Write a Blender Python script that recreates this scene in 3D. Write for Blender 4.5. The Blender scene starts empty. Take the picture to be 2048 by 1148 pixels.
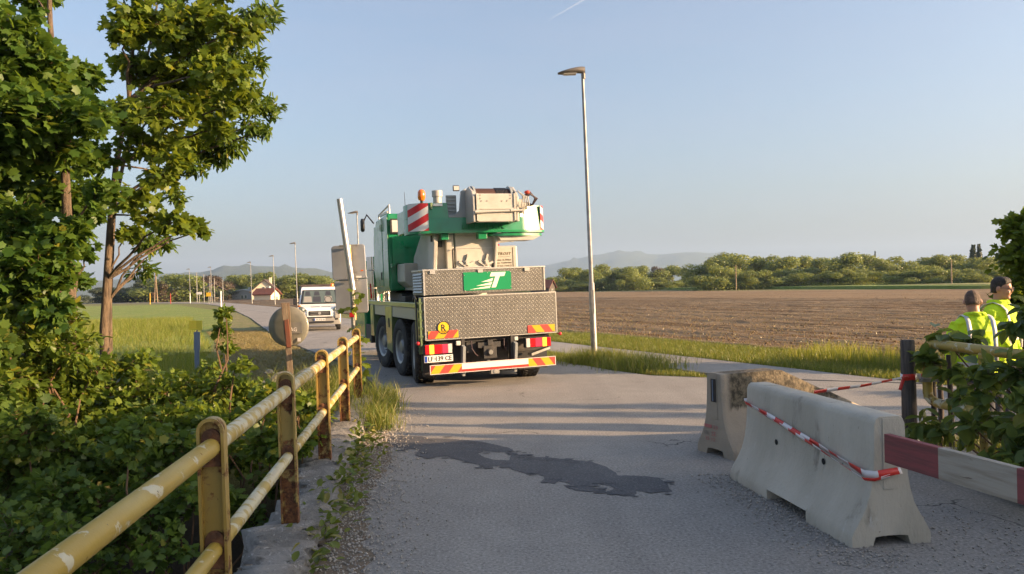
import bpy, bmesh, math, random
import numpy as np
from mathutils import Vector, Matrix, Euler

R = math.radians
random.seed(7)
RNG = np.random.default_rng(11)
SC = bpy.context.scene
COL = SC.collection

# ------------------------------------------------------------------ camera
CAMH, FPX, ROLL = 1.8, 1520.0, R(1.25)
cam_data = bpy.data.cameras.new('camera')
cam_data.sensor_width = 36.0
cam_data.lens = 36.0 * FPX / 2048.0
cam_data.clip_end = 30000.0
cam_data.clip_start = 0.05
cam = bpy.data.objects.new('camera', cam_data)
COL.objects.link(cam)
cr, sr = math.cos(ROLL), math.sin(ROLL)
cam.matrix_world = Matrix(((cr, sr, 0, 0), (0, 0, -1, 0), (-sr, cr, 0, CAMH), (0, 0, 0, 1)))
SC.camera = cam

# ------------------------------------------------------------------ sky, sun, exposure
SUN_AZ, SUN_EL = 101.0, 14.0          # degrees right of the view axis, height
world = bpy.data.worlds.new('World')
SC.world = world
world.use_nodes = True
wn = world.node_tree
bg = wn.nodes['Background']
sky = wn.nodes.new('ShaderNodeTexSky')
sky.sky_type = 'NISHITA'
sky.sun_disc = False
sky.sun_elevation = R(SUN_EL)
sky.sun_rotation = R(SUN_AZ)
sky.air_density = 1.0
sky.dust_density = 4.5
sky.ozone_density = 2.0
# a thin even veil of high cloud with faint streaks over the whole sky
tc = wn.nodes.new('ShaderNodeTexCoord')
mp = wn.nodes.new('ShaderNodeMapping')
mp.inputs['Scale'].default_value = (2.0, 2.0, 14.0)
nz = wn.nodes.new('ShaderNodeTexNoise')
nz.inputs['Scale'].default_value = 1.6
nz.inputs['Detail'].default_value = 6.0
rmp = wn.nodes.new('ShaderNodeMapRange')
rmp.inputs[1].default_value = 0.35
rmp.inputs[2].default_value = 0.8
rmp.inputs[3].default_value = 0.2
rmp.inputs[4].default_value = 0.36
mx = wn.nodes.new('ShaderNodeMix')
mx.data_type = 'RGBA'
mx.inputs['B'].default_value = (1.75, 1.85, 2.35, 1)
wn.links.new(tc.outputs['Generated'], mp.inputs[0])
wn.links.new(mp.outputs[0], nz.inputs['Vector'])
wn.links.new(nz.outputs[0], rmp.inputs[0])
wn.links.new(rmp.outputs[0], mx.inputs['Factor'])
wn.links.new(sky.outputs[0], mx.inputs['A'])
wn.links.new(mx.outputs['Result'], bg.inputs[0])
bg.inputs[1].default_value = 0.094

sun_l = bpy.data.lights.new('sun', 'SUN')
sun_l.energy = 4.5
sun_l.angle = R(0.5)
sun_l.color = (1.0, 0.665, 0.37)
sun = bpy.data.objects.new('sun', sun_l)
COL.objects.link(sun)
_d = Vector((math.sin(R(SUN_AZ)) * math.cos(R(SUN_EL)), math.cos(R(SUN_AZ)) * math.cos(R(SUN_EL)), math.sin(R(SUN_EL))))
sun.rotation_euler = _d.to_track_quat('Z', 'Y').to_euler()
sun.location = _d * 60

SC.view_settings.view_transform = 'Standard'
SC.view_settings.look = 'None'
SC.view_settings.exposure = 1.74
SC.view_settings.gamma = 1.0
SC.view_settings.use_curve_mapping = False
SC.cycles.max_bounces = 8
SC.cycles.transparent_max_bounces = 12
SC.cycles.use_denoising = True

# ------------------------------------------------------------------ placing helpers (photo pixels to metres)
def ray(px, py):
    u = (px - 1024.0) / FPX
    v = -(py - 574.0) / FPX
    return Vector((u * cr + v * sr, 1.0, -u * sr + v * cr))
def at(px, py, depth):
    return Vector((0, 0, CAMH)) + ray(px, py) * depth
def pt(px, py, z=0.0):
    r = ray(px, py)
    return Vector((0, 0, CAMH)) + r * ((z - CAMH) / r.z)

# ------------------------------------------------------------------ object helpers
def tag(o, label=None, cat=None, group=None, kind=None):
    if label: o['label'] = label
    if cat: o['category'] = cat
    if group: o['group'] = group
    if kind: o['kind'] = kind
    return o
def empty(name, loc=(0, 0, 0), rz=0.0):
    o = bpy.data.objects.new(name, None)
    o.location = loc
    o.rotation_euler = (0, 0, rz)
    o.empty_display_size = 0.2
    COL.objects.link(o)
    return o
def link(name, me, mat, parent=None, loc=None):
    o = bpy.data.objects.new(name, me)
    if mat is not None and len(me.materials) == 0:
        for m in (mat if isinstance(mat, (list, tuple)) else [mat]):
            me.materials.append(m)
    if loc is not None: o.location = loc
    COL.objects.link(o)
    if parent is not None: o.parent = parent
    return o
def copy_tree(o, parent=None):
    c = o.copy()
    COL.objects.link(c)
    c.parent = parent
    for ch in list(o.children):
        copy_tree(ch, c)
    return c

class MB:
    """collects shapes, builds one mesh object"""
    def __init__(s, M=None):
        s.v, s.f, s.m, s.cur, s.M = [], [], [], 0, M
    def add(s, verts, faces, T=None):
        b = len(s.v)
        for p in verts:
            p = Vector(p)
            if T is not None: p = T @ p
            s.v.append(p)
        for f in faces:
            s.f.append([i + b for i in f])
            s.m.append(s.cur)
        return s
    def box(s, c, size, rot=None, taper=1.0):
        x, y, z = size[0] / 2, size[1] / 2, size[2] / 2
        t = taper
        vs = [(-x, -y, -z), (x, -y, -z), (x, y, -z), (-x, y, -z), (-x * t, -y * t, z), (x * t, -y * t, z), (x * t, y * t, z), (-x * t, y * t, z)]
        T = Matrix.Translation(c)
        if rot is not None: T = T @ Euler(rot).to_matrix().to_4x4()
        return s.add(vs, [(3, 2, 1, 0), (4, 5, 6, 7), (0, 1, 5, 4), (1, 2, 6, 5), (2, 3, 7, 6), (3, 0, 4, 7)], T)
    def bx(s, x0, x1, y0, y1, z0, z1):
        return s.box(((x0 + x1) / 2, (y0 + y1) / 2, (z0 + z1) / 2), (abs(x1 - x0), abs(y1 - y0), abs(z1 - z0)))
    def tube(s, pts, radii, n=10, cap=True, flat=1.0):
        pts = [Vector(p) for p in pts]
        if not isinstance(radii, (list, tuple)): radii = [radii] * len(pts)
        rings = []
        up = None
        for i, p in enumerate(pts):
            a = pts[max(i - 1, 0)]
            b = pts[min(i + 1, len(pts) - 1)]
            d = (b - a)
            if d.length < 1e-9: d = Vector((0, 0, 1))
            d.normalize()
            if up is None:
                up = Vector((0, 0, 1)) if abs(d.z) < 0.9 else Vector((0, 1, 0))
            x = d.cross(up)
            if x.length < 1e-6: x = Vector((1, 0, 0))
            x.normalize()
            y = x.cross(d)
            y.normalize()
            up = y
            rings.append([p + x * (math.cos(k * 2 * math.pi / n) * radii[i]) + y * (math.sin(k * 2 * math.pi / n) * radii[i] * flat) for k in range(n)])
        return s.rings(rings, cap)
    def rings(s, rings, cap=True):
        n = len(rings[0])
        vs = [p for r in rings for p in r]
        fs = []
        for i in range(len(rings) - 1):
            for k in range(n):
                k2 = (k + 1) % n
                fs.append((i * n + k, i * n + k2, (i + 1) * n + k2, (i + 1) * n + k))
        if cap:
            fs.append(tuple(range(n - 1, -1, -1)))
            fs.append(tuple((len(rings) - 1) * n + k for k in range(n)))
        return s.add(vs, fs)
    def ell(s, stack, n=16, cap=True):
        """stack of (x, y, z, rx, ry) horizontal ellipses"""
        return s.rings([[Vector((x + rx * math.cos(k * 2 * math.pi / n), y + ry * math.sin(k * 2 * math.pi / n), z)) for k in range(n)] for x, y, z, rx, ry in stack], cap)
    def cyl(s, a, b, r, r2=None, n=16, cap=True):
        return s.tube([a, b], [r, r if r2 is None else r2], n, cap)
    def sphere(s, c, r, n=12, m=8, sc=(1, 1, 1)):
        st = []
        for i in range(1, m):
            t = -math.pi / 2 + math.pi * i / m
            st.append((c[0], c[1], c[2] + r * sc[2] * math.sin(t), r * sc[0] * math.cos(t), r * sc[1] * math.cos(t)))
        return s.ell(st, n)
    def prism(s, poly, T, d0, d1):
        """poly in the local xy-plane of T, from depth d0 to d1 along local z"""
        n = len(poly)
        vs = [(p[0], p[1], d0) for p in poly] + [(p[0], p[1], d1) for p in poly]
        fs = [tuple(range(n - 1, -1, -1)), tuple(range(n, 2 * n))]
        for k in range(n):
            k2 = (k + 1) % n
            fs.append((k, k2, n + k2, n + k))
        return s.add(vs, fs, T)
    def mesh(s, name, smooth=None):
        me = bpy.data.meshes.new(name)
        vs = [(s.M @ p if s.M is not None else p) for p in s.v]
        me.from_pydata([tuple(p) for p in vs], [], s.f)
        if any(s.m):
            me.polygons.foreach_set('material_index', s.m)
        me.update()
        bm = bmesh.new()
        bm.from_mesh(me)
        bmesh.ops.recalc_face_normals(bm, faces=bm.faces)
        bm.to_mesh(me)
        bm.free()
        if smooth:
            me.polygons.foreach_set('use_smooth', [True] * len(me.polygons))
            me.set_sharp_from_angle(angle=R(smooth))
        return me
    def build(s, name, mat, parent=None, smooth=None, bevel=None, loc=None, seg=2):
        o = link(name, s.mesh(name, smooth), mat, parent, loc)
        if bevel:
            b = o.modifiers.new('bevel', 'BEVEL')
            b.width = bevel
            b.segments = seg
            b.limit_method = 'ANGLE'
            b.angle_limit = R(40)
        return o

FRONT = Matrix(((1, 0, 0, 0), (0, 0, -1, 0), (0, 1, 0, 0), (0, 0, 0, 1)))   # local xy -> world xz, local z -> -y
def T_at(x, y, z, base=FRONT):
    return Matrix.Translation((x, y, z)) @ base
def np_mesh(name, V, T, k):
    me = bpy.data.meshes.new(name)
    V = np.ascontiguousarray(V, dtype=np.float32)
    T = np.ascontiguousarray(T, dtype=np.int32)
    me.vertices.add(len(V))
    me.vertices.foreach_set('co', V.ravel())
    me.loops.add(T.size)
    me.loops.foreach_set('vertex_index', T.ravel())
    me.polygons.add(len(T))
    me.polygons.foreach_set('loop_start', np.arange(0, T.size, k, dtype=np.int32))
    me.polygons.foreach_set('loop_total', np.full(len(T), k, dtype=np.int32))
    me.update(calc_edges=True)
    return me
def text_mesh(txt, width=None, height=None, depth=0.004, shear=0.0, space=1.0, bold=0.0):
    """text as a mesh in the xz plane facing -y, centred on the origin"""
    c = bpy.data.curves.new('text', 'FONT')
    c.body = txt
    c.extrude = 0.01
    c.resolution_u = 2
    c.shear = shear
    c.space_character = space
    c.offset = bold
    o = bpy.data.objects.new('text', c)
    COL.objects.link(o)
    dg = bpy.context.evaluated_depsgraph_get()
    me = bpy.data.meshes.new_from_object(o.evaluated_get(dg))
    bpy.data.objects.remove(o)
    bpy.data.curves.remove(c)
    co = np.zeros(len(me.vertices) * 3)
    me.vertices.foreach_get('co', co)
    co = co.reshape(-1, 3)
    mn, mxx = co.min(0), co.max(0)
    ext = np.maximum(mxx - mn, 1e-6)
    sx = (width / ext[0]) if width else (height / ext[1])
    sy = (height / ext[1]) if height else sx
    out = np.zeros_like(co)
    out[:, 0] = (co[:, 0] - (mn[0] + mxx[0]) / 2) * sx
    out[:, 2] = (co[:, 1] - (mn[1] + mxx[1]) / 2) * sy
    out[:, 1] = -(co[:, 2] - mn[2]) / ext[2] * depth
    me.vertices.foreach_set('co', out.ravel())
    me.update()
    me.materials.clear()
    return me
def move_mesh(me, M):
    me.transform(M)
    return me

# ------------------------------------------------------------------ materials
def nodes_of(name):
    m = bpy.data.materials.new(name)
    m.use_nodes = True
    nt = m.node_tree
    return m, nt, nt.nodes['Principled BSDF'], nt.nodes['Material Output']
def N(nt, t, **kw):
    n = nt.nodes.new(t)
    for k, v in kw.items(): setattr(n, k, v)
    return n
def rgba(c): return (c[0], c[1], c[2], 1.0)
def mixc(nt, fac, a, b):
    n = N(nt, 'ShaderNodeMix', data_type='RGBA')
    for sock, val in (('Factor', fac), ('A', a), ('B', b)):
        if isinstance(val, bpy.types.NodeSocket): nt.links.new(val, n.inputs[sock])
        elif sock == 'Factor': n.inputs[0].default_value = val
        else: n.inputs[sock].default_value = rgba(val)
    return n.outputs['Result']
def math_(nt, op, a, b=None, c=None, clamp=False):
    n = N(nt, 'ShaderNodeMath', operation=op, use_clamp=clamp)
    for i, v in enumerate((a, b, c)):
        if v is None: continue
        if isinstance(v, bpy.types.NodeSocket): nt.links.new(v, n.inputs[i])
        else: n.inputs[i].default_value = v
    return n.outputs[0]
def noise(nt, vec, scale, detail=5.0, rough=0.55, dist=0.0):
    n = N(nt, 'ShaderNodeTexNoise')
    n.inputs['Scale'].default_value = scale
    n.inputs['Detail'].default_value = detail
    n.inputs['Roughness'].default_value = rough
    n.inputs['Distortion'].default_value = dist
    if vec is not None: nt.links.new(vec, n.inputs['Vector'])
    return n.outputs[0]
def ramp(nt, v, lo, hi, a=0.0, b=1.0):
    n = N(nt, 'ShaderNodeMapRange')
    n.interpolation_type = 'SMOOTHSTEP'
    nt.links.new(v, n.inputs[0])
    for i, x in enumerate((lo, hi, a, b)): n.inputs[i + 1].default_value = x
    return n.outputs[0]
def coords(nt, scale=None):
    t = N(nt, 'ShaderNodeTexCoord').outputs['Object']
    if scale is None: return t
    m = N(nt, 'ShaderNodeMapping')
    m.inputs['Scale'].default_value = scale
    nt.links.new(t, m.inputs[0])
    return m.outputs[0]
def bump(nt, h, strength, dist, b=None):
    n = N(nt, 'ShaderNodeBump')
    n.inputs['Strength'].default_value = strength
    n.inputs['Distance'].default_value = dist
    nt.links.new(h, n.inputs['Height'])
    if b is not None: nt.links.new(b, n.inputs['Normal'])
    return n.outputs[0]
def pmat(name, base, rough=0.6, metal=0.0, var=None, spots=(), bmp=None, coat=0.0, spec=0.5, stretch=None, emit=None, rvar=None):
    """base colour, var=(colour, scale, lo, hi), spots=[(colour, scale, lo, hi)], bmp=(scale, strength, dist)"""
    m, nt, p, out = nodes_of(name)
    co = coords(nt, stretch)
    c = None
    if var:
        c = mixc(nt, ramp(nt, noise(nt, co, var[1]), var[2], var[3]), base, var[0])
    for k, (sc_, s, lo, hi) in enumerate(spots):
        c = mixc(nt, ramp(nt, noise(nt, co, s, 7.0, 0.65, 0.3 * k), lo, hi), c if c is not None else base, sc_)
    if c is not None: nt.links.new(c, p.inputs['Base Color'])
    else: p.inputs['Base Color'].default_value = rgba(base)
    p.inputs['Roughness'].default_value = rough
    if rvar:
        nt.links.new(ramp(nt, noise(nt, co, rvar[0]), 0.3, 0.7, rvar[1], rvar[2]), p.inputs['Roughness'])
    p.inputs['Metallic'].default_value = metal
    p.inputs['Specular IOR Level'].default_value = spec
    p.inputs['Coat Weight'].default_value = coat
    p.inputs['Coat Roughness'].default_value = 0.06
    if bmp: nt.links.new(bump(nt, noise(nt, co, bmp[0], bmp[3] if len(bmp) > 3 else 8.0, 0.65), bmp[1], bmp[2]), p.inputs['Normal'])
    if emit:
        p.inputs['Emission Color'].default_value = rgba(emit[0])
        p.inputs['Emission Strength'].default_value = emit[1]
    return m
def leaf_mat(name, dark, light, trans=0.35, yellow=(0.30, 0.26, 0.03), yfrac=0.06, rough=0.42):
    m, nt, p, out = nodes_of(name)
    g = N(nt, 'ShaderNodeNewGeometry')
    oi = N(nt, 'ShaderNodeObjectInfo')
    rnd = g.outputs['Random Per Island']
    a = math_(nt, 'ADD', math_(nt, 'MULTIPLY', rnd, 0.6), math_(nt, 'MULTIPLY', noise(nt, coords(nt), 0.8, 2.0), 0.6))
    a = math_(nt, 'ADD', a, math_(nt, 'MULTIPLY', math_(nt, 'SUBTRACT', oi.outputs['Random'], 0.5), 0.22))
    c = mixc(nt, ramp(nt, a, 0.2, 0.95), dark, light)
    c = mixc(nt, math_(nt, 'MULTIPLY', math_(nt, 'GREATER_THAN', rnd, 1.0 - yfrac), 0.6), c, yellow)
    nt.links.new(c, p.inputs['Base Color'])
    p.inputs['Roughness'].default_value = rough
    p.inputs['Specular IOR Level'].default_value = 0.35
    tr = N(nt, 'ShaderNodeBsdfTranslucent')
    nt.links.new(mixc(nt, 0.45, c, (light[0] * 2.2, light[1] * 1.9, light[2] * 0.7)), tr.inputs[0])
    ms = N(nt, 'ShaderNodeMixShader')
    ms.inputs[0].default_value = trans
    nt.links.new(p.outputs[0], ms.inputs[1])
    nt.links.new(tr.outputs[0], ms.inputs[2])
    nt.links.new(ms.outputs[0], out.inputs[0])
    return m
def asphalt_mat(name, a, b, speck=0.55, crack=True):
    m, nt, p, out = nodes_of(name)
    co = coords(nt)
    big = noise(nt, co, 0.35, 4.0)
    c = mixc(nt, ramp(nt, big, 0.35, 0.65), a, b)
    mid = noise(nt, co, 3.0, 6.0, 0.7)
    c = mixc(nt, ramp(nt, mid, 0.35, 0.75, 0.0, 0.45), c, (a[0] * 0.72, a[1] * 0.72, a[2] * 0.74))
    trk = noise(nt, coords(nt, (1.0, 0.09, 1.0)), 1.5, 4.0)
    c = mixc(nt, ramp(nt, trk, 0.42, 0.7, 0.0, 0.5), c, (a[0] * 0.78, a[1] * 0.78, a[2] * 0.79))
    fine = noise(nt, co, 42.0, 4.0, 0.8)
    c = mixc(nt, ramp(nt, fine, 0.51, 0.64, 0.0, speck), c, (0.46, 0.44, 0.41))
    c = mixc(nt, ramp(nt, fine, 0.49, 0.34, 0.0, speck), c, (0.045, 0.045, 0.048))
    if crack:
        vo = N(nt, 'ShaderNodeTexVoronoi', feature='DISTANCE_TO_EDGE')
        vo.inputs['Scale'].default_value = 0.42
        wv = N(nt, 'ShaderNodeVectorMath', operation='ADD')
        nn = N(nt, 'ShaderNodeTexNoise')
        nn.inputs['Scale'].default_value = 1.6
        nn.inputs['Detail'].default_value = 6
        nt.links.new(co, nn.inputs['Vector'])
        nt.links.new(co, wv.inputs[0])
        nt.links.new(nn.outputs['Color'], wv.inputs[1])
        nt.links.new(wv.outputs[0], vo.inputs['Vector'])
        ck = math_(nt, 'MULTIPLY', ramp(nt, vo.outputs[0], 0.006, 0.002), ramp(nt, noise(nt, co, 0.5, 2.0), 0.52, 0.6))
        c = mixc(nt, math_(nt, 'MULTIPLY', ck, 0.8), c, (0.03, 0.03, 0.03))
    nt.links.new(c, p.inputs['Base Color'])
    p.inputs['Roughness'].default_value = 0.88
    p.inputs['Specular IOR Level'].default_value = 0.25
    h = math_(nt, 'ADD', fine, math_(nt, 'MULTIPLY', mid, 0.5))
    nt.links.new(bump(nt, h, 0.6, 0.012), p.inputs['Normal'])
    return m
def stripe_mat(name, a, b, ax, az, freq, phase=0.0, rough=0.4, duty=0.5, noise_dirt=0.0):
    """diagonal stripes across object x/z"""
    m, nt, p, out = nodes_of(name)
    sp = N(nt, 'ShaderNodeSeparateXYZ')
    nt.links.new(coords(nt), sp.inputs[0])
    s = math_(nt, 'ADD', math_(nt, 'MULTIPLY', sp.outputs[0], ax * freq), math_(nt, 'MULTIPLY', sp.outputs[2], az * freq))
    f = math_(nt, 'FRACT', math_(nt, 'ADD', s, phase + 100.0))
    c = mixc(nt, math_(nt, 'LESS_THAN', f, duty), a, b)
    nt.links.new(c, p.inputs['Base Color'])
    p.inputs['Roughness'].default_value = rough
    return m
def tread_mat(name):
    m, nt, p, out = nodes_of(name)
    sp = N(nt, 'ShaderNodeSeparateXYZ')
    nt.links.new(coords(nt), sp.inputs[0])
    y = math_(nt, 'MULTIPLY', sp.outputs[1], 1.0)
    X = math_(nt, 'ADD', sp.outputs[0], y)
    Z = sp.outputs[2]
    S = 18.0
    u = math_(nt, 'MULTIPLY', math_(nt, 'ADD', X, Z), S * 0.7071)
    v = math_(nt, 'MULTIPLY', math_(nt, 'SUBTRACT', Z, X), S * 0.7071)
    par = math_(nt, 'FLOORED_MODULO', math_(nt, 'ADD', math_(nt, 'FLOOR', u), math_(nt, 'FLOOR', v)), 2.0)
    du = math_(nt, 'SUBTRACT', math_(nt, 'FRACT', u), 0.5)
    dv = math_(nt, 'SUBTRACT', math_(nt, 'FRACT', v), 0.5)
    def sq(q, k):
        q = math_(nt, 'MULTIPLY', q, k)
        return math_(nt, 'MULTIPLY', q, q)
    e1 = math_(nt, 'ADD', sq(du, 1 / 0.5), sq(dv, 1 / 0.17))
    e2 = math_(nt, 'ADD', sq(du, 1 / 0.17), sq(dv, 1 / 0.5))
    e = math_(nt, 'ADD', math_(nt, 'MULTIPLY', e1, par), math_(nt, 'MULTIPLY', e2, math_(nt, 'SUBTRACT', 1.0, par)))
    h = ramp(nt, e, 1.0, 0.45)
    c = mixc(nt, ramp(nt, noise(nt, coords(nt), 5.0, 6.0), 0.3, 0.7), (0.165, 0.157, 0.142), (0.21, 0.202, 0.186))
    c = mixc(nt, math_(nt, 'MULTIPLY', h, 0.5), c, (0.36, 0.34, 0.30))
    c = mixc(nt, ramp(nt, noise(nt, coords(nt), 3.0, 7.0, 0.7), 0.52, 0.8, 0.0, 0.5), c, (0.10, 0.085, 0.065))
    nt.links.new(c, p.inputs['Base Color'])
    p.inputs['Metallic'].default_value = 0.6
    p.inputs['Roughness'].default_value = 0.42
    nt.links.new(bump(nt, h, 1.0, 0.006), p.inputs['Normal'])
    return m

M = {}
def setup_materials():
    M['asphalt'] = asphalt_mat('old_asphalt', (0.265, 0.248, 0.226), (0.305, 0.287, 0.262))
    M['path'] = asphalt_mat('path_asphalt', (0.27, 0.255, 0.235), (0.31, 0.295, 0.27), 0.3, False)
    M['tar'] = asphalt_mat('fresh_tar', (0.09, 0.091, 0.097), (0.125, 0.126, 0.132), 0.2, False)
    # ground: grass and bare soil
    m, nt, p, out = nodes_of('meadow_ground')
    co = coords(nt)
    c = mixc(nt, ramp(nt, noise(nt, co, 0.25, 6.0), 0.35, 0.65), (0.10, 0.125, 0.025), (0.17, 0.16, 0.04))
    c = mixc(nt, ramp(nt, noise(nt, co, 2.2, 8.0, 0.7), 0.45, 0.75), c, (0.20, 0.17, 0.07))
    c = mixc(nt, ramp(nt, noise(nt, co, 14.0, 6.0, 0.8), 0.5, 0.75, 0.0, 0.7), c, (0.07, 0.08, 0.02))
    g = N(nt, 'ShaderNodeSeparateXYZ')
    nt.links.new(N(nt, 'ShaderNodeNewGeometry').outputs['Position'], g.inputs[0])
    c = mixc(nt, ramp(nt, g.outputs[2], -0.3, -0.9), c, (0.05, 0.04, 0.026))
    nt.links.new(c, p.inputs['Base Color'])
    p.inputs['Roughness'].default_value = 0.95
    nt.links.new(bump(nt, noise(nt, co, 6.0, 9.0, 0.75), 0.8, 0.12), p.inputs['Normal'])
    M['ground'] = m
    m, nt, p, out = nodes_of('ploughed_soil')
    co = coords(nt)
    sp = N(nt, 'ShaderNodeSeparateXYZ')
    nt.links.new(co, sp.inputs[0])
    ra = math_(nt, 'ADD', math_(nt, 'MULTIPLY', sp.outputs[0], -0.44), math_(nt, 'MULTIPLY', sp.outputs[1], 0.898))
    rb = math_(nt, 'ADD', math_(nt, 'MULTIPLY', sp.outputs[0], 0.898), math_(nt, 'MULTIPLY', sp.outputs[1], 0.44))
    def rowvec(ka, kb):
        cx = N(nt, 'ShaderNodeCombineXYZ')
        nt.links.new(math_(nt, 'MULTIPLY', ra, ka), cx.inputs[0])
        nt.links.new(math_(nt, 'MULTIPLY', rb, kb), cx.inputs[1])
        return cx.outputs[0]
    c = mixc(nt, ramp(nt, noise(nt, co, 0.05, 4.0), 0.3, 0.7), (0.225, 0.165, 0.10), (0.27, 0.202, 0.128))
    c = mixc(nt, ramp(nt, noise(nt, rowvec(0.05, 1.35), 1.0, 4.0, 0.6), 0.46, 0.62), c, (0.17, 0.108, 0.06))  # darker bands along the rows paint in the furrow shadows
    c = mixc(nt, ramp(nt, noise(nt, rowvec(0.4, 4.0), 1.0, 6.0, 0.7), 0.52, 0.72), c, (0.13, 0.082, 0.045))
    c = mixc(nt, ramp(nt, noise(nt, co, 7.0, 6.0, 0.8), 0.54, 0.68, 0.0, 0.8), c, (0.42, 0.32, 0.21))
    nt.links.new(c, p.inputs['Base Color'])
    p.inputs['Roughness'].default_value = 1.0
    p.inputs['Specular IOR Level'].default_value = 0.1
    nt.links.new(bump(nt, noise(nt, co, 5.5, 9.0, 0.8), 0.8, 0.08), p.inputs['Normal'])
    M['soil'] = m
    M['crop'] = pmat('green_crop', (0.19, 0.26, 0.045), 0.9, var=((0.25, 0.29, 0.07), 0.08, 0.35, 0.65), bmp=(3.0, 1.0, 0.2), stretch=(0.3, 1.5, 1))
    M['crop_pale'] = pmat('pale_crop', (0.20, 0.22, 0.06), 0.9, var=((0.27, 0.25, 0.09), 0.1, 0.35, 0.65), bmp=(3.0, 1.0, 0.2))
    M['clover'] = pmat('bright_meadow_crop', (0.16, 0.235, 0.03), 0.9, var=((0.22, 0.26, 0.05), 0.3, 0.35, 0.65), spots=(((0.07, 0.10, 0.02), 3.0, 0.5, 0.7),), bmp=(4.0, 1.0, 0.3))
    M['hay'] = pmat('mown_dry_verge', (0.22, 0.195, 0.08), 0.95, var=((0.13, 0.115, 0.045), 1.3, 0.35, 0.7), spots=(((0.33, 0.27, 0.13), 9.0, 0.5, 0.7), ((0.11, 0.15, 0.03), 1.6, 0.47, 0.62)), bmp=(9.0, 1.0, 0.1))
    M['water'] = pmat('creek_water', (0.012, 0.014, 0.010), 0.06, bmp=(5.0, 0.15, 0.02))
    M['concrete'] = pmat('concrete', (0.50, 0.46, 0.385), 0.85, var=((0.40, 0.365, 0.30), 2.2, 0.35, 0.7), spots=(((0.20, 0.18, 0.15), 5.0, 0.56, 0.75), ((0.52, 0.50, 0.46), 11.0, 0.6, 0.72), ((0.10, 0.09, 0.075), 38.0, 0.66, 0.72)), bmp=(34.0, 0.6, 0.014), stretch=(1.0, 1.0, 0.4))
    M['concrete_rough'] = pmat('crumbling_concrete', (0.30, 0.28, 0.255), 0.9, var=((0.19, 0.175, 0.155), 3.0, 0.35, 0.65), spots=(((0.10, 0.09, 0.075), 7.0, 0.55, 0.68), ((0.42, 0.40, 0.37), 22.0, 0.58, 0.66)), bmp=(16.0, 1.0, 0.05))
    # old mossy barrier: weathered upper skin over a paler lower panel
    m, nt, p, out = nodes_of('mossy_concrete')
    co = coords(nt)
    sp = N(nt, 'ShaderNodeSeparateXYZ')
    nt.links.new(co, sp.inputs[0])
    base = mixc(nt, ramp(nt, noise(nt, co, 3.0, 6.0), 0.35, 0.7), (0.37, 0.31, 0.24), (0.31, 0.265, 0.21))
    moss = mixc(nt, ramp(nt, noise(nt, co, 22.0, 7.0, 0.7), 0.38, 0.62), (0.045, 0.038, 0.026), (0.17, 0.14, 0.095))
    hz = math_(nt, 'ADD', sp.outputs[2], math_(nt, 'MULTIPLY', math_(nt, 'SUBTRACT', noise(nt, coords(nt, (1, 1, 0.25)), 16.0, 4.0), 0.5), 0.22))
    end = ramp(nt, sp.outputs[0], 0.05, 0.14)
    k = math_(nt, 'MULTIPLY', ramp(nt, hz, 0.47, 0.52), end)
    nt.links.new(mixc(nt, k, base, moss), p.inputs['Base Color'])
    p.inputs['Roughness'].default_value = 0.9
    nt.links.new(bump(nt, noise(nt, co, 26.0, 8.0, 0.7), 0.6, 0.02), p.inputs['Normal'])
    M['mossy'] = m
    # chipped yellow paint over white and rust
    def paint(name, rust_lo, rust_hi, white_lo, white_hi, ztop=None, c1=(0.37, 0.255, 0.045), c2=(0.41, 0.31, 0.09)):
        m, nt, p, out = nodes_of(name)
        co = coords(nt)
        c = mixc(nt, ramp(nt, noise(nt, co, 1.7, 5.0), 0.35, 0.7), c1, c2)
        w = ramp(nt, noise(nt, co, 9.0, 5.0, 0.6, 0.4), white_lo, white_hi)
        c = mixc(nt, w, c, (0.52, 0.475, 0.33))
        r0 = noise(nt, co, 11.0, 8.0, 0.65)
        if ztop is not None:
            sp = N(nt, 'ShaderNodeSeparateXYZ')
            nt.links.new(co, sp.inputs[0])
            lo = ramp(nt, sp.outputs[2], ztop, ztop - 0.55, 0.0, 0.15)
            r0 = math_(nt, 'ADD', r0, lo)
        r = ramp(nt, r0, rust_lo, rust_hi)
        rc = mixc(nt, ramp(nt, noise(nt, co, 30.0, 5.0, 0.7), 0.35, 0.65), (0.055, 0.022, 0.012), (0.21, 0.085, 0.03))
        c = mixc(nt, r, c, rc)
        ch = ramp(nt, noise(nt, coords(nt, (1, 1, 0.5)), 34.0, 3.0, 0.6), 0.70, 0.73)
        c = mixc(nt, ch, c, (0.07, 0.05, 0.03))
        nt.links.new(c, p.inputs['Base Color'])
        nt.links.new(ramp(nt, r, 0, 1, 0.42, 0.9), p.inputs['Roughness'])
        nt.links.new(bump(nt, math_(nt, 'SUBTRACT', math_(nt, 'MULTIPLY', noise(nt, co, 60.0, 3.0), 0.2), math_(nt, 'ADD', math_(nt, 'MULTIPLY', w, 0.25), math_(nt, 'MULTIPLY', r, 0.4))), 0.6, 0.006), p.inputs['Normal'])
        return m
    M['rail'] = paint('chipped_yellow_rail', 0.66, 0.72, 0.58, 0.62)
    M['rail_pale'] = paint('worn_pale_rail', 0.64, 0.70, 0.46, 0.56)
    M['post'] = paint('rusty_yellow_post', 0.54, 0.66, 0.70, 0.76, 0.80, (0.31, 0.205, 0.045), (0.35, 0.255, 0.08))
    M['rail_rusty'] = paint('rusty_yellow_rail', 0.55, 0.62, 0.5, 0.56)
    M['rust'] = pmat('rust', (0.085, 0.04, 0.022), 0.9, var=((0.2, 0.085, 0.035), 18.0, 0.4, 0.65), bmp=(60.0, 0.6, 0.006))
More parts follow.
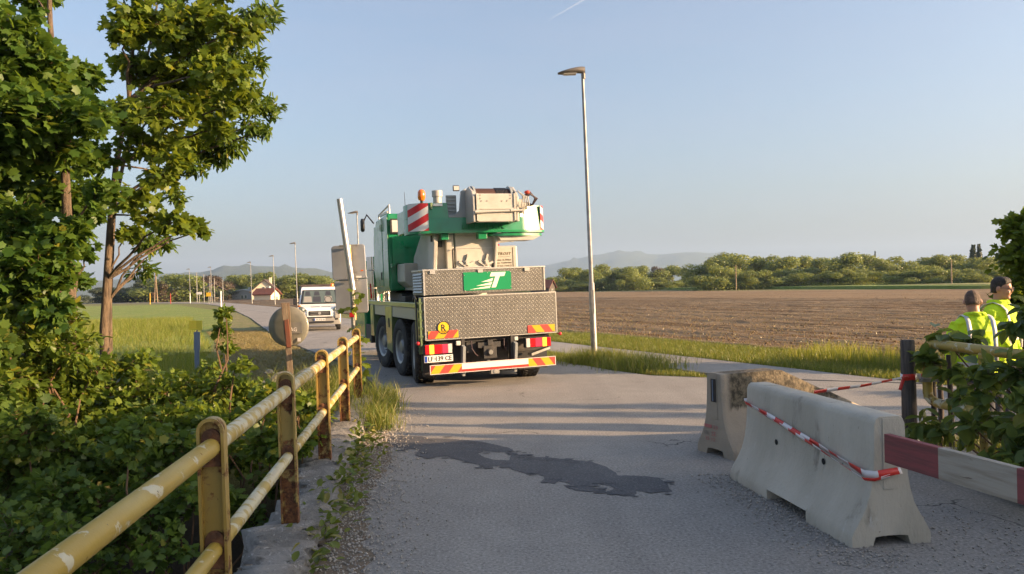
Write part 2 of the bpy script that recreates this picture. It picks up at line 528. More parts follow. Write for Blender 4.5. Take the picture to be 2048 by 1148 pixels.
    M['galv'] = pmat('galvanised_steel', (0.30, 0.295, 0.28), 0.5, 0.5, var=((0.22, 0.215, 0.20), 5.0, 0.35, 0.65))
    M['steel'] = pmat('bright_steel_tube', (0.55, 0.52, 0.48), 0.34, 0.85, var=((0.42, 0.36, 0.3), 3.0, 0.45, 0.75))
    M['alu_back'] = pmat('grey_sign_back', (0.36, 0.37, 0.385), 0.5, 0.35, var=((0.29, 0.295, 0.31), 2.0, 0.35, 0.65), rvar=(3.0, 0.4, 0.6))
    M['lamp_head'] = pmat('lamp_housing', (0.17, 0.15, 0.13), 0.5, 0.3)
    M['wood_grey'] = pmat('weathered_wood', (0.115, 0.095, 0.082), 0.9, var=((0.06, 0.05, 0.045), 4.0, 0.35, 0.65), bmp=(8.0, 0.8, 0.02), stretch=(12, 12, 1))
    M['wood_pale'] = pmat('pale_split_wood', (0.36, 0.27, 0.175), 0.85, var=((0.21, 0.135, 0.085), 6.0, 0.4, 0.65), bmp=(9.0, 0.8, 0.012), stretch=(12, 12, 1))
    M['wood_red'] = pmat('faded_red_board', (0.31, 0.095, 0.05), 0.85, var=((0.22, 0.1, 0.06), 6.0, 0.4, 0.65), stretch=(12, 12, 1))
    M['beam_red'] = pmat('faded_red_beam', (0.245, 0.062, 0.062), 0.75, var=((0.17, 0.055, 0.052), 3.0, 0.4, 0.65), spots=(((0.10, 0.045, 0.04), 5.0, 0.62, 0.68),), bmp=(7.0, 0.5, 0.006), stretch=(1, 8, 12))
    M['beam_white'] = pmat('weathered_white_beam', (0.38, 0.335, 0.275), 0.8, var=((0.29, 0.245, 0.19), 3.0, 0.4, 0.65), spots=(((0.15, 0.11, 0.08), 5.0, 0.62, 0.68),), bmp=(7.0, 0.5, 0.006), stretch=(1, 8, 12))
    M['tape_red'] = pmat('tape_red', (0.62, 0.035, 0.025), 0.35)
    M['tape_white'] = pmat('tape_white', (0.72, 0.68, 0.68), 0.35)
    M['black'] = pmat('black_plastic', (0.02, 0.02, 0.022), 0.5)
    M['dark'] = pmat('dark_chassis', (0.035, 0.033, 0.032), 0.65, var=((0.075, 0.062, 0.05), 5.0, 0.5, 0.75))
    M['hole'] = pmat('painted_hole_shade', (0.012, 0.012, 0.012), 0.95)  # near-black colour standing in for shade inside a recess
    M['bark'] = pmat('tree_bark', (0.16, 0.115, 0.075), 0.95, var=((0.075, 0.055, 0.04), 5.0, 0.35, 0.65), bmp=(10.0, 1.0, 0.03), stretch=(4, 4, 1))
    M['twig'] = pmat('twig_bark', (0.14, 0.085, 0.05), 0.9)
    # leaves
    M['maple'] = leaf_mat('maple_leaf', (0.065, 0.12, 0.018), (0.165, 0.22, 0.028), 0.48, yfrac=0.03)
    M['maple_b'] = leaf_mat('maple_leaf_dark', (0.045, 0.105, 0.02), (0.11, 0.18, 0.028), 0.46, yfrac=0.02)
    M['ash'] = leaf_mat('ash_leaf', (0.055, 0.11, 0.02), (0.135, 0.20, 0.032), 0.4, yfrac=0.03)
    M['shrub'] = leaf_mat('field_maple_leaf', (0.07, 0.125, 0.02), (0.175, 0.235, 0.034), 0.45, yfrac=0.05)
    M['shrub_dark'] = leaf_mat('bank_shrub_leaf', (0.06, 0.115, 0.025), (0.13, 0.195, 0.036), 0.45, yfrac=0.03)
    M['walnut'] = leaf_mat('broad_shrub_leaf', (0.075, 0.13, 0.038), (0.16, 0.21, 0.055), 0.42, rough=0.36)
    M['far_leaf'] = leaf_mat('woodland_leaf', (0.10, 0.145, 0.04), (0.24, 0.28, 0.08), 0.4, yfrac=0.0)
    M['far_dark'] = leaf_mat('conifer_needles', (0.025, 0.042, 0.02), (0.06, 0.075, 0.032), 0.15, yfrac=0.0)
    M['far_brown'] = leaf_mat('copper_leaf', (0.05, 0.035, 0.025), (0.12, 0.085, 0.05), 0.15, yfrac=0.0)
    M['grass'] = leaf_mat('meadow_grass', (0.10, 0.16, 0.022), (0.25, 0.265, 0.05), 0.45, (0.42, 0.34, 0.13), 0.13)
    M['grass_green'] = leaf_mat('verge_grass', (0.075, 0.125, 0.02), (0.19, 0.215, 0.042), 0.38, (0.40, 0.32, 0.13), 0.18)
    M['hay_blade'] = leaf_mat('cut_hay', (0.20, 0.15, 0.06), (0.36, 0.29, 0.13), 0.2, (0.14, 0.16, 0.04), 0.25)
    M['hill'] = pmat('wooded_hill', (0.035, 0.055, 0.025), 1.0, var=((0.06, 0.075, 0.03), 0.01, 0.35, 0.65), bmp=(0.05, 1.0, 8.0))
    # crane and vehicles
    M['green'] = pmat('green_paint', (0.005, 0.215, 0.078), 0.32, coat=0.8, rvar=(4.0, 0.26, 0.4), var=((0.007, 0.18, 0.066), 3.0, 0.4, 0.7))
    M['green_cast'] = pmat('green_cast_paint', (0.005, 0.21, 0.08), 0.3, coat=0.7, bmp=(70.0, 0.5, 0.004), var=((0.008, 0.15, 0.05), 3.0, 0.4, 0.7))
    M['white_p'] = pmat('white_paint', (0.44, 0.42, 0.375), 0.42, coat=0.3, var=((0.37, 0.35, 0.31), 4.0, 0.45, 0.75))
    M['van_white'] = pmat('white_van_paint', (0.82, 0.81, 0.79), 0.35, coat=0.6)
    M['grey_p'] = pmat('grey_paint', (0.30, 0.32, 0.32), 0.42, coat=0.3)
    M['carrier'] = pmat('carrier_green_reflection_tint', (0.15, 0.215, 0.10), 0.35, coat=0.7, var=((0.13, 0.175, 0.09), 3.0, 0.4, 0.7))  # green paled towards olive, painting in reflected sky and grass
    M['tread'] = tread_mat('tread_plate')
    M['trim'] = pmat('aluminium_trim', (0.55, 0.53, 0.49), 0.4, 0.7)
    M['rubber'] = pmat('tyre_rubber', (0.022, 0.022, 0.023), 0.85, var=((0.05, 0.045, 0.04), 5.0, 0.45, 0.7), bmp=(40.0, 0.3, 0.004))
    M['rim'] = pmat('wheel_rim', (0.25, 0.26, 0.27), 0.4, 0.6)
    M['chrome'] = pmat('chrome', (0.7, 0.68, 0.65), 0.12, 1.0)
    M['rope'] = pmat('greasy_rope', (0.07, 0.03, 0.018), 0.6, bmp=(60.0, 0.5, 0.01), stretch=(8, 1, 1))
    M['hose'] = pmat('hydraulic_hose', (0.045, 0.025, 0.03), 0.5)
    M['hose_red'] = pmat('red_coupling', (0.4, 0.04, 0.02), 0.4)
    M['red_lens'] = pmat('red_lens', (0.55, 0.012, 0.02), 0.15, coat=0.8)
    M['pink_lens'] = pmat('reflector_lens', (0.62, 0.05, 0.11), 0.15, coat=0.8)
    M['amber'] = pmat('amber_lens', (0.85, 0.28, 0.02), 0.15, coat=0.6, emit=((1.0, 0.36, 0.03), 0.9))
    M['beacon'] = pmat('beacon_lens', (0.75, 0.17, 0.015), 0.12, coat=0.8)
    M['clear_lens'] = pmat('clear_lens', (0.62, 0.6, 0.55), 0.15, coat=0.6)
    M['plate'] = pmat('number_plate', (0.72, 0.71, 0.68), 0.35)
    M['blue'] = pmat('plate_blue', (0.015, 0.06, 0.36), 0.4)
    M['ink'] = pmat('black_ink', (0.02, 0.02, 0.02), 0.5)
    M['brown_ink'] = pmat('brown_ink', (0.10, 0.07, 0.035), 0.5)
    M['sticker'] = pmat('white_sticker', (0.72, 0.7, 0.66), 0.45)
    M['signal_yellow'] = pmat('signal_yellow', (0.80, 0.47, 0.02), 0.4)
    M['marker_yellow'] = pmat('marker_yellow', (0.78, 0.62, 0.05), 0.55)
    M['marker_blue'] = pmat('marker_blue', (0.13, 0.18, 0.27), 0.5)
    M['logo_green'] = pmat('logo_green', (0.004, 0.24, 0.09), 0.35)
    M['logo_cream'] = pmat('logo_cream', (0.80, 0.74, 0.64), 0.4)
    M['red_paint'] = pmat('red_paint', (0.42, 0.03, 0.02), 0.45)
    red, wht, yel = (0.52, 0.025, 0.03), (0.68, 0.67, 0.66), (0.55, 0.36, 0.015)
    M['chev_l'] = stripe_mat('chevron_rising', red, wht, -0.62, 1.0, 3.6, 0.12)
    M['chev_r'] = stripe_mat('chevron_falling', red, wht, 0.62, 1.0, 3.6, 0.3)
    M['haz_l'] = stripe_mat('hazard_rising', (0.78, 0.06, 0.045), yel, -1.0, 0.75, 3.0, 0.1)
    M['haz_r'] = stripe_mat('hazard_falling', (0.78, 0.06, 0.045), yel, 1.0, 0.75, 3.0, 0.35)
    g = pmat('tinted_glass', (0.10, 0.13, 0.12), 0.04, spec=0.8)
    M['glass'] = g
    m, nt, p, out = nodes_of('window_glass')
    p.inputs['Base Color'].default_value = (0.55, 0.62, 0.60, 1)
    p.inputs['Roughness'].default_value = 0.02
    p.inputs['Transmission Weight'].default_value = 1.0
    p.inputs['IOR'].default_value = 1.45
    M['clear_glass'] = m
    M['seat'] = pmat('seat_fabric', (0.035, 0.04, 0.055), 0.9)
    M['interior'] = pmat('van_interior', (0.25, 0.24, 0.22), 0.8)
    M['bumper_grey'] = pmat('bumper_plastic', (0.21, 0.20, 0.185), 0.6)
    # people
    M['skin'] = pmat('skin', (0.46, 0.24, 0.155), 0.5, var=((0.40, 0.19, 0.12), 6.0, 0.4, 0.65))
    M['hair'] = pmat('dark_hair', (0.02, 0.014, 0.011), 0.55, var=((0.06, 0.042, 0.032), 40.0, 0.45, 0.7), bmp=(45.0, 1.0, 0.02), stretch=(3, 3, 1))
    M['hair_brown'] = pmat('thin_brown_hair', (0.085, 0.052, 0.034), 0.65, var=((0.22, 0.13, 0.085), 12.0, 0.45, 0.7), bmp=(45.0, 1.0, 0.02))
    M['hivis'] = pmat('high_visibility_yellow', (0.62, 0.86, 0.015), 0.75, bmp=(7.0, 1.0, 0.10, 1.5), var=((0.50, 0.72, 0.01), 3.0, 0.4, 0.7))
    M['reflex'] = pmat('reflective_strip', (0.52, 0.52, 0.52), 0.4)
    M['trouser'] = pmat('dark_trousers', (0.05, 0.055, 0.07), 0.9)
    # buildings
    M['plaster'] = pmat('cream_plaster', (0.70, 0.62, 0.47), 0.85)
    M['plaster_w'] = pmat('white_plaster', (0.74, 0.71, 0.64), 0.85)
    M['roof_red'] = pmat('red_tile_roof', (0.17, 0.055, 0.035), 0.85, var=((0.12, 0.045, 0.03), 1.0, 0.4, 0.7))
    M['roof_dark'] = pmat('dark_tile_roof', (0.075, 0.055, 0.05), 0.85)
    M['stone'] = pmat('pale_stone', (0.42, 0.36, 0.27), 0.9, var=((0.28, 0.24, 0.18), 4.0, 0.35, 0.65), bmp=(6.0, 1.0, 0.06))
    M['gravel'] = pmat('gravel', (0.40, 0.37, 0.33), 0.9, var=((0.26, 0.24, 0.215), 20.0, 0.4, 0.6))
    M['litter'] = pmat('brown_litter', (0.19, 0.14, 0.095), 0.95, var=((0.12, 0.10, 0.075), 9.0, 0.4, 0.65), spots=(((0.34, 0.30, 0.25), 40.0, 0.56, 0.64),), bmp=(40.0, 1.0, 0.02))
setup_materials()

# ================================================================== THE GROUND
def sstep(t):
    t = np.clip(t, 0, 1)
    return t * t * (3 - 2 * t)
def bank_top(x):
    return 10.4 + (7.25 - 10.4) * sstep((x + 2.5) / 6.0)
def ground_z(x, y):
    x = np.asarray(x, dtype=float)
    y = np.asarray(y, dtype=float)
    s = sstep((bank_top(x) - y) / 4.2) * sstep((y + 9.0) / 4.0)
    z = -0.06 - 2.5 * s
    # a shallow ditch beside the road on the left, rolling meadow
    dm = sstep((-x - 3.0) / 3.0) * sstep((y - 11) / 4.0) * sstep((40 - y) / 15.0)
    z = z - 0.16 * dm
    return z
def gz(x, y): return float(ground_z(x, y))
def build_ground():
    def axis(lo, hi, step, far):
        a = list(np.arange(lo, hi + 1e-6, step))
        d = step
        p = hi
        while p < far:
            d *= 1.28
            p += d
            a.append(min(p, far))
        d = step
        p = lo
        pre = []
        while p > -far:
            d *= 1.28
            p -= d
            pre.append(max(p, -far))
        return np.array(pre[::-1] + a)
    X = axis(-24, 24, 0.5, 7300)
    Y = axis(-14, 34, 0.5, 7300)
    gx, gy = np.meshgrid(X, Y)
    z = ground_z(gx, gy)
    near = (np.abs(gx) < 40) & (np.abs(gy) < 60)
    rough = sstep((-z - 0.25) / 0.6)
    z = z + near * rough * RNG.normal(0, 0.05, z.shape)
    V = np.stack([gx, gy, z], -1).reshape(-1, 3)
    ny, nx = gx.shape
    i = np.arange(ny - 1)[:, None] * nx + np.arange(nx - 1)[None, :]
    Q = np.stack([i, i + 1, i + nx + 1, i + nx], -1).reshape(-1, 4)
    me = np_mesh('ground', V, Q, 4)
    me.polygons.foreach_set('use_smooth', [True] * len(me.polygons))
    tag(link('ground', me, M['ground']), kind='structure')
build_ground()

def sheet(name, poly, z, mat, thick=0.0, parent=None, kind='structure'):
    bm = bmesh.new()
    vs = [bm.verts.new((p[0], p[1], p[2] if len(p) > 2 else z)) for p in poly]
    f = bm.faces.new(vs)
    f.normal_update()
    if f.normal.z < 0: f.normal_flip()
    if thick:
        r = bmesh.ops.extrude_face_region(bm, geom=[f])
        nv = [e for e in r['geom'] if isinstance(e, bmesh.types.BMVert)]
        bmesh.ops.translate(bm, vec=(0, 0, -thick), verts=vs)
    bmesh.ops.recalc_face_normals(bm, faces=bm.faces)
    bmesh.ops.triangulate(bm, faces=[f for f in bm.faces if len(f.verts) > 4])
    me = bpy.data.meshes.new(name)
    bm.to_mesh(me)
    bm.free()
    o = link(name, me, mat, parent)
    if parent is None: tag(o, kind=kind)
    return o
def jag(poly, step, amp, seed=1, closed=True):
    rg = random.Random(seed)
    out = []
    n = len(poly)
    for k in range(n if closed else n - 1):
        a, b = Vector(poly[k][:2]), Vector(poly[(k + 1) % n][:2])
        m = max(1, int((b - a).length / step))
        for j in range(m):
            p = a.lerp(b, j / m)
            out.append((p.x + rg.uniform(-amp, amp), p.y + rg.uniform(-amp, amp)))
    if not closed: out.append(tuple(poly[-1][:2]))
    return out

def left_line(d): return -1.43 - 0.121 * (d - 3.62)      # left parapet line
def right_line(d): return 4.08 - 0.121 * (d - 7.5)       # right parapet line
RV, NV = Vector((-0.44, 0.898, 0)), Vector((0.898, 0.44, 0))   # along and across the field rows
def ab(a, b, z=0.0): return Vector((RV.x * a + NV.x * b, RV.y * a + NV.y * b, z))

# road: from behind the camera over the bridge, then away to the left
road_left = [(-2.2, 12.3), (-2.75, 15), (-4.1, 19), (-6.1, 23), (-7.9, 27), (-11.9, 36.7), (-18.6, 54), (-26, 72), (-38, 101), (-56, 138), (-80, 168), (-112, 190)]
road_right = [(-109, 197), (-77, 174), (-51.5, 142), (-33, 104), (-21, 74), (-13.8, 56.2), (-7.2, 39), (-3.3, 29.4), (-1.4, 24.4), (0.2, 20.4), (1.05, 18.3), (2.0, 16.1), (2.7, 15.0)]
apron = [(4.0, 14.3), (7.2, 12.8), (9.5, 11.4), (14.5, 10.2), (14.5, 8.0), (8.5, 7.95), (4.25, 7.9)]
def build_roads():
    near_left = [(left_line(d) + 0.42, d) for d in (-14, -6, 0, 3, 6, 9, 11.5)]
    near_right = [(right_line(d) - 0.1, d) for d in (7.2, 4, 0, -6, -14)]
    poly = jag(near_left + road_left, 0.5, 0.035, 3, False) + jag(road_right + apron + near_right, 0.6, 0.03, 4, False)
    road = sheet('road', poly, 0.0, M['asphalt'], 0.05)
    # cycle path along the field
    pp = [ab(a, 12.0)[:2] for a in (8.6, 12, 18, 26, 40, 60, 90)] + [ab(a, 10.1)[:2] for a in (90, 60, 40, 26, 18, 12.5, 11.0)]
    sheet('cycle_path', jag(pp, 0.7, 0.03, 6), 0.006, M['path'], 0.05)
    # dark tar patch traced on the road surface
    Z = [(70, 375), (180, 371), (290, 372), (330, 384), (420, 385), (560, 395), (640, 405), (700, 418), (790, 440), (815, 458), (720, 462), (640, 455), (610, 470), (640, 490), (700, 505), (780, 508), (800, 475), (870, 478), (900, 490), (1000, 490), (1120, 505), (1240, 512), (1330, 545), (1380, 575), (1400, 592), (1530, 595), (1620, 605), (1670, 635), (1697, 685), (1600, 685), (1500, 680), (1490, 705), (1430, 708), (1400, 682), (1350, 650), (1280, 640), (1240, 655), (1310, 668), (1330, 680), (1250, 685), (1170, 680), (1100, 660), (1130, 640), (1060, 622), (1040, 640), (970, 625), (985, 600), (930, 580), (880, 583), (800, 560), (770, 540), (640, 540), (560, 520), (480, 500), (440, 485), (300, 490), (250, 478), (280, 448), (180, 440), (110, 425)]
    poly = [pt(740 + x * 0.3554, 740 + y * 0.3554, 0.004)[:2] for x, y in Z]
    sheet('tar_patch', jag(poly, 0.03, 0.009, 9), 0.004, M['tar'], 0.0, road)
    rgt = random.Random(17)
    for q in range(70):
        x, y = rgt.choice(Z)
        c = pt(740 + (x + rgt.uniform(-30, 30)) * 0.3554, 740 + (y + rgt.uniform(-16, 16)) * 0.3554, 0.006)
        r = rgt.uniform(.012, .06)
        sheet('tar_fleck', [(c.x + r * rgt.uniform(.6, 2.2) * math.cos(t), c.y + r * rgt.uniform(.4, 1.1) * math.sin(t)) for t in [k * 0.9 for k in range(7)]], 0.0065 + q * .00001, M['tar'], 0.0, road)
    # thin litter and gravel strip between kerb and asphalt
    st = [(left_line(d) + 0.24, d) for d in np.arange(-6, 12.6, 0.4)]
    st2 = [(left_line(d) + 0.56 + 0.07 * math.sin(d * 1.7), d) for d in np.arange(12.4, -6.1, -0.4)]
    sheet('gutter_strip', jag(st + st2, 0.06, 0.05, 5), 0.008, M['litter'], 0.07)
    # mown verge left of the road
    vl = [(x - 0.1, y) for x, y in road_left[1:8]] + [(-27.5, 72), (-21.5, 54), (-15.2, 36.7), (-11.0, 27), (-8.6, 21.5), (-6.4, 17.2), (-4.6, 14.2)]
    sheet('mown_verge', jag(vl, 0.5, 0.12, 8), -0.03, M['hay'])
    # further fields on the left and behind the road
    sheet('clover_field', [(-9.5, 24), (-30, 78), (-60, 135), (-90, 140), (-120, 90), (-70, 30), (-30, 18), (-14, 18)], -0.02, M['clover'])
    sheet('stubble_strip', [(-17, 66), (-30, 106), (-10, 120), (40, 130), (40, 70), (-6, 60)], -0.015, M['hay'])
    # ploughed field with real furrows near the camera
    A = np.concatenate([np.arange(7.5, 60, 0.5), np.arange(60, 420, 4.0)])
    B = np.concatenate([np.arange(14.7, 60, 0.13), np.arange(60, 110, 0.8)])
    a, b = np.meshgrid(A, B)
    keep_amp = np.where(b < 60, 1.0, 0.4)
    z = 0.03 + keep_amp * (0.05 * np.sin(b * 2 * math.pi / 0.75 + 0.15 * np.sin(a * 0.11)) * (0.7 + 0.3 * np.sin(b * 1.9)) + RNG.normal(0, 0.014, a.shape))
    z = np.where(b < 15.0, -0.02, z)
    V = np.stack([RV.x * a + NV.x * b, RV.y * a + NV.y * b, z], -1).reshape(-1, 3)
    ny, nx = a.shape
    i = np.arange(ny - 1)[:, None] * nx + np.arange(nx - 1)[None, :]
    Q = np.stack([i, i + 1, i + nx + 1, i + nx], -1).reshape(-1, 4)
    me = np_mesh('ploughed_field', V, Q, 4)
    tag(link('ploughed_field', me, M['soil']), kind='structure')
    # standing crops behind it
    def crop(name, poly, h, mat):
        o = sheet(name, jag(poly, 1.2, 0.25, 12), h, mat, h + 0.05)
        return o
    crop('green_crop_field', [(68, 110), (66, 150), (58, 190), (40, 260), (-20, 300), (-20, 330), (60, 300), (105, 215), (150, 150), (150, 105)], 0.55, M['crop'])
    crop('pale_crop_field', [(74, 118), (73, 152), (90, 152), (140, 130), (140, 112)], 0.62, M['crop_pale'])
    # water of the creek
    sheet('creek_water', [(-40, -6), (-40, 7.2), (-2, 7.2), (4, 4.2), (40, 4.2), (40, -6)], -2.22, M['water'])
build_roads()

# ---- bridge deck and kerb
def build_bridge():
    deck = [(left_line(d) - 0.27, d) for d in (-9, 12.2)] + [(right_line(d) + 0.35, d) for d in (8.0, -9)]
    o = sheet('bridge_deck', deck, -0.055, M['concrete_rough'], 0.5)
    for nm, fn, d0, d1 in (('bridge_kerb', left_line, -9.0, 12.2), ('bridge_kerb', right_line, -9.0, 7.6)):
        D = np.arange(d0, d1, 0.05)
        prof = [(-0.26, -0.5), (-0.27, -0.1), (-0.25, 0.085), (-0.12, 0.10), (0.02, 0.105), (0.14, 0.10), (0.22, 0.085), (0.25, 0.02), (0.25, -0.04)]
        rg = np.random.default_rng(4)
        ridge = np.cumsum(rg.normal(0, 0.02, len(D)))
        ridge = (ridge - np.convolve(ridge, np.ones(25) / 25, 'same')) * 1.2
        rows = []
        for k, d in enumerate(D):
            crumble = max(0.0, min(1.0, (8.3 - d) / 0.8)) if fn is left_line else 0.5
            row = []
            for j, (x, z) in enumerate(prof):
                e = 0.022 * crumble * rg.normal()
                f = 0.016 * crumble * rg.normal()
                xx = x + (ridge[k] * crumble * 1.5 if j in (2, 3, 6, 7) else 0) + e
                if fn is left_line and j <= 2: xx += crumble * 0.08 * (1 + math.sin(d * 3.1))
                row.append((fn(d) + xx, d, z + f + (0.03 * (1 - crumble) if 1 < j < 7 else 0)))
            rows.append(row)
        V = np.array(rows).reshape(-1, 3)
        n = len(prof)
        i = np.arange(len(D) - 1)[:, None] * n + np.arange(n - 1)[None, :]
        Q = np.stack([i, i + 1, i + n + 1, i + n], -1).reshape(-1, 4)
        tag(link(nm, np_mesh(nm, V, Q, 4), M['concrete_rough']), kind='structure')
build_bridge()

# ---- hills far off
def build_hills():
    def hill(name, prof, dist, depth, seed):
        xs = np.array([p[0] for p in prof], float)
        ys = np.array([p[1] for p in prof], float)
        px = np.linspace(xs[0], xs[-1], 90)
        py = np.interp(px, xs, ys)
        k = np.ones(5) / 5
        py[2:-2] = np.convolve(py, k, 'same')[2:-2]
        rg = np.random.default_rng(seed)
        rows = []
        for j, t in enumerate(np.linspace(-1, 1, 17)):
            row = []
            for q in range(len(px)):
                c = at(px[q], py[q], dist)
                h = max(c.z, 0.0) * (1 - abs(t) ** 1.6)
                s = 1 + t * depth / dist
                row.append((c.x * s, c.y * s, (h * (1 + 0.05 * rg.normal() * (abs(t) > 0.05)) - 4 if abs(t) < 0.99 else -6)))
            rows.append(row)
        V = np.array(rows).reshape(-1, 3)
        n = len(px)
        i = np.arange(16)[:, None] * n + np.arange(n - 1)[None, :]
        Q = np.stack([i, i + 1, i + n + 1, i + n], -1).reshape(-1, 4)
        me = np_mesh(name, V, Q, 4)
        me.polygons.foreach_set('use_smooth', [True] * len(me.polygons))
        tag(link(name, me, M['hill']), kind='structure')
    hill('wooded_hill', [(-500, 560), (-200, 552), (100, 566), (250, 556), (300, 548), (355, 542), (385, 549), (410, 541), (440, 533), (480, 530), (520, 530), (600, 533), (640, 539), (680, 545), (740, 556), (820, 570), (860, 577)], 3300, 900, 1)
    hill('far_mountain', [(900, 570), (1040, 544), (1090, 530), (1150, 517), (1200, 507), (1240, 502), (1270, 503), (1310, 510), (1340, 506), (1380, 502), (1420, 506), (1445, 505), (1480, 508), (1530, 516), (1600, 526), (1700, 536), (1800, 544), (1900, 551)], 5800, 1200, 2)
build_hills()

# ================================================================== FOLIAGE
def unit(a):
    return a / np.maximum(np.linalg.norm(a, axis=-1, keepdims=True), 1e-9)
def tmpl_maple():
    c = (0.0, 0.36, 0.0)
    pol = [(-90, .36), (-45, .36), (-20, .50), (6, .37), (38, .60), (62, .43), (90, .66), (118, .43), (142, .60), (174, .37), (200, .50), (225, .36)]
    V = [c] + [(r * math.cos(R(t)), .36 + r * math.sin(R(t)), -0.16 * r * r) for t, r in pol]
    n = len(pol)
    return np.array(V), np.array([(0, 1 + k, 1 + (k + 1) % n) for k in range(n)])
def tmpl_oval(w=0.3, fold=0.1):
    V = [(0, 0, 0), (0, .5, -.02), (0, 1, -.10), (-w * .8, .25, fold * .7), (-w, .52, fold), (-w * .6, .82, fold * .3), (w * .8, .25, fold * .7), (w, .52, fold), (w * .6, .82, fold * .3)]
    T = [(0, 1, 3), (3, 1, 4), (4, 1, 5), (5, 1, 2), (0, 6, 1), (6, 7, 1), (7, 8, 1), (8, 2, 1)]
    return np.array(V, float), np.array(T)
def tmpl_kite(w=0.32):
    V = [(0, 0, 0), (-w, .5, .05), (0, 1, -.05), (w, .5, .05)]
    return np.array(V, float), np.array([(0, 3, 1), (1, 3, 2)])
MAPLE, OVAL, KITE, SLIM = tmpl_maple(), tmpl_oval(), tmpl_kite(), tmpl_oval(0.17, 0.05)
def leaf_frames(d, n):
    d = unit(d)
    x = unit(np.cross(d, n))
    z = np.cross(x, d)
    return np.stack([x, d, z], 1)
def leaves_np(pos, d, n, size, tmpl):
    V, T = tmpl
    Fm = leaf_frames(d, n)
    W = pos[:, None, :] + np.einsum('vk,lkj->lvj', V, Fm) * size[:, None, None]
    F = T[None] + (np.arange(len(pos)) * len(V))[:, None, None]
    return W.reshape(-1, 3), F.reshape(-1, 3)
def twigs_in(center, rad, n, rng, core=0.15, zflat=0.0):
    d = unit(rng.normal(size=(n, 3)))
    d[:, 2] = d[:, 2] * 0.85 + 0.08
    e = np.array(center) + d * np.array(rad) * rng.uniform(0.72, 1.08, (n, 1))
    s = np.array(center) + d * np.array(rad) * core + rng.normal(0, 0.1, (n, 3)) * np.array(rad)
    return s, e
def leaves_on(S, E, per, size, rng, droop=0.25, upw=1.0, spread=0.08, tmin=0.2):
    n = len(S)
    t = rng.uniform(tmin, 1.04, (n, per, 1))
    ax = E - S
    L = np.linalg.norm(ax, axis=1)[:, None, None]
    p = S[:, None] + ax[:, None] * t + rng.normal(0, 1, (n, per, 3)) * (spread * L + 0.02)
    d = unit(ax)[:, None] * 0.7 + rng.normal(0, 0.65, (n, per, 3))
    d[..., 2] -= droop
    nn = rng.normal(0, 0.55, (n, per, 3))
    nn[..., 2] += upw
    sz = size * rng.uniform(0.6, 1.2, n * per)
    return p.reshape(-1, 3), unit(d.reshape(-1, 3)), unit(nn.reshape(-1, 3)), sz
def twig_mesh_np(S, E, r):
    """thin three-sided twigs"""
    d = unit(E - S)
    a = unit(np.cross(d, np.array([0.3, 0.2, 0.93])))
    b = np.cross(d, a)
    V, F = [], []
    n = len(S)
    P = np.zeros((n, 4, 3))
    for k in range(3):
        t = 2 * math.pi * k / 3
        P[:, k] = S + (a * math.cos(t) + b * math.sin(t)) * r
    P[:, 3] = E
    F = np.array([(0, 1, 3), (1, 2, 3), (2, 0, 3)])[None] + (np.arange(n) * 4)[:, None, None]
    return P.reshape(-1, 3), F.reshape(-1, 3)
def in_view(p):
    q = p - np.array([0, 0, CAMH])
    u = q[:, 0] * cr - q[:, 2] * sr
    v = q[:, 0] * sr + q[:, 2] * cr
    y = np.maximum(q[:, 1], 1e-3)
    return (q[:, 1] > 0.5) & (np.abs(u / y) < 0.66) & (np.abs(v / y) < 0.37)
LEAF_ME = {}
def single_leaf_mesh(key, tmpl, mat):
    if key not in LEAF_ME:
        me = np_mesh('leaf', tmpl[0], tmpl[1], 3)
        me.materials.append(mat)
        LEAF_ME[key] = me
    return LEAF_ME[key]
def foliage(root, pos, d, n, sz, tmpl, mat, key, singles=0, name='crown', loc=(0, 0, 0)):
    """one stuff part for the mass of leaves and single leaf parts for the nearest ones in view"""
    loc = np.array(loc)
    pick = np.zeros(len(pos), bool)
    if singles:
        vis = np.where(in_view(pos))[0]
        dist = np.linalg.norm(pos[vis] - np.array([0, 0, CAMH]), axis=1) / sz[vis]
        pick[vis[np.argsort(dist)[:singles]]] = True
        me = single_leaf_mesh(key, tmpl, mat)
        Fm = leaf_frames(d[pick], n[pick])
        P, S = pos[pick] - loc, sz[pick]
        for k in range(len(P)):
            o = bpy.data.objects.new('leaf', me)
            m3 = Matrix(Fm[k].T.tolist())
            o.rotation_euler = m3.to_euler()
            o.location = P[k]
            o.scale = (S[k],) * 3
            COL.objects.link(o)
            o.parent = root
    V, F = leaves_np(pos[~pick] - loc, d[~pick], n[~pick], sz[~pick], tmpl)
    c = link(name, np_mesh(name, V, F, 3), mat, root)
    c['kind'] = 'stuff'
    return c
def limb(a, b, sag=0.0, n=6, wob=0.05, rng=random):
    a, b = Vector(a), Vector(b)
    L = (b - a).length
    out = []
    for k in range(n + 1):
        t = k / n
        p = a.lerp(b, t)
        w = math.sin(math.pi * t)
        out.append(p + Vector((rng.uniform(-wob, wob) * L * 0.4 * w, rng.uniform(-wob, wob) * L * 0.4 * w, sag * L * w)))
    return out
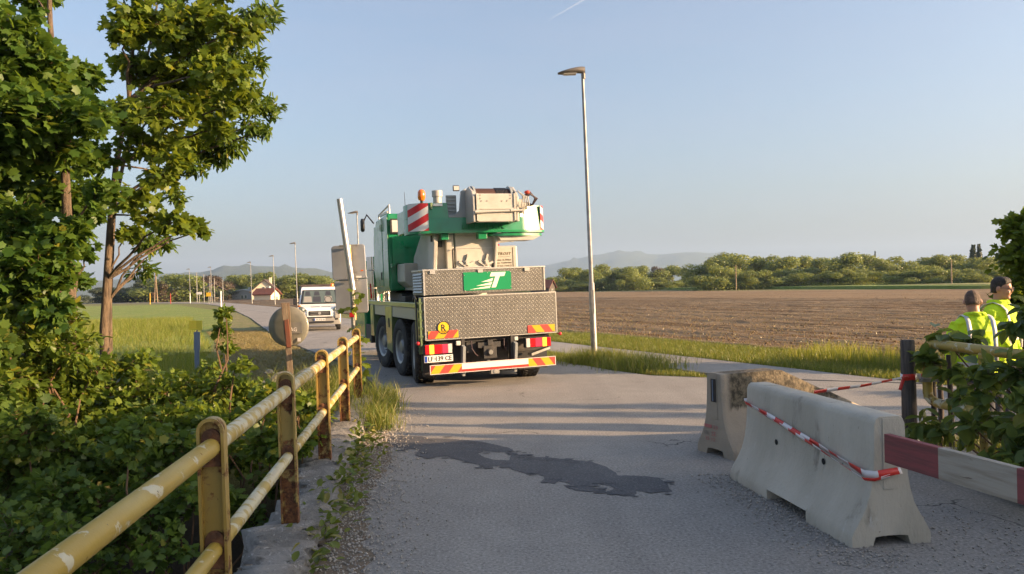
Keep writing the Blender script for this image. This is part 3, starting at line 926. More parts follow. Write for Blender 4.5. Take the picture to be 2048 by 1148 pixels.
def build_tree(name, label, cat, base, path, r0, clusters, leaf, mat, size, per, ntw, singles=0, key='m', group=None, bark=None, seed=1, droop=0.25, branch_r=0.018, tw_r=0.006):
    """path: trunk points; clusters: (centre, radius)"""
    rng = np.random.default_rng(seed)
    rg = random.Random(seed)
    root = empty(name, base)
    tag(root, label, cat, group)
    B = Vector(base)
    mb = MB()
    n = len(path)
    mb.tube([Vector(p) - B for p in path], [r0 * (1.25 if i == 0 else 1.0) * (1 - 0.75 * i / (n - 1)) for i in range(n)], 10)
    for c, rad in clusters:
        c = Vector(c)
        cand = [p for p in path[1:] if p[2] < c.z + 0.1] or [path[1]]
        a = min(cand, key=lambda p: (Vector(p) - c).length + 0.35 * max(0, c.z - p[2]))
        L = (c - Vector(a)).length
        if L > 0.15:
            pts = limb(Vector(a) - B, c - B, 0.06, 6, 0.12, rg)
            mb.tube(pts, [branch_r * (0.5 + 0.35 * min(L, 2.0)) * (1 - 0.8 * i / 6) + 0.004 for i in range(7)], 6)
    mb.build('trunk', bark or M['bark'], root, smooth=50)
    SS, EE = [], []
    for c, rad in clusters:
        rad = rad if hasattr(rad, '__len__') else (rad, rad, rad * 0.8)
        s, e = twigs_in(c, rad, max(4, int(ntw * (rad[0] * rad[1] * rad[2]) ** (2 / 3.0) / 0.25)), rng)
        SS.append(s)
        EE.append(e)
    S, E_ = np.concatenate(SS), np.concatenate(EE)
    V, F = twig_mesh_np(S - np.array(base), E_ - np.array(base), tw_r)
    tw = link('twigs', np_mesh('twigs', V, F, 3), M['twig'], root)
    tw['kind'] = 'stuff'
    pos, d, nn, sz = leaves_on(S, E_, per, size, rng, droop)
    foliage(root, pos, d, nn, sz, leaf, mat, key, singles, 'crown', base)
    return root
def px_clusters(lst, depth, jitter=0.8, seed=1, grow=1.0):
    rg = random.Random(seed)
    out = []
    for px, py, r in lst:
        dd = depth + rg.uniform(-jitter, jitter)
        k = r * grow * depth / FPX
        out.append((at(px, py, dd), (k, k * 1.05, k * 0.78)))
    return out

# ---- the two trees at the left bank
mb_ = at(212, 760, 10.2)
mp_path = [Vector((mb_.x, 10.2, gz(mb_.x, 10.2) - 0.1)), at(208, 660, 10.2), at(214, 560, 10.2), at(222, 430, 10.2), at(232, 330, 10.2), at(258, 200, 10.2), at(268, 60, 10.3), at(275, -90, 10.4)]
build_tree('maple_tree', 'tall slender maple with sunlit crown reaching over the meadow at left', 'tree', tuple(mp_path[0]), mp_path, 0.062,
    px_clusters([(300, 40, 80), (395, 40, 75), (465, 60, 55), (285, 130, 70), (370, 140, 80), (440, 150, 62), (330, 225, 78), (415, 215, 62), (470, 210, 45), (290, 290, 60), (370, 285, 52), (240, 230, 50), (330, 355, 50), (275, 400, 48), (300, 440, 42), (345, 445, 40), (385, 452, 30), (408, 460, 16), (250, 470, 35), (330, -40, 80), (430, -30, 70), (250, 60, 50), (320, 170, 60), (400, 95, 60), (440, 260, 40), (350, 320, 40)], 10.2, 0.8, 3, 0.84),
    MAPLE, M['maple'], 0.105, 16, 66, 280, 'maple', seed=5)
# long airy ash boughs behind the maple, reaching right
ab_ = at(218, 770, 11.6)
ash_path = [Vector((ab_.x, 11.6, gz(ab_.x, 11.6) - 0.1)), at(219, 600, 11.5), at(228, 420, 11.5), at(262, 250, 11.5), at(300, 90, 11.5), at(330, -80, 11.6)]
build_tree('ash_tree', 'airy ash tree with long twiggy boughs pointing right behind the maple', 'tree', tuple(ash_path[0]), ash_path, 0.042,
    px_clusters([(520, 35, 36), (490, 70, 34), (505, 130, 28), (545, 20, 14), (490, 190, 34), (520, 222, 30), (548, 212, 14), (500, 250, 26), (470, 290, 34), (430, 310, 34), (395, 340, 26), (430, 265, 40), (460, 110, 44), (300, 480, 34), (325, 490, 22), (400, 170, 50), (360, 60, 60), (535, 262, 12), (350, 395, 22), (280, 540, 26)], 11.5, 0.6, 9),
    SLIM, M['ash'], 0.14, 15, 80, 200, 'ash', seed=8, droop=0.45)
lb_ = at(140, 760, 9.0)
lt_path = [Vector((lb_.x, 9.0, gz(lb_.x, 9.0) - 0.1)), at(142, 620, 9.0), at(136, 480, 9.0), at(130, 330, 9.0), at(110, 180, 9.0), at(100, 40, 9.0), at(96, -120, 9.1)]
build_tree('maple_tree', 'dense dark maple filling the left edge of the picture', 'tree', tuple(lt_path[0]), lt_path, 0.075,
    px_clusters([(60, 130, 75), (20, 60, 70), (105, 185, 75), (160, 235, 62), (30, 225, 85), (90, 290, 85), (170, 320, 62), (30, 340, 85), (110, 385, 75), (195, 385, 40), (40, 440, 85), (125, 470, 60), (60, 540, 80), (-40, 150, 80), (-50, 300, 90), (-50, 450, 90), (170, 160, 45), (70, -10, 50), (175, 425, 40), (95, 560, 50), (10, 610, 70), (-30, 20, 70), (20, 500, 70), (100, 510, 50), (150, 560, 36), (110, 620, 45), (-20, 560, 70), (175, 500, 24)], 8.8, 0.9, 4, 0.92),
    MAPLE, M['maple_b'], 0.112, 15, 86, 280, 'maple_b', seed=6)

# ---- shrubs on the creek bank (left)
def shrub(name, label, spots, depth, leaf, mat, size, per, ntw, seed, base=None, group='shrubs along the creek bank', singles=0, key='s', stems=5, jit=0.5, droop=0.25, cat='shrub'):
    rng = np.random.default_rng(seed)
    rg = random.Random(seed)
    cl = px_clusters(spots, depth, jit, seed) if not isinstance(spots[0][0], Vector) else spots
    cx = sum(c.x for c, r in cl) / len(cl)
    cy = sum(c.y for c, r in cl) / len(cl)
    if base is None: base = (cx, cy, gz(cx, cy) - 0.05)
    root = empty(name, base)
    tag(root, label, cat, group)
    mb = MB()
    B = Vector(base)
    for c, r in cl:
        b0 = Vector((rg.uniform(-.25, .25), rg.uniform(-.25, .25), 0))
        mb.tube(limb(b0, c - B, 0.05, 6, 0.2, rg), [0.022 - 0.0027 * i for i in range(7)], 5)
    mb.build('stems', M['twig'], root)
    SS, EE = [], []
    for c, rad in cl:
        s, e = twigs_in(c, rad, max(5, int(ntw * (rad[0] * rad[1] * rad[2]) ** (2 / 3.0) / 0.25)), rng)
        SS.append(s); EE.append(e)
    S, E_ = np.concatenate(SS), np.concatenate(EE)
    V, F = twig_mesh_np(S - np.array(base), E_ - np.array(base), 0.005)
    tw = link('twigs', np_mesh('twigs', V, F, 3), M['twig'], root)
    tw['kind'] = 'stuff'
    pos, d, nn, sz = leaves_on(S, E_, per, size, rng, droop)
    ok = pos[:, 2] > ground_z(pos[:, 0], pos[:, 1]) - 0.05
    foliage(root, pos[ok], d[ok], nn[ok], sz[ok], leaf, mat, key, singles, 'foliage', base)
    return root
shrub('bank_shrub', 'broad sunlit shrub under the two trees at the left edge', [(20, 660, 70), (90, 640, 62), (60, 720, 75), (140, 700, 60), (10, 760, 70), (120, 770, 65), (190, 740, 45), (40, 600, 50)], 8.4, OVAL, M['shrub'], 0.105, 12, 80, 21, singles=60, key='oval_a')
shrub('bank_shrub', 'light green shrub around the foot of the maple trunk', [(210, 780, 60), (270, 740, 50), (280, 800, 60), (340, 790, 55), (230, 850, 60), (180, 820, 50), (290, 715, 22)], 9.6, MAPLE, M['shrub'], 0.085, 13, 80, 22)
shrub('bank_shrub', 'young leafy shrub with upright sunlit shoots beside the yellow marker', [(440, 655, 18), (450, 690, 24), (425, 735, 28), (470, 735, 28), (380, 775, 44), (440, 785, 50), (500, 775, 34), (330, 785, 32), (452, 625, 10)], 9.4, OVAL, M['shrub'], 0.10, 12, 75, 23)
shrub('bank_shrub', 'dense shrub right behind the yellow parapet above the creek', [(430, 850, 60), (500, 840, 55), (540, 800, 40), (470, 920, 60), (540, 890, 55), (600, 820, 36), (400, 910, 55), (560, 960, 50), (610, 880, 40)], 7.9, MAPLE, M['shrub'], 0.075, 15, 110, 24)
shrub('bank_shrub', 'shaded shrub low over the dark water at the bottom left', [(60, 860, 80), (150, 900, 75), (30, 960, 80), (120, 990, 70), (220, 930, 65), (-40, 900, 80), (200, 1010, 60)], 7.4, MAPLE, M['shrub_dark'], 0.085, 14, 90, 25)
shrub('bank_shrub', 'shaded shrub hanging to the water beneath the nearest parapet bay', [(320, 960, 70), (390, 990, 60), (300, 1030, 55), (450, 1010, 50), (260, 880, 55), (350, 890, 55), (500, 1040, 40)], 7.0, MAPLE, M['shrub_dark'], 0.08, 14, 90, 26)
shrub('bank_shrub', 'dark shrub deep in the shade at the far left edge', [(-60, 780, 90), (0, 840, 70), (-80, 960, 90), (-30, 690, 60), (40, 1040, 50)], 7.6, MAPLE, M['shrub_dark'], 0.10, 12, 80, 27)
shrub('bank_shrub', 'fresh green shrub between the stones and the wooden mirror post', [(520, 830, 36), (560, 790, 30), (600, 800, 30), (640, 830, 30), (480, 800, 30)], 9.8, OVAL, M['shrub'], 0.085, 12, 80, 28)

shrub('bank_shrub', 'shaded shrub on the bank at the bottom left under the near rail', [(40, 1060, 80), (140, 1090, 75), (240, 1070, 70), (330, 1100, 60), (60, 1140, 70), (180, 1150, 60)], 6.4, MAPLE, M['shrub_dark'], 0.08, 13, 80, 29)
shrub('bank_shrub', 'dense shrub in the middle of the left bank below the trunks', [(120, 820, 70), (220, 870, 65), (320, 850, 60), (60, 800, 60), (380, 840, 50), (280, 930, 60), (160, 930, 60)], 8.6, MAPLE, M['shrub'], 0.08, 14, 95, 30)

# ---- big-leaved shrub at the right parapet
def right_shrub():
    # rooted on the creek bank behind the parapet, reaching over it
    spots = []
    rg = random.Random(5)
    for px, py, r, d in [(1990, 755, 36, 6.35), (2050, 745, 36, 6.1), (1965, 795, 38, 6.5), (2025, 800, 52, 6.0), (1980, 850, 46, 6.2), (1940, 850, 28, 6.6), (2060, 870, 60, 5.8), (2005, 905, 42, 5.9), (2050, 930, 45, 5.6), (1915, 800, 20, 7.1), (2100, 760, 70, 6.0), (2120, 900, 70, 5.6), (1885, 672, 14, 7.35), (1935, 676, 12, 7.4), (2040, 655, 24, 6.6), (2065, 630, 30, 6.5), (1880, 850, 18, 7.1), (1845, 850, 14, 7.3), (1860, 720, 12, 7.4), (1900, 740, 16, 7.2)]:
        k = r * d / FPX
        spots.append((at(px, py, d), (k, k * 1.1, k * 0.85)))
    shrub('parapet_shrub', 'big-leaved walnut-like shrub growing through the right parapet', spots, 6.5, OVAL, M['walnut'], 0.16, 8, 46, 31, base=(5.2, 5.9, gz(5.2, 5.9) - 0.05), group='shrubs on the right', singles=300, key='walnut', droop=0.6)
right_shrub()
shrub('roadside_bush', 'tall maple bush at the right edge behind the two workers', [(Vector((10.6, 14.6, 1.0)), (1.1, .8, .8)), (Vector((10.2, 14.5, 2.1)), (0.9, .7, .7)), (Vector((11.1, 14.7, 2.4)), (1.1, .8, .8)), (Vector((10.7, 14.6, 2.7)), (0.85, .7, .6)), (Vector((11.5, 14.6, 3.0)), (1.0, .8, .6)), (Vector((10.0, 14.4, .6)), (.8, .6, .6)), (Vector((11.8, 14.8, 1.6)), (1.1, .8, .9)), (Vector((9.8, 14.5, 1.4)), (0.55, .5, .5)), (Vector((9.9, 14.5, 2.7)), (0.45, .4, .35))], 14.5, MAPLE, M['maple'], 0.13, 14, 90, 33, base=(10.9, 14.6, -0.06), group='shrubs on the right')
shrub('shade_band_bush', 'low round bush added at the path edge to cast a shade band', [(Vector((8.3, 11.3, .3)), (.6, .5, .4)), (Vector((8.9, 11.4, .45)), (.6, .5, .45)), (Vector((9.4, 11.3, .4)), (.6, .5, .4))], 11.3, OVAL, M['shrub'], 0.09, 12, 80, 34, base=(8.9, 11.35, -0.06), group='shrubs on the right')  # bush added to throw the band of shade across the path
# hedge row and trees beside the road outside the picture on the right: they shade the bridge
def shade_row():
    for k, (x, y, h, r, lab) in enumerate([(15.2, 3.3, 5.9, 2.0, 'round roadside tree nearest the junction, beyond the right edge'), (15.5, 1.0, 7.6, 2.4, 'broad roadside tree, second beyond the right edge'), (15.0, -2.8, 7.6, 2.4, 'broad roadside tree, third beyond the right edge'), (15.4, -7.0, 7.6, 2.5, 'large roadside tree, last beyond the right edge')]):
        rg = random.Random(40 + k)
        cl = [(Vector((x + rg.uniform(-1, 1) * r * .55, y + rg.uniform(-1, 1) * r * .7, h * rg.uniform(0.25, 0.82))), (r * .5, r * .55, r * .45)) for _ in range(15)]
        base = (x, y, gz(x, y) - 0.1)
        build_tree('roadside_tree', lab, 'tree', base, [Vector(base), Vector((x, y, h * .3)), Vector((x + .1, y, h * .6)), Vector((x, y + .1, h * .85))], 0.14, cl, KITE, M['maple_b'], 0.30, 10, 45, 0, 'k', 'trees beyond the right edge', seed=60 + k)
    for k, (x, y, h, lab) in enumerate([(15.4, 8.55, 4.7, 'slender young tree added for shadow streaks, nearer the path, beyond the right edge'), (15.9, 7.7, 4.9, 'slender young tree added for shadow streaks, nearer the creek, beyond the right edge')]):  # unseen trees added to draw shadow streaks across the road
        base = (x, y, gz(x, y) - .05)
        cl = [(Vector((x, y, h * q)), (.3, .24, .45)) for q in (.5, .62, .74, .86, .95)]
        build_tree('added_young_tree', lab, 'tree', base, [Vector(base), Vector((x, y, h * .5)), Vector((x, y, h))], 0.06, cl, KITE, M['maple_b'], 0.17, 9, 70, 0, 'k', 'trees beyond the right edge', seed=90 + k)
    for k, (x, y, h, lab) in enumerate([(8.6, 6.3, 1.7, 'low hedge bush beside the path, right of the parapet shrub'), (10.2, 5.0, 2.4, 'taller hedge bush behind the parapet shrub on the right'), (12.2, 6.1, 2.9, 'tallest hedge bush by the path beyond the right edge')]):
        cl = [(Vector((x + random.uniform(-.7, .7), y + random.uniform(-.7, .7), h * q)), (.7, .7, .42)) for q in (.2, .3, .45, .55, .7, .78)]
        shrub('hedge_bush', lab, cl, y, OVAL, M['shrub_dark'], 0.12, 10, 26, 80 + k, base=(x, y, gz(x, y) - .05), group='shrubs on the right')
shade_row()

# ---- grass
def grass_patch(name, P, h, w, mat, rng, lean=0.35, label=None, parent=None):
    n = len(P)
    P = np.asarray(P, float)
    hh = h * rng.uniform(0.45, 1.25, n)
    ang = rng.uniform(0, 2 * math.pi, n)
    side = np.stack([np.cos(ang), np.sin(ang), np.zeros(n)], 1)
    ln = rng.normal(0, lean, (n, 2))
    mid = P + np.stack([ln[:, 0] * hh * .35, ln[:, 1] * hh * .35, hh * .58], 1)
    tip = P + np.stack([ln[:, 0] * hh, ln[:, 1] * hh, hh], 1)
    ww = (w * rng.uniform(0.6, 1.3, n))[:, None]
    V = np.stack([P - side * ww, P + side * ww, mid - side * ww * .7, mid + side * ww * .7, tip], 1).reshape(-1, 3)
    T = np.array([(0, 1, 3), (0, 3, 2), (2, 3, 4)])[None] + (np.arange(n) * 5)[:, None, None]
    o = link(name, np_mesh(name, V, T.reshape(-1, 3), 3), mat, parent)
    o['kind'] = 'stuff'
    if label: tag(o, label, 'grass')
    return o
def in_poly(x, y, poly):
    ins = np.zeros(len(x), bool)
    n = len(poly)
    for k in range(n):
        x1, y1 = poly[k][0], poly[k][1]
        x2, y2 = poly[(k + 1) % n][0], poly[(k + 1) % n][1]
        c = ((y1 > y) != (y2 > y))
        with np.errstate(divide='ignore', invalid='ignore'):
            xi = (x2 - x1) * (y - y1) / (y2 - y1 + 1e-12) + x1
        ins ^= c & (x < xi)
    return ins
def scatter(poly, n, rng, z=None, clump=0.0):
    xs = [p[0] for p in poly]
    ys = [p[1] for p in poly]
    out = []
    tot = 0
    while tot < n:
        x = rng.uniform(min(xs), max(xs), n * 2)
        y = rng.uniform(min(ys), max(ys), n * 2)
        k = in_poly(x, y, poly)
        if clump:
            k &= (np.sin(x * 2.1 + 1.3 * np.sin(y * 1.7)) * np.sin(y * 1.9 + 1.1 * np.sin(x * 1.3)) + rng.uniform(-1, 1, len(x))) > clump
        out.append(np.stack([x[k], y[k]], 1))
        tot += k.sum()
    p = np.concatenate(out)[:n]
    zz = ground_z(p[:, 0], p[:, 1]) if z is None else np.full(len(p), z)
    return np.concatenate([p, zz[:, None]], 1)
def build_grass():
    rg = np.random.default_rng(77)
    # tall yellow-green meadow grass left of the mown verge
    mead = [(-4.4, 13.4), (-6.2, 17), (-8.4, 21.4), (-10.8, 27), (-14, 34), (-22, 52), (-36, 52), (-20, 24), (-13, 15), (-9, 10.6), (-3.2, 10.6)]
    grass_patch('meadow_grass', scatter(mead, 90000, rg, None, -0.2), 0.40, 0.006, M['grass'], rg, 0.3, 'tall yellow-green meadow grass between creek bank and mown verge')
    grass_patch('hay_litter', scatter([(-2.9, 13), (-4.2, 18), (-8, 27), (-12, 36), (-14.5, 36), (-10.5, 27), (-8.2, 21.3), (-6.0, 17), (-4.3, 13.6)], 26000, rg, -0.03), 0.10, 0.006, M['hay_blade'], rg, 1.5, 'dry mown hay lying on the verge left of the road')
    # strip between cycle path and ploughed field
    strip = [ab(a, 12.05)[:2] for a in (8.0, 20, 45)] + [ab(a, 14.9)[:2] for a in (45, 20, 7.5)]
    near = [ab(a, 12.05)[:2] for a in (8.0, 16, 24)] + [ab(a, 14.95)[:2] for a in (24, 16, 7.5)]
    grass_patch('field_margin_grass', np.concatenate([scatter(strip, 26000, rg, -0.06), scatter(near, 30000, rg, -0.06)]), 0.17, 0.006, M['grass_green'], rg, 0.45, 'sunlit grass strip between cycle path and ploughed field')
    tall = [ab(a, 13.2)[:2] for a in (9.0, 13)] + [ab(a, 15.2)[:2] for a in (13.5, 8.0)]
    grass_patch('tall_margin_grass', scatter(tall, 3500, rg, -0.06), 0.40, 0.006, M['grass'], rg, 0.22, 'tall seeding grass at the field edge behind the barriers')
    # wedge between road and path, and the clump round the lamp post
    wedge = [(1.15, 18.2), (2.1, 16.0), (2.9, 14.9), (3.75, 14.35), (3.3, 15.7), (1.9, 18.7), (0.4, 22), (0.2, 20.6)]
    grass_patch('wedge_grass', scatter(wedge, 16000, rg, -0.05), 0.13, 0.005, M['grass_green'], rg, 0.5, 'short grass wedge between the road and the cycle path')
    c = np.array([1.95, 17.7])
    q = c + rg.normal(0, 1, (2600, 2)) * np.array([0.42, 0.35])
    q2 = np.array([2.75, 16.4]) + rg.normal(0, 1, (1500, 2)) * np.array([0.42, 0.45])
    q = np.concatenate([q, q2])
    grass_patch('lamp_post_weeds', np.concatenate([q, np.full((len(q), 1), -0.05)], 1), 0.36, 0.0055, M['grass_green'], rg, 0.3, 'uncut weeds and grass round the foot of the near lamp post')
    # tufts at the end of the left kerb, glowing in the sun
    q = np.stack([rg.normal(0, 0.14, 1500), rg.uniform(9.6, 12.7, 1500)], 1)
    q[:, 0] += left_line(q[:, 1]) + 0.36 + 0.06 * np.sin(q[:, 1] * 4)
    grass_patch('kerb_tuft', np.concatenate([q, np.full((len(q), 1), 0.0)], 1), 0.28, 0.0055, M['grass_green'], rg, 0.45, 'sunlit grass tuft at the far end of the left kerb')
    q = np.stack([rg.normal(-0.75, 0.35, 2600), rg.uniform(10.4, 13.5, 2600)], 1)
    q[:, 0] += left_line(q[:, 1])
    grass_patch('parapet_end_grass', np.concatenate([q, ground_z(q[:, 0], q[:, 1])[:, None]], 1), 0.55, 0.007, M['grass_green'], rg, 0.3, 'green grass behind the end of the left parapet')
    # field edges, bank edge by the parapet on the right
    q = scatter([(4.3, 7.4), (9, 7.6), (9, 8.0), (4.4, 8.0)], 2500, rg)
    grass_patch('bank_edge_grass', q, 0.28, 0.006, M['grass_green'], rg, 0.4, 'grass along the bank edge behind the right parapet')
    # small weeds along the kerb: broad leaves
    k = 0
    for d, r, n in [(3.9, .07, 22), (4.35, .06, 14), (4.9, .08, 26), (5.6, .11, 45), (6.1, .12, 55), (6.7, .08, 30), (7.3, .13, 70), (7.9, .12, 60), (8.6, .12, 60), (9.2, .12, 50)]:
        rr = np.random.default_rng(500 + k)
        k += 1
        p = np.stack([rr.normal(0, r, n) + left_line(d) + 0.30, rr.normal(0, r * 1.6, n) + d, np.abs(rr.normal(0.05, 0.06, n)) + 0.02], 1)
        dd = unit(np.stack([rr.normal(0.3, 1, n), rr.normal(0, 1, n), rr.uniform(0, 1.0, n)], 1))
        nn = unit(np.stack([rr.normal(0, .4, n), rr.normal(0, .4, n), np.ones(n)], 1))
        V, F = leaves_np(p, dd, nn, rr.uniform(0.05, 0.11, n), OVAL)
        wb = (left_line(d) + 0.30, d, 0.0)
        o = empty('kerb_weed', wb)
        link('foliage', np_mesh('foliage', V - np.array(wb), F, 3), M['grass_green'], o)['kind'] = 'stuff'
        tag(o, 'small leafy weed in the gutter beside the left kerb, number %s from the camera' % ('one two three four five six seven eight nine ten'.split()[k - 1]), 'weed', 'weeds along the left kerb')
    # loose stones: gutter and round the barriers
    def stones(name, P, s0, s1, mat, label):
        n = len(P)
        base = np.array([(1, 0, 0), (-1, 0, 0), (0, 1, 0), (0, -1, 0), (0, 0, .8), (0, 0, -.8)], float)
        F0 = np.array([(0, 2, 4), (2, 1, 4), (1, 3, 4), (3, 0, 4), (2, 0, 5), (1, 2, 5), (3, 1, 5), (0, 3, 5)])
        s = rg.uniform(s0, s1, (n, 1, 1)) * rg.uniform(0.6, 1.3, (n, 6, 1))
        an = rg.uniform(0, 6.28, n)
        rot = np.stack([np.stack([np.cos(an), -np.sin(an), 0 * an], 1), np.stack([np.sin(an), np.cos(an), 0 * an], 1), np.stack([0 * an, 0 * an, 1 + 0 * an], 1)], 1)
        V = np.einsum('vk,njk->nvj', base, rot) * s + P[:, None]
        F = F0[None] + (np.arange(n) * 6)[:, None, None]
        o = link(name, np_mesh(name, V.reshape(-1, 3), F.reshape(-1, 3), 3), mat)
        tag(o, label, 'gravel', None, 'stuff')
    d = rg.uniform(2.5, 12, 5200)
    x = left_line(d) + 0.28 + np.abs(rg.normal(0, 0.28, len(d)))
    stones('gutter_gravel', np.stack([x, d, np.full(len(d), 0.012)], 1), 0.005, 0.014, M['gravel'], 'loose crumbs of stone in the gutter along the left kerb')
    a = rg.uniform(-0.2, 1.1, 1300)
    x = 2.06 + 0.26 * (1 - a) * 1.0 - 0.06 + rg.normal(0, 0.16, len(a)) - 0.05
    y = 5.1 + a * -0 + (1 - (1 - a)) * 1.85
    stones('barrier_gravel', np.stack([x, y, np.full(len(a), 0.006)], 1), 0.004, 0.013, M['gravel'], 'loose gravel washed up along the concrete barriers')
    q = rg.normal(0, 1, (700, 2)) * np.array([0.35, 0.7]) + np.array([3.3, 4.6])
    stones('beam_gravel', np.concatenate([q, np.full((len(q), 1), 0.006)], 1), 0.004, 0.013, M['gravel'], 'loose gravel on the asphalt under the red and white beam')
    # pale clods and dead stalks on the ploughed field
    b = 15 + rg.exponential(11, 12000)
    a = rg.uniform(8, 75, 12000)
    P = np.stack([RV.x * a + NV.x * b, RV.y * a + NV.y * b, np.full(len(a), 0.06)], 1)
    stones('field_clods', P, 0.012, 0.045, M['soil'], 'earth clods strewn over the ploughed field')
    b = 15 + rg.exponential(10, 9000)
    a = rg.uniform(8, 70, 9000)
    P = np.stack([RV.x * a + NV.x * b, RV.y * a + NV.y * b, np.full(len(a), 0.05)], 1)
    grass_patch('field_stubble', P, 0.07, 0.012, M['hay_blade'], rg, 0.9, 'pale dead stalks scattered over the ploughed field')
build_grass()

# ---- woodland and far trees
def crown_variant(seed, kind, n=8000):
    rg = np.random.default_rng(seed)
    if kind == 'round':
        L = rg.integers(7, 12)
        c = np.stack([rg.normal(0, .24, L), rg.normal(0, .24, L), rg.uniform(.26, .80, L)], 1)
        c[:, :2] *= (1.1 - np.abs(c[:, 2:3] - .5))
        r = rg.uniform(.15, .27, L)
        c[0] = (0, 0, .8); r[0] = .2
        k = rg.integers(0, L, n)
        d = unit(rg.normal(size=(n, 3)))
        p = c[k] + d * r[k][:, None] * rg.uniform(.55, 1.06, (n, 1)) * np.array([1, 1, .85])
        low = int(n * .18)
        p[:low] = np.stack([rg.normal(0, .26, low), rg.normal(0, .26, low), rg.uniform(.0, .3, low)], 1)
        nrm = unit(d + rg.normal(0, .5, (n, 3)))
        s = rg.uniform(.022, .05, n)
    else:
        z = rg.uniform(.08, 1, n)
        rr = (1 - z) * .30 * (0.55 + 0.45 * np.abs(np.sin(z * 30))) + .01
        an = rg.uniform(0, 6.28, n)
        q = np.sqrt(rg.uniform(.3, 1, n)) * rr
        p = np.stack([q * np.cos(an), q * np.sin(an), z - q * .25], 1)
        nrm = unit(np.stack([np.cos(an), np.sin(an), .5 + 0 * an], 1) + rg.normal(0, .4, (n, 3)))
        s = rg.uniform(.025, .06, n)
    dirs = unit(np.cross(nrm, rg.normal(size=(n, 3))) + np.array([0, 0, -.3]))
    V, F = leaves_np(p, dirs, nrm, s, tmpl_kite(.42))
    return np_mesh('crown', V, F, 3)
def far_trees():
    R1 = [crown_variant(100 + k, 'round') for k in range(7)]
    C1 = [crown_variant(200 + k, 'cone', 1800) for k in range(2)]
    tr = MB().tube([(0, 0, -.02), (0.01, 0, .3), (0, 0.01, .7)], [.022, .016, .006], 6).mesh('trunk', 50)
    tr.materials.append(M['bark'])
    mats = {}
    def crown_me(me, mk):
        key = (me.name, mk)
        if key not in mats:
            c = me.copy()
            c.materials.clear()
            c.materials.append(M[mk])
            mats[key] = c
        return mats[key]
    rg = random.Random(21)
    ORD = 'first second third fourth fifth sixth seventh eighth ninth tenth eleventh twelfth thirteenth fourteenth fifteenth sixteenth seventeenth eighteenth nineteenth twentieth twenty-first twenty-second twenty-third twenty-fourth'.split()
    def nth(lst, k):
        return ORD[sorted(range(len(lst)), key=lambda i: lst[i][0] if hasattr(lst[i], '__len__') else lst[i]).index(k)]
    def one(px, top, d, wpx, label, group, kind='round', mk='far_leaf', name='woodland_tree', sunk=0.0):
        p = at(px, top, d)
        h = max(p.z, 2.0)
        w = wpx * 1.25 * rg.uniform(.85, 1.2) * d / FPX / 0.78
        h *= rg.uniform(.9, 1.12) if group == 'trees of the wood behind the ploughed field' else 1.0
        root = empty(name, (p.x, d, -0.06 - sunk))
        tag(root, label, 'tree', group)
        me = rg.choice(R1) if kind == 'round' else rg.choice(C1)
        c = link('crown', crown_me(me, mk), None, root)
        c['kind'] = 'stuff'
        t = link('trunk', tr, None, root)
        root.scale = (w, w * rg.uniform(.9, 1.2), h)
        root.rotation_euler = (0, 0, rg.uniform(0, 6.28))
        return root
    G = 'trees of the wood behind the ploughed field'
    lab = 'broadleaf tree in the wood beyond the field, seen %s'
    # left part of the tree line behind the lamp post, far
    row1 = [(1128, 535, 38), (1150, 530, 46), (1178, 532, 44), (1205, 531, 46), (1232, 533, 42), (1258, 526, 48), (1285, 529, 44), (1308, 540, 34), (1345, 529, 46), (1385, 541, 36), (1372, 548, 30), (1220, 546, 40), (1165, 548, 36), (1320, 552, 30), (1400, 546, 30)]
    for k, (x, t, w) in enumerate(row1):
        d = 250 + rg.uniform(-15, 25)
        one(x, t, d, w, nth(row1, k) + ' from left of the rounded field trees behind the near lamp post', G)
    row2 = [(1425, 512, 58), (1450, 504, 62), (1480, 500, 64), (1512, 506, 60), (1545, 501, 62), (1575, 505, 60), (1608, 504, 62), (1640, 512, 56), (1668, 517, 52), (1700, 504, 62), (1730, 510, 54), (1760, 515, 54), (1790, 516, 54), (1820, 518, 52), (1850, 515, 54), (1880, 510, 58), (1912, 510, 58), (1945, 514, 54), (1975, 512, 56), (2005, 508, 60), (2040, 505, 62)]
    for k, (x, t, w) in enumerate(row2):
        d = 205 + rg.uniform(-12, 12) - (x - 1425) * 0.05
        one(x, t, d, w, nth(row2, k) + ' from left of the tall trees in the dense wood', G)
    row3 = [(1432, 532, 46), (1470, 536, 44), (1500, 538, 40), (1530, 540, 44), (1560, 534, 44), (1595, 537, 44), (1625, 535, 46), (1655, 540, 40), (1690, 534, 46), (1720, 536, 44), (1755, 538, 44), (1785, 537, 46), (1815, 538, 44), (1845, 536, 44), (1875, 535, 46), (1905, 538, 42), (1938, 537, 44), (1968, 537, 44), (2000, 536, 46), (1445, 546, 34)]
    for k, (x, t, w) in enumerate(row3):
        d = 188 + rg.uniform(-8, 8) - (x - 1425) * 0.05
        one(x, t, d, w, nth(row3, k) + ' from left of the lower trees edging the dense wood', G)
    for x, t, q in ((1946, 497, 'left'), (1958, 495, 'right')):
        one(x, t, 200, 44, q + ' one of the two dark conifers rising above the wood at the right', G, 'cone', 'far_dark', 'conifer')
    one(1310, 531, 262, 26, 'reddish brown tree in the row behind the lamp post', G, 'round', 'far_brown')
    one(1800, 509, 215, 22, 'thin pine crown poking out of the wood', G, 'cone', 'far_dark', 'conifer')
    one(1750, 508, 215, 22, 'small pine crown left of the thin one above the wood', G, 'cone', 'far_dark', 'conifer')
    # left background
    G2 = 'trees round the village on the left'
    one(348, 545, 190, 74, 'big rounded willow-like tree at the end of the road', G2)
    one(322, 560, 185, 34, 'small bare-looking tree in front of the big rounded tree', G2, mk='far_brown')
    one(300, 556, 200, 40, 'dark tree left of the wooden A-pole', G2, mk='far_dark')
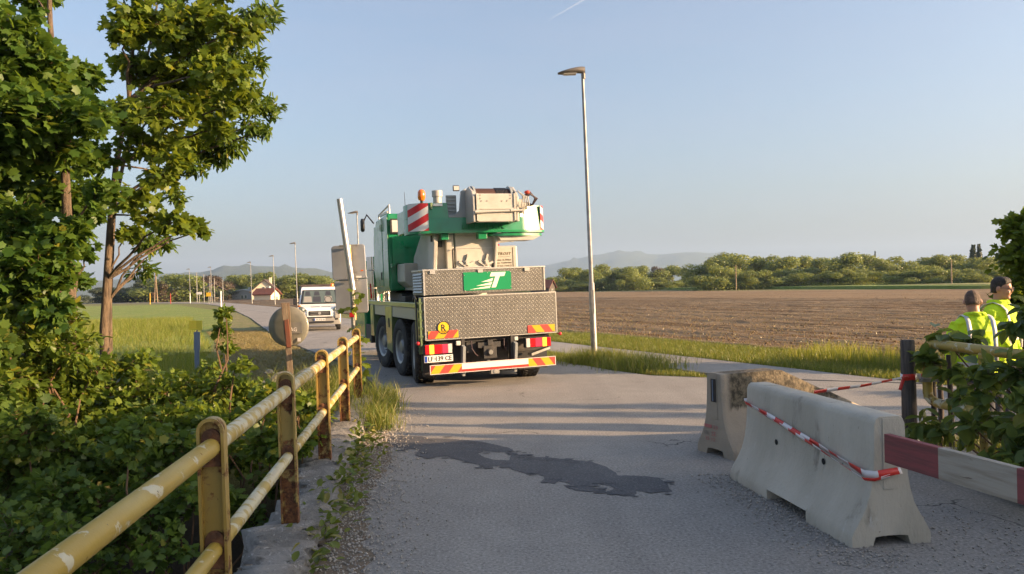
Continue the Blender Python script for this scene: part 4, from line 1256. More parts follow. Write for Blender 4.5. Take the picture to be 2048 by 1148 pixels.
    one(285, 550, 210, 44, 'dark tree at the far left end of the road', G2, mk='far_dark')
    one(375, 560, 200, 36, 'small green tree right of the big rounded tree', G2)
    LT = ((404, 551, 34), (418, 547, 34), (432, 549, 34), (395, 556, 28))
    for k, (x, t, w) in enumerate(LT):
        one(x, t, 212, w, nth(LT, k) + ' from left of the brownish trees behind the timber building', G2, mk='far_brown')
    LT = ((462, 548, 34), (470, 556, 30), (456, 562, 26), (492, 547, 36), (520, 543, 36), (540, 541, 34), (482, 552, 30))
    for k, (x, t, w) in enumerate(LT):
        one(x, t, 225, w, nth(LT, k) + ' from left of the garden trees left of the white gabled house', G2)
    LT = ((575, 548, 50), (600, 543, 54), (630, 548, 48), (650, 556, 36), (588, 560, 40), (615, 562, 40), (640, 564, 36), (570, 566, 30), (660, 560, 34), (680, 556, 36), (705, 560, 36), (520, 570, 30), (540, 573, 24), (500, 572, 28))
    for k, (x, t, w) in enumerate(LT):
        one(x, t, 205, w, nth(LT, k) + ' from left of the garden trees between the white house and the road sign', G2)
    LT = ((1104, 566, 14), (1112, 560, 16))
    for k, (x, t, w) in enumerate(LT):
        one(x, t, 255, w, nth(LT, k) + ' from left of the small trees beside the red roofed house', G2)
    # dark low hedge line at the far left
    for k in range(9):
        one(200 + k * 27, 573, 195, 40, ORD[k] + ' from left of the dark hedge bushes ending the meadow', 'far hedge bushes', mk='far_dark', name='hedge_bush')
    for k in range(16):
        one(1120 + k * 18, 562, 240, 40, ORD[k] + ' from left of the low bushes under the field tree row', 'bushes under the field trees', mk='far_leaf', name='field_bush')
    for k in range(24):
        one(1430 + k * 25, 553, 185, 46, ORD[k] + ' from left of the low bushes fronting the dense wood', 'bushes under the wood', mk='far_leaf', name='field_bush')
far_trees()

# ================================================================== THE CRANE
def build_crane():
    root = empty('mobile_crane', (-0.353, 13.986, 0.0), R(20))
    tag(root, 'green and white three-axle mobile crane seen from behind, turning across the road', 'mobile crane')
    TI = Matrix.Translation((0, 0, .5)) @ Matrix.Rotation(R(-1.1), 4, 'Y') @ Matrix.Translation((0, 0, -.5))
    def mb(): return MB(TI)
    def part(name, f, mat, parent=root, smooth=None, bevel=None, label=None):
        b = mb()
        f(b)
        o = b.build(name, mat, parent, smooth, bevel)
        if label: o['label'] = label
        return o
    def txt(name, s, x, y, z, w, h, mat, parent, shear=0.0, space=1.0, depth=.004, bold=0.0):
        me = text_mesh(s, w, h, depth, shear, space, bold)
        move_mesh(me, TI @ Matrix.Translation((x, y, z)))
        return link(name, me, mat, parent)
    # --- chassis
    part('chassis_frame', lambda b: (b.bx(-.48, -.30, .15, 9.4, .62, 1.02), b.bx(.30, .48, .15, 9.4, .62, 1.02), b.bx(-.5, .5, .35, 1.0, .7, 1.3), b.bx(-1.1, 1.1, .42, .55, .55, .95), b.bx(-.9, .9, 1.5, 6.8, .95, 1.42)), M['dark'])
    for y in (1.12, 2.5, 4.45):
        part('axle', lambda b: (b.cyl((-1.0, y, .6), (1.0, y, .6), .09, n=10), b.sphere((0, y, .6), .24)), M['dark'], smooth=50)
    # --- rear tread plate boxes
    lower = part('stowage_box', lambda b: b.bx(-1.275, 1.275, 0, .46, .90, 1.67), M['tread'], bevel=.008, label='wide lower tread plate stowage box')
    part('edge_trim', lambda b: (b.bx(-1.28, 1.28, -.004, .012, 1.655, 1.676), b.bx(-1.282, -1.262, -.004, .012, .9, 1.655), b.bx(1.262, 1.282, -.004, .012, .9, 1.655), b.bx(-1.262, 1.262, -.004, .012, .894, .908)), M['trim'], lower)
    upper = part('stowage_box', lambda b: b.bx(-1.155, 1.266, .5, 1.42, 1.70, 2.165), M['tread'], bevel=.008, label='narrower upper tread plate box with green logo panel')
    part('lid', lambda b: b.bx(-1.17, 1.28, .485, 1.43, 2.15, 2.18), M['trim'], upper, bevel=.005)
    part('edge_trim', lambda b: b.bx(-1.16, -1.13, .49, .505, 1.7, 2.15), M['trim'], upper)
    part('edge_trim', lambda b: b.bx(1.245, 1.272, .49, .505, 1.7, 2.15), M['trim'], upper)
    for x in (-.98, -.05, .9):
        part('latch', lambda b: b.bx(x - .05, x + .05, .475, .5, 2.09, 2.15), M['trim'], upper)
    for k in range(7):
        part('louvre', lambda b: b.box((-1.165, .92, 1.76 + k * .055), (.03, .72, .04), (0, R(25), 0)), M['grey_p'], upper)
    panel = part('logo_panel', lambda b: b.bx(-.384, .568, .488, .497, 1.755, 2.10), M['logo_green'], upper)
    X0, X1, Z0, Z1 = -.384, .568, 1.755, 2.10
    def LP(u, v): return (X0 + (X1 - X0) * (u - 1020) / 470.0, Z1 - (Z1 - Z0) * (v - 905) / 170.0)
    def poly(pts): return lambda b: b.prism([LP(u, v) for u, v in pts], T_at(0, .488, 0), .001, .005)
    part('emblem', poly([(1292, 912), (1436, 912), (1420, 950), (1376, 950), (1333, 1054), (1290, 1054), (1332, 950), (1276, 950)]), M['logo_cream'], panel)
    part('emblem', poly([(1186, 1000), (1310, 965), (1296, 996)]), M['logo_cream'], panel)
    part('emblem', poly([(1136, 1034), (1300, 1002), (1284, 1030)]), M['logo_cream'], panel)
    part('emblem', poly([(1072, 1066), (1284, 1036), (1270, 1058)]), M['logo_cream'], panel)
    for u, v in ((1026, 932), (1255, 914), (1484, 910), (1030, 1072), (1270, 1058), (1484, 1050)):
        part('rivet', lambda b: b.cyl((LP(u, v)[0], .487, LP(u, v)[1]), (LP(u, v)[0], .482, LP(u, v)[1]), .008, n=8), M['trim'], panel)
    # yellow R disc and hazard plates
    disc = part('round_plate', lambda b: b.cyl((-.94, -.002, 1.115), (-.94, -.012, 1.115), .115, n=28), M['signal_yellow'], lower)
    part('ring', lambda b: b.rings([[Vector((-.94 + r * math.cos(t * math.pi / 14), y, 1.115 + r * math.sin(t * math.pi / 14))) for t in range(28)] for r, y in ((.104, -.012), (.118, -.012), (.118, -.016), (.104, -.016), (.104, -.012))], False), M['ink'], disc)
    txt('letter', 'R', -.94, -.013, 1.115, .085, .12, M['ink'], disc, bold=.01)
    hp = part('hazard_plate', lambda b: b.bx(-1.225, -.67, -.012, -.002, .925, 1.06), M['haz_l'], lower)
    hp = part('hazard_plate', lambda b: b.bx(.68, 1.225, -.012, -.002, .925, 1.06), M['haz_r'], lower)
    # ladder and stowage on the left corner
    part('corner_bracket', lambda b: (b.bx(-1.36, -1.33, .02, .06, .8, 1.66), b.bx(-1.36, -1.33, .36, .40, .8, 1.66), *[b.bx(-1.35, -1.3, .02, .4, z, z + .04) for z in (.95, 1.1, 1.25, 1.4, 1.55)]), M['carrier'], lower)
    part('handrail', lambda b: b.tube([(-1.4, .1, .85), (-1.4, .1, 1.62), (-1.38, .3, 1.7), (-1.38, .42, 1.6)], .014, 8), M['black'], lower, smooth=50)
    # --- underside, lights, bumper
    part('rear_bars_gap_shade', lambda b: (b.bx(-1.15, 1.15, .12, .3, .82, .895), b.bx(-.62, -.56, -.02, .12, .44, .9), b.bx(.33, .39, -.02, .12, .44, .9), b.bx(-1.2, 1.2, .5, .56, .42, .92)), M['dark'])  # support bars, plus dark plates added for the shaded gap under the box
    hitch = part('tow_hitch', lambda b: (b.bx(-.2, .05, .0, .2, .5, .74), b.bx(-.12, -.02, -.02, .16, .74, .84), b.cyl((-.075, -.03, .62), (-.075, .01, .62), .065, n=16), b.bx(-.3, .14, .02, .08, .7, .8)), M['dark'], bevel=.006)
    part('coupling_eye', lambda b: b.cyl((-.075, -.05, .62), (-.075, -.03, .62), .042, n=16), M['galv'], hitch)
    part('air_hose', lambda b: b.tube([(-.42, .05, .84), (-.42, 0, .7), (-.36, 0, .6), (-.3, .05, .56)], .012, 6), M['hose'], hitch)
    part('air_hose', lambda b: b.tube([(.22, .05, .84), (.2, .0, .72), (.24, .02, .62)], .012, 6), M['hose'], hitch)
    for sgn, x0, x1, z0 in ((-1, -1.3, -.80, .655), (1, .63, 1.13, .655)):
        lamp = part('tail_lamp', lambda b: b.bx(x0 - .015, x1 + .015, -.005, .09, z0 - .01, z0 + .175), M['black'], bevel=.008)
        w = (x1 - x0)
        segs = [(0, .16, 'red_lens'), (.16, .34, 'amber'), (.34, .62, 'red_lens'), (.62, .84, 'pink_lens'), (.84, 1.0, 'clear_lens')]
        if sgn > 0: segs = [(0, .16, 'clear_lens'), (.16, .36, 'red_lens'), (.36, .66, 'pink_lens'), (.66, .84, 'amber'), (.84, 1.0, 'red_lens')]
        for a, c, mk in segs:
            part('lens', lambda b: b.bx(x0 + w * a + .003, x0 + w * c - .003, -.025, -.005, z0, z0 + .165), M[mk], lamp, bevel=.006)
    npl = part('number_plate', lambda b: b.bx(-1.32, -.79, -.018, -.006, .505, .63), M['plate'], bevel=.003)
    part('plate_band', lambda b: b.bx(-1.31, -1.265, -.021, -.018, .512, .623), M['blue'], npl)
    txt('plate_text', 'LF 139 CE', -1.03, -.019, .568, .43, .085, M['ink'], npl, bold=.008)
    part('plate_crest', lambda b: b.cyl((-1.118, -.018, .568), (-1.118, -.021, .568), .018, n=12), M['grey_p'], npl)
    bump_ = part('rear_bumper', lambda b: b.bx(-1.24, 1.16, -.12, -.03, .305, .46), M['red_paint'], bevel=.006)
    part('bumper_strip', lambda b: b.bx(-.66, .62, -.127, -.12, .355, .455), M['sticker'], bump_)
    part('hazard_plate', lambda b: b.bx(-1.235, -.66, -.127, -.12, .31, .455), M['haz_l'], bump_)
    part('hazard_plate', lambda b: b.bx(.62, 1.155, -.127, -.12, .31, .455), M['haz_r'], bump_)
    part('bumper_frame', lambda b: (b.bx(-1.245, 1.165, -.13, -.119, .458, .466), b.bx(-1.245, 1.165, -.13, -.119, .299, .307), b.bx(-1.248, -1.238, -.13, -.119, .3, .465), b.bx(1.158, 1.168, -.13, -.119, .3, .465)), M['sticker'], bump_)
    part('bumper_arm', lambda b: (b.box((-.6, -.02, .5), (.05, .12, .55), (R(12), 0, 0)), b.box((.4, -.02, .5), (.05, .12, .55), (R(12), 0, 0))), M['grey_p'], bump_)
    part('bumper_coupling', lambda b: (b.bx(-.12, .04, -.14, -.02, .23, .31), b.cyl((-.04, -.15, .27), (-.04, .0, .27), .035, n=10)), M['galv'], bump_, bevel=.004)
    for x, z in ((-1.42, .86), (1.33, .87)):
        part('marker_lamp', lambda b: (b.sphere((x, .0, z), .035, 10, 8), b.bx(x - .015, x + .015, .0, .12, z - .012, z + .012)), M['red_lens'], smooth=60)
    part('work_lamp', lambda b: (b.bx(-.72, -.64, -.03, .02, .78, .86), b.bx(.4, .47, -.03, .02, .8, .87)), M['clear_lens'], bevel=.006)
    part('wheel_chock', lambda b: b.box((.93, .1, .56), (.42, .14, .05), (0, R(-14), R(8))), M['galv'], bevel=.006)
    for x in (-.95, .93):
        part('mud_flap', lambda b: b.bx(x - .3, x + .3, .44, .455, .2, .62), M['black'])
    # --- wheels
    def wheel(x, y, steer, sgn):
        w = empty('wheel')
        w.parent = root
        w.location = (x, y, .6)
        w.rotation_euler = (0, 0, steer)
        b = MB()
        prof = [(.34, -.16), (.40, -.20), (.52, -.205), (.575, -.18), (.598, -.13), (.602, 0), (.598, .13), (.575, .18), (.52, .205), (.40, .20), (.34, .16)]
        n = 40
        b.rings([[Vector((o, r * math.cos(k * 2 * math.pi / n), r * math.sin(k * 2 * math.pi / n))) for k in range(n)] for r, o in prof], False)
        for k in range(44):
            t = k * 2 * math.pi / 44
            for s2 in (-1, 1):
                b.add([Vector(v) for v in ((-.055, -.028, -.012), (.055, -.02, -.012), (.055, .02, -.012), (-.055, .028, -.012), (-.055, -.022, .013), (.055, -.016, .013), (.055, .016, .013), (-.055, .022, .013))], [(3, 2, 1, 0), (4, 5, 6, 7), (0, 1, 5, 4), (1, 2, 6, 5), (2, 3, 7, 6), (3, 0, 4, 7)], Matrix.Rotation(t + (.07 if s2 > 0 else 0), 4, 'X') @ Matrix.Translation((s2 * .105, 0, .6)) @ Matrix.Rotation(s2 * .5, 4, 'Z'))
        b.build('tyre', M['rubber'], w, smooth=40)
        b = MB()
        rp = [(.345, .17), (.35, .185), (.30, .165), (.27, .10), (.16, .06), (.155, .12), (.12, .16), (.0, .165)]
        b.rings([[Vector((sgn * o, r * math.cos(k * 2 * math.pi / 28), r * math.sin(k * 2 * math.pi / 28))) for k in range(28)] for r, o in rp], False)
        for k in range(10):
            t = k * 2 * math.pi / 10
            b.cyl((sgn * .07, .21 * math.cos(t), .21 * math.sin(t)), (sgn * .11, .21 * math.cos(t), .21 * math.sin(t)), .018, n=6)
        b.build('rim', M['rim'], w, smooth=40)
    for y, st in ((1.12, R(-9)), (2.5, R(3)), (4.45, R(7))):
        wheel(-1.06, y, st, -1)
        wheel(1.06, y, st, 1)
    # --- carrier deck and side bodywork (left and right)
    part('deck', lambda b: (b.bx(-1.3, 1.3, .6, 9.0, 1.47, 1.57)), M['carrier'], bevel=.01)
    for s in (-1, 1):
        part('wheel_arch', lambda b: (b.bx(s * .75, s * 1.27, .62, 3.18, 1.24, 1.465), b.bx(s * .75, s * 1.27, 3.75, 5.2, 1.24, 1.465)), M['grey_p'], bevel=.01)
        body = part('side_locker', lambda b: b.prism([(3.10, .45), (3.66, .52), (3.78, 1.465), (3.0, 1.465)], Matrix.Translation((0, 0, 0)) @ Matrix(((0, 0, 1, 0), (1, 0, 0, 0), (0, 1, 0, 0), (0, 0, 0, 1))), s * .7, s * 1.285), M['carrier'], bevel=.008)
        part('handle', lambda b: b.bx(s * 1.284, s * 1.3, 3.32, 3.37, 1.0, 1.2), M['black'], body)
        part('rear_skirt', lambda b: (b.bx(s * 1.2, s * 1.285, .48, .62, .62, 1.465), b.bx(s * .9, s * 1.24, .5, .58, .3, .9)), M['carrier'], bevel=.006)
        part('outrigger_box', lambda b: (b.bx(s * .6, s * 1.29, 5.3, 5.75, .7, 1.465), b.bx(s * .8, s * 1.22, 5.42, 5.62, .4, .7)), M['carrier'], bevel=.01)
        part('side_step', lambda b: (b.bx(s * 1.05, s * 1.28, .64, .72, .45, .6), b.bx(s * 1.05, s * 1.28, 5.8, 6.6, .5, .95)), M['dark'], bevel=.008)
    cab = part('carrier_cab', lambda b: b.prism([(6.9, .55), (8.9, .55), (9.0, 1.3), (8.75, 2.55), (6.95, 2.6)], Matrix(((0, 0, 1, 0), (1, 0, 0, 0), (0, 1, 0, 0), (0, 0, 0, 1))), -1.25, .35), M['green'], bevel=.05)
    part('window', lambda b: b.bx(-1.262, -1.248, 7.4, 8.6, 1.75, 2.4), M['glass'], cab)
    part('windscreen', lambda b: b.box((-.45, 8.88, 2.0), (1.4, .03, .9), (R(-11), 0, 0)), M['glass'], cab)
    part('cab_bumper', lambda b: b.bx(-1.25, 1.25, 8.9, 9.3, .4, .9), M['carrier'], bevel=.04)
    for x, y in ((-1.05, 5.9), (-.82, 6.05), (-1.15, 6.3)):
        pass
    ex = part('exhaust_stack', lambda b: (b.cyl((-1.12, 6.05, 1.57), (-1.12, 6.05, 2.62), .16, n=18), b.cyl((-1.12, 6.05, 2.6), (-1.12, 6.05, 2.66), .17, n=18), b.cyl((-.8, 6.1, 1.57), (-.8, 6.1, 2.5), .11, n=16)), M['chrome'], smooth=40)
    part('band', lambda b: (b.cyl((-1.12, 6.05, 2.3), (-1.12, 6.05, 2.34), .168, n=18), b.cyl((-1.12, 6.05, 1.85), (-1.12, 6.05, 1.89), .168, n=18)), M['trim'], ex, smooth=40)
    part('marker_lamp', lambda b: (b.bx(-1.3, -1.26, 5.55, 5.6, 1.62, 1.72), b.bx(-1.3, -1.27, 5.55, 5.59, 1.72, 1.98)), M['red_lens'])
    part('deck_clutter', lambda b: (b.bx(-1.15, -.6, 2.2, 2.6, 1.57, 1.68), b.bx(-1.1, -.75, 2.75, 3.1, 1.57, 1.72), b.bx(-1.0, -.55, 3.3, 4.6, 1.57, 1.75), b.cyl((-1.1, 1.7, 1.63), (-.6, 1.75, 1.63), .05, n=8)), M['dark'], bevel=.01)
    # --- superstructure
    part('turntable', lambda b: (b.cyl((0, 2.6, 1.57), (0, 2.6, 1.8), .72, n=36), b.bx(-.95, .95, 1.5, 4.6, 1.8, 1.98)), M['white_p'], smooth=40)
    YZ = Matrix(((0, 0, 1, 0), (1, 0, 0, 0), (0, 1, 0, 0), (0, 0, 0, 1)))
    fr = part('turret_frame', lambda b: (b.prism([(1.05, 1.95), (2.9, 1.95), (2.6, 2.5), (1.75, 3.0), (1.0, 3.05), (.85, 2.7)], YZ, -.84, -.76), b.prism([(1.05, 1.95), (2.9, 1.95), (2.6, 2.5), (1.75, 3.0), (1.0, 3.05), (.85, 2.7)], YZ, .40, .46), b.bx(-.78, -.5, 1.2, 1.26, 2.0, 2.9), b.bx(-.55, -.40, 1.02, 1.1, 2.05, 2.86)), M['white_p'], bevel=.015)
    part('handrail', lambda b: b.tube([(-.42, .98, 2.18), (-.45, .93, 2.2), (-.45, .93, 2.55), (-.42, .98, 2.57)], .018, 8), M['black'], fr, smooth=50)
    part('lock_plate', lambda b: b.bx(-.70, -.6, 1.12, 1.2, 2.62, 2.74), M['black'], fr, bevel=.01)
    part('valve_box', lambda b: b.bx(-.8, -.45, 1.02, 1.2, 1.98, 2.2), M['black'], fr, bevel=.01)
    part('work_lamp', lambda b: b.bx(-.86, -.76, .95, 1.05, 2.72, 2.84), M['black'], fr, bevel=.015)
    boom = part('boom_foot', lambda b: b.prism([(-.40, 2.02), (.30, 2.02), (.42, 2.4), (.47, 2.92), (-.37, 2.92), (-.37, 2.2)], T_at(0, 0, 0), -1.75, -1.02), M['white_p'], bevel=.02)
    part('seam', lambda b: (b.bx(-.37, .44, 1.005, 1.022, 2.575, 2.585), b.bx(-.38, .34, 1.0, 1.022, 2.2, 2.22)), M['trim'], boom)
    for x in (-.16, .24):
        part('sheave_pin', lambda b: (b.cyl((x, 1.02, 2.30), (x, .96, 2.30), .05, n=14), b.cyl((x, .96, 2.30), (x, .94, 2.30), .03, n=12), b.box((x - .09, 1.0, 2.28), (.16, .05, .04), (0, R(35), 0)), b.box((x + .09, 1.0, 2.28), (.16, .05, .04), (0, R(-25), 0)), b.box((x + .02, 1.0, 2.39), (.04, .05, .14), (0, R(15), 0))), M['white_p'], boom, smooth=40)
    part('cylinder', lambda b: (b.cyl((.47, 1.1, 2.1), (.53, 1.25, 2.86), .022, n=8)), M['rust'], boom)
    part('boom', lambda b: b.prism([(-.30, 2.45), (.34, 2.45), (.42, 2.6), (.42, 3.1), (.36, 3.2), (-.32, 3.2), (-.38, 3.1), (-.38, 2.6)], T_at(0, 0, 0), -9.6, -1.4), M['white_p'], bevel=.02)
    # counterweight: flat rear face with rounded ends
    def plan(y0, depth, xl, xr, rr):
        return [(xl, y0 + .24), (xl + .05, y0 + .165), (xl + .18, y0 + .05), (xl + .34, y0), (xr - .56, y0), (xr - .50, y0 + .008), (xr - .44, y0 + .024), (xr - .11, y0 + .128), (xr - .04, y0 + .175), (xr, y0 + .26), (xr, y0 + depth), (xl, y0 + depth)]
    def slab(b, poly, z0, z1, draft=0.0):
        n = len(poly)
        top = []
        for k in range(n):
            a, c = poly[k - 1], poly[(k + 1) % n]
            nx, ny = (c[1] - a[1]), -(c[0] - a[0])
            L = math.hypot(nx, ny) or 1
            sy = 1.0 if poly[k][1] < poly[-1][1] - .2 else 0.0
            top.append((poly[k][0] - nx / L * draft * sy, poly[k][1] - ny / L * draft * sy))
        vs = [(x, y, z0) for x, y in poly] + [(x, y, z1) for x, y in top]
        fs = [tuple(range(n - 1, -1, -1)), tuple(range(n, 2 * n))] + [(k, (k + 1) % n, n + (k + 1) % n, n + k) for k in range(n)]
        b.add(vs, fs)
    PL = plan(.70, .62, -1.30, 1.47, .62)
    # three stacked masses: full lower band, left block, right block (the winch sits between)
    cw = empty('counterweight')
    cw.parent = root
    def clip(poly, lo, hi):
        out = []
        n = len(poly)
        for k in range(n):
            a, b = poly[k], poly[(k + 1) % n]
            ain, bin_ = lo <= a[0] <= hi, lo <= b[0] <= hi
            if ain: out.append(a)
            if ain != bin_:
                e = lo if (a[0] < lo or b[0] < lo) else hi
                t = (e - a[0]) / (b[0] - a[0])
                out.append((e, a[1] + (b[1] - a[1]) * t))
        return out
    def cwpart(name, f, mat, smooth=30, bevel=None):
        return part(name, f, mat, cw, smooth, bevel)
    cwpart('lower_mass', lambda b: slab(b, PL, 2.90, 3.16, .026), M['green_cast'], 35)
    cwpart('left_mass', lambda b: slab(b, clip([(x, y + .024) for x, y in PL], -2, -.56), 3.16, 3.44, .026), M['green_cast'], 35)
    cwpart('right_mass', lambda b: slab(b, clip([(x, y + .024) for x, y in PL], .88, 2), 3.16, 3.40, .024), M['green_cast'], 35)
    cwpart('bottom_lip', lambda b: slab(b, plan(.675, .6, -1.31, 1.48, .62), 2.862, 2.905), M['green'], 35)
    cwpart('lower_plate', lambda b: slab(b, plan(.72, .5, .22, 1.44, .3), 2.795, 2.85), M['green'], 35)
    cwpart('plate_tray', lambda b: b.prism([(.45, 2.795), (1.35, 2.795), (1.18, 2.71), (.5, 2.71)], T_at(0, 0, 0), -1.25, -.80), M['white_p'])
    cwpart('lock_bracket', lambda b: (b.bx(.02, .2, .74, .9, 2.74, 2.86), b.bx(-.7, -.55, .8, .95, 2.74, 2.86)), M['green'], None, .01)
    # rear block further forward on the left with white marking
    cwpart('side_block', lambda b: b.bx(-1.29, -1.0, 1.36, 2.0, 2.90, 3.36), M['green'], None, .02)
    cwpart('side_mark', lambda b: b.bx(-1.296, -1.02, 1.345, 1.36, 2.95, 3.22), M['sticker'], None)
    # chevron boards that follow the rounded ends
    def band(lo, hi, z0, z1, off):
        pts = [p for p in PL[:10] if lo - 1e-6 <= p[0] <= hi + 1e-6]
        def f(b):
            o = []
            for i, p in enumerate(pts):
                a, c = pts[max(i - 1, 0)], pts[min(i + 1, len(pts) - 1)]
                nx, ny = (c[1] - a[1]), -(c[0] - a[0])
                L = math.hypot(nx, ny)
                o.append((p[0] + nx / L * off, p[1] + ny / L * off))
            n = len(o)
            b.add([(x, y, z0) for x, y in o] + [(x, y, z1) for x, y in o], [(k, k + 1, n + k + 1, n + k) for k in range(n - 1)])
        return f
    cwpart('chevron_board', band(-1.30, -.95, 2.91, 3.43, .006), M['chev_l'])
    cwpart('chevron_board', band(1.355, 1.48, 2.91, 3.39, .006), M['chev_r'])
    link('lettering', move_mesh(text_mesh('LIEBHERR', .86, .10, .018, 0, 1.05, .012), TI @ Matrix.Translation((.12, .70, 2.985))), M['green_cast'], cw)
    cwpart('warning_sticker', lambda b: b.bx(-.86, -.68, .694, .698, 3.375, 3.425), M['sticker'], None)
    cwpart('lifting_eye', lambda b: (b.bx(.99, 1.03, .66, .74, 3.3, 3.42), b.bx(-.92, -.88, .68, .74, 3.32, 3.44)), M['carrier'], None, .006)
    # winch
    win = part('winch', lambda b: (b.prism([(-.13, 3.03), (.60, 3.03), (.62, 3.20), (.62, 3.56), (-.15, 3.56), (-.15, 3.20)], T_at(0, 0, 0), -.42, -.24)), M['white_p'], bevel=.015)
    for x in (-.22, .64):
        part('side_plate', lambda b: b.prism([(.24, 3.03), (.95, 3.03), (.95, 3.62), (.5, 3.72), (.30, 3.60), (.24, 3.5)], YZ, x, x + .052), M['white_p'], win, bevel=.012)
    part('fold_rail', lambda b: (b.bx(-.15, .62, .225, .24, 3.265, 3.29), b.bx(-.155, -.12, .22, .24, 3.05, 3.56), b.bx(.59, .625, .22, .24, 3.05, 3.56), b.cyl((-.2, .2, 3.21), (.76, .2, 3.24), .02, n=8), b.cyl((-.2, .2, 3.21), (-.03, .2, 3.215), .032, n=10), b.cyl((.5, .2, 3.235), (.62, .2, 3.24), .03, n=10)), M['white_p'], win, smooth=40)
    for x, z in ((-.07, 3.53), (-.07, 3.47), (.53, 3.53), (.53, 3.47), (-.05, 3.42), (.06, 3.42), (.36, 3.42), (.46, 3.42)):
        part('bolt', lambda b: b.cyl((x, .24, z), (x, .228, z), .011, n=6), M['galv'], win)
    dr = part('drum', lambda b: b.cyl((-.14, .55, 3.50), (.60, .55, 3.50), .19, n=26), M['rope'], win, smooth=40)
    part('flange', lambda b: (b.cyl((-.16, .55, 3.50), (-.12, .55, 3.50), .235, n=26), b.cyl((.58, .55, 3.50), (.62, .55, 3.50), .235, n=26)), M['grey_p'], dr, smooth=40)
    part('rope_turns', lambda b: [b.tube([(x + .012 * math.sin(t), .55 + .197 * math.cos(t), 3.50 + .197 * math.sin(t)) for t in [k * math.pi / 8 for k in range(17)]], .011, 5, False) for x in (.30, .325, .36, .385, .41, .44, .47, .5)], M['black'], dr)
    part('gear_case', lambda b: (b.cyl((.69, .5, 3.36), (.84, .5, 3.36), .13, n=18), b.cyl((.84, .5, 3.36), (.92, .5, 3.36), .07, n=14), b.bx(.69, .8, .3, .7, 3.2, 3.3)), M['white_p'], win, smooth=40)
    part('pipe', lambda b: [b.tube([(.70 + .04 * k, .3, 3.62 - .03 * k), (.78 + .03 * k, .22, 3.5), (.74 + .05 * k, .2, 3.34), (.8, .28, 3.18 + .03 * k)], .013, 6) for k in range(4)], M['white_p'], win, smooth=50)
    part('hose', lambda b: [b.tube([(.85, .45, 3.52 - .02 * k), (.98, .36, 3.60 - .02 * k), (1.08 + .02 * k, .36, 3.48), (1.04, .42, 3.36), (.94, .5, 3.36 + .03 * k)], .02, 7) for k in range(3)], M['hose'], win, smooth=50)
    part('hose_coupling', lambda b: (b.sphere((.93, .38, 3.6), .05, 10, 8, (1.3, 1, .8)),), M['hose_red'], win, smooth=60)
    part('winch_bracket', lambda b: (b.prism([(-.56, 3.16), (-.2, 3.16), (-.2, 3.72), (-.30, 3.66), (-.34, 3.3), (-.42, 3.22), (-.56, 3.2)], T_at(0, 0, 0), -.78, -.72), b.bx(-.56, -.36, .85, .9, 3.2, 3.6), *[b.bx(-.55, -.38, .83, .86, 3.28 + .07 * k, 3.31 + .07 * k) for k in range(5)]), M['grey_p'], bevel=.006)
    part('winch_mirror', lambda b: b.bx(-.46, -.33, .7, .73, 3.66, 3.77), M['black'], bevel=.012)
    part('mirror_glass', lambda b: b.bx(-.445, -.345, .694, .70, 3.675, 3.755), M['trim'])
    part('air_filter', lambda b: (b.cyl((-.62, 1.3, 3.2), (-.62, 1.3, 3.62), .085, n=18), b.cyl((-.62, 1.3, 3.62), (-.62, 1.3, 3.74), .105, n=18)), M['white_p'], smooth=40)
    bc = part('beacon', lambda b: b.ell([(-1.03, .9, 3.50, .055, .055), (-1.03, .9, 3.56, .075, .075), (-1.03, .9, 3.66, .072, .072), (-1.03, .9, 3.70, .05, .05), (-1.03, .9, 3.715, .02, .02)], 16), M['beacon'], smooth=60, label='amber rotating beacon')
    part('stem', lambda b: b.cyl((-1.03, .9, 3.42), (-1.03, .9, 3.5), .03, n=10), M['black'], bc)
    part('beacon', lambda b: b.ell([(1.0, 1.2, 3.42, .04, .04), (1.0, 1.2, 3.5, .055, .055), (1.0, 1.2, 3.57, .04, .04)], 14), M['beacon'], smooth=60)
    # operator's cab
    oc = part('operator_cab', lambda b: (b.prism([(3.1, 1.80), (4.7, 1.72), (5.05, 2.3), (4.95, 3.1), (4.5, 3.44), (3.15, 3.48)], YZ, -1.275, -.47)), M['green'], bevel=.03)
    part('rear_hatch', lambda b: b.bx(-1.20, -.52, 3.085, 3.1, 2.38, 2.98), M['green'], oc, bevel=.01)
    part('crease', lambda b: (b.box((-.86, 3.084, 2.68), (.86, .006, .012), (0, R(41), 0)), b.box((-.86, 3.084, 2.68), (.86, .006, .012), (0, R(-41), 0)), b.bx(-.93, -.81, 3.05, 3.084, 2.74, 2.76)), M['green'], oc)
    part('window', lambda b: b.bx(-1.19, -.54, 3.085, 3.1, 3.07, 3.33), M['clear_lens'], oc, bevel=.01, label='rear cab window painted pale for the reflected bright sky')  # opaque lens colour paints in the reflection of the sky
    part('window_seal', lambda b: (b.bx(-1.22, -.5, 3.08, 3.1, 3.335, 3.36), b.bx(-1.22, -.5, 3.08, 3.1, 3.04, 3.065), b.bx(-1.225, -1.195, 3.08, 3.1, 3.04, 3.36)), M['black'], oc)
    part('door', lambda b: b.bx(-1.295, -1.275, 3.75, 4.75, 1.9, 3.3), M['green'], oc, bevel=.01)
    part('side_panel', lambda b: b.bx(-1.29, -1.275, 3.12, 3.7, 1.85, 3.4), M['green'], oc, bevel=.008)
    part('handle', lambda b: b.bx(-1.31, -1.29, 3.9, 3.96, 2.05, 2.22), M['black'], oc, bevel=.006)
    part('roof_rail', lambda b: (b.tube([(-1.22, 3.15, 3.48), (-1.22, 3.15, 3.66), (-1.22, 4.4, 3.56), (-1.22, 4.4, 3.4)], .02, 8), b.bx(-1.24, -1.2, 3.3, 4.3, 3.50, 3.55)), M['trim'], oc, smooth=50)
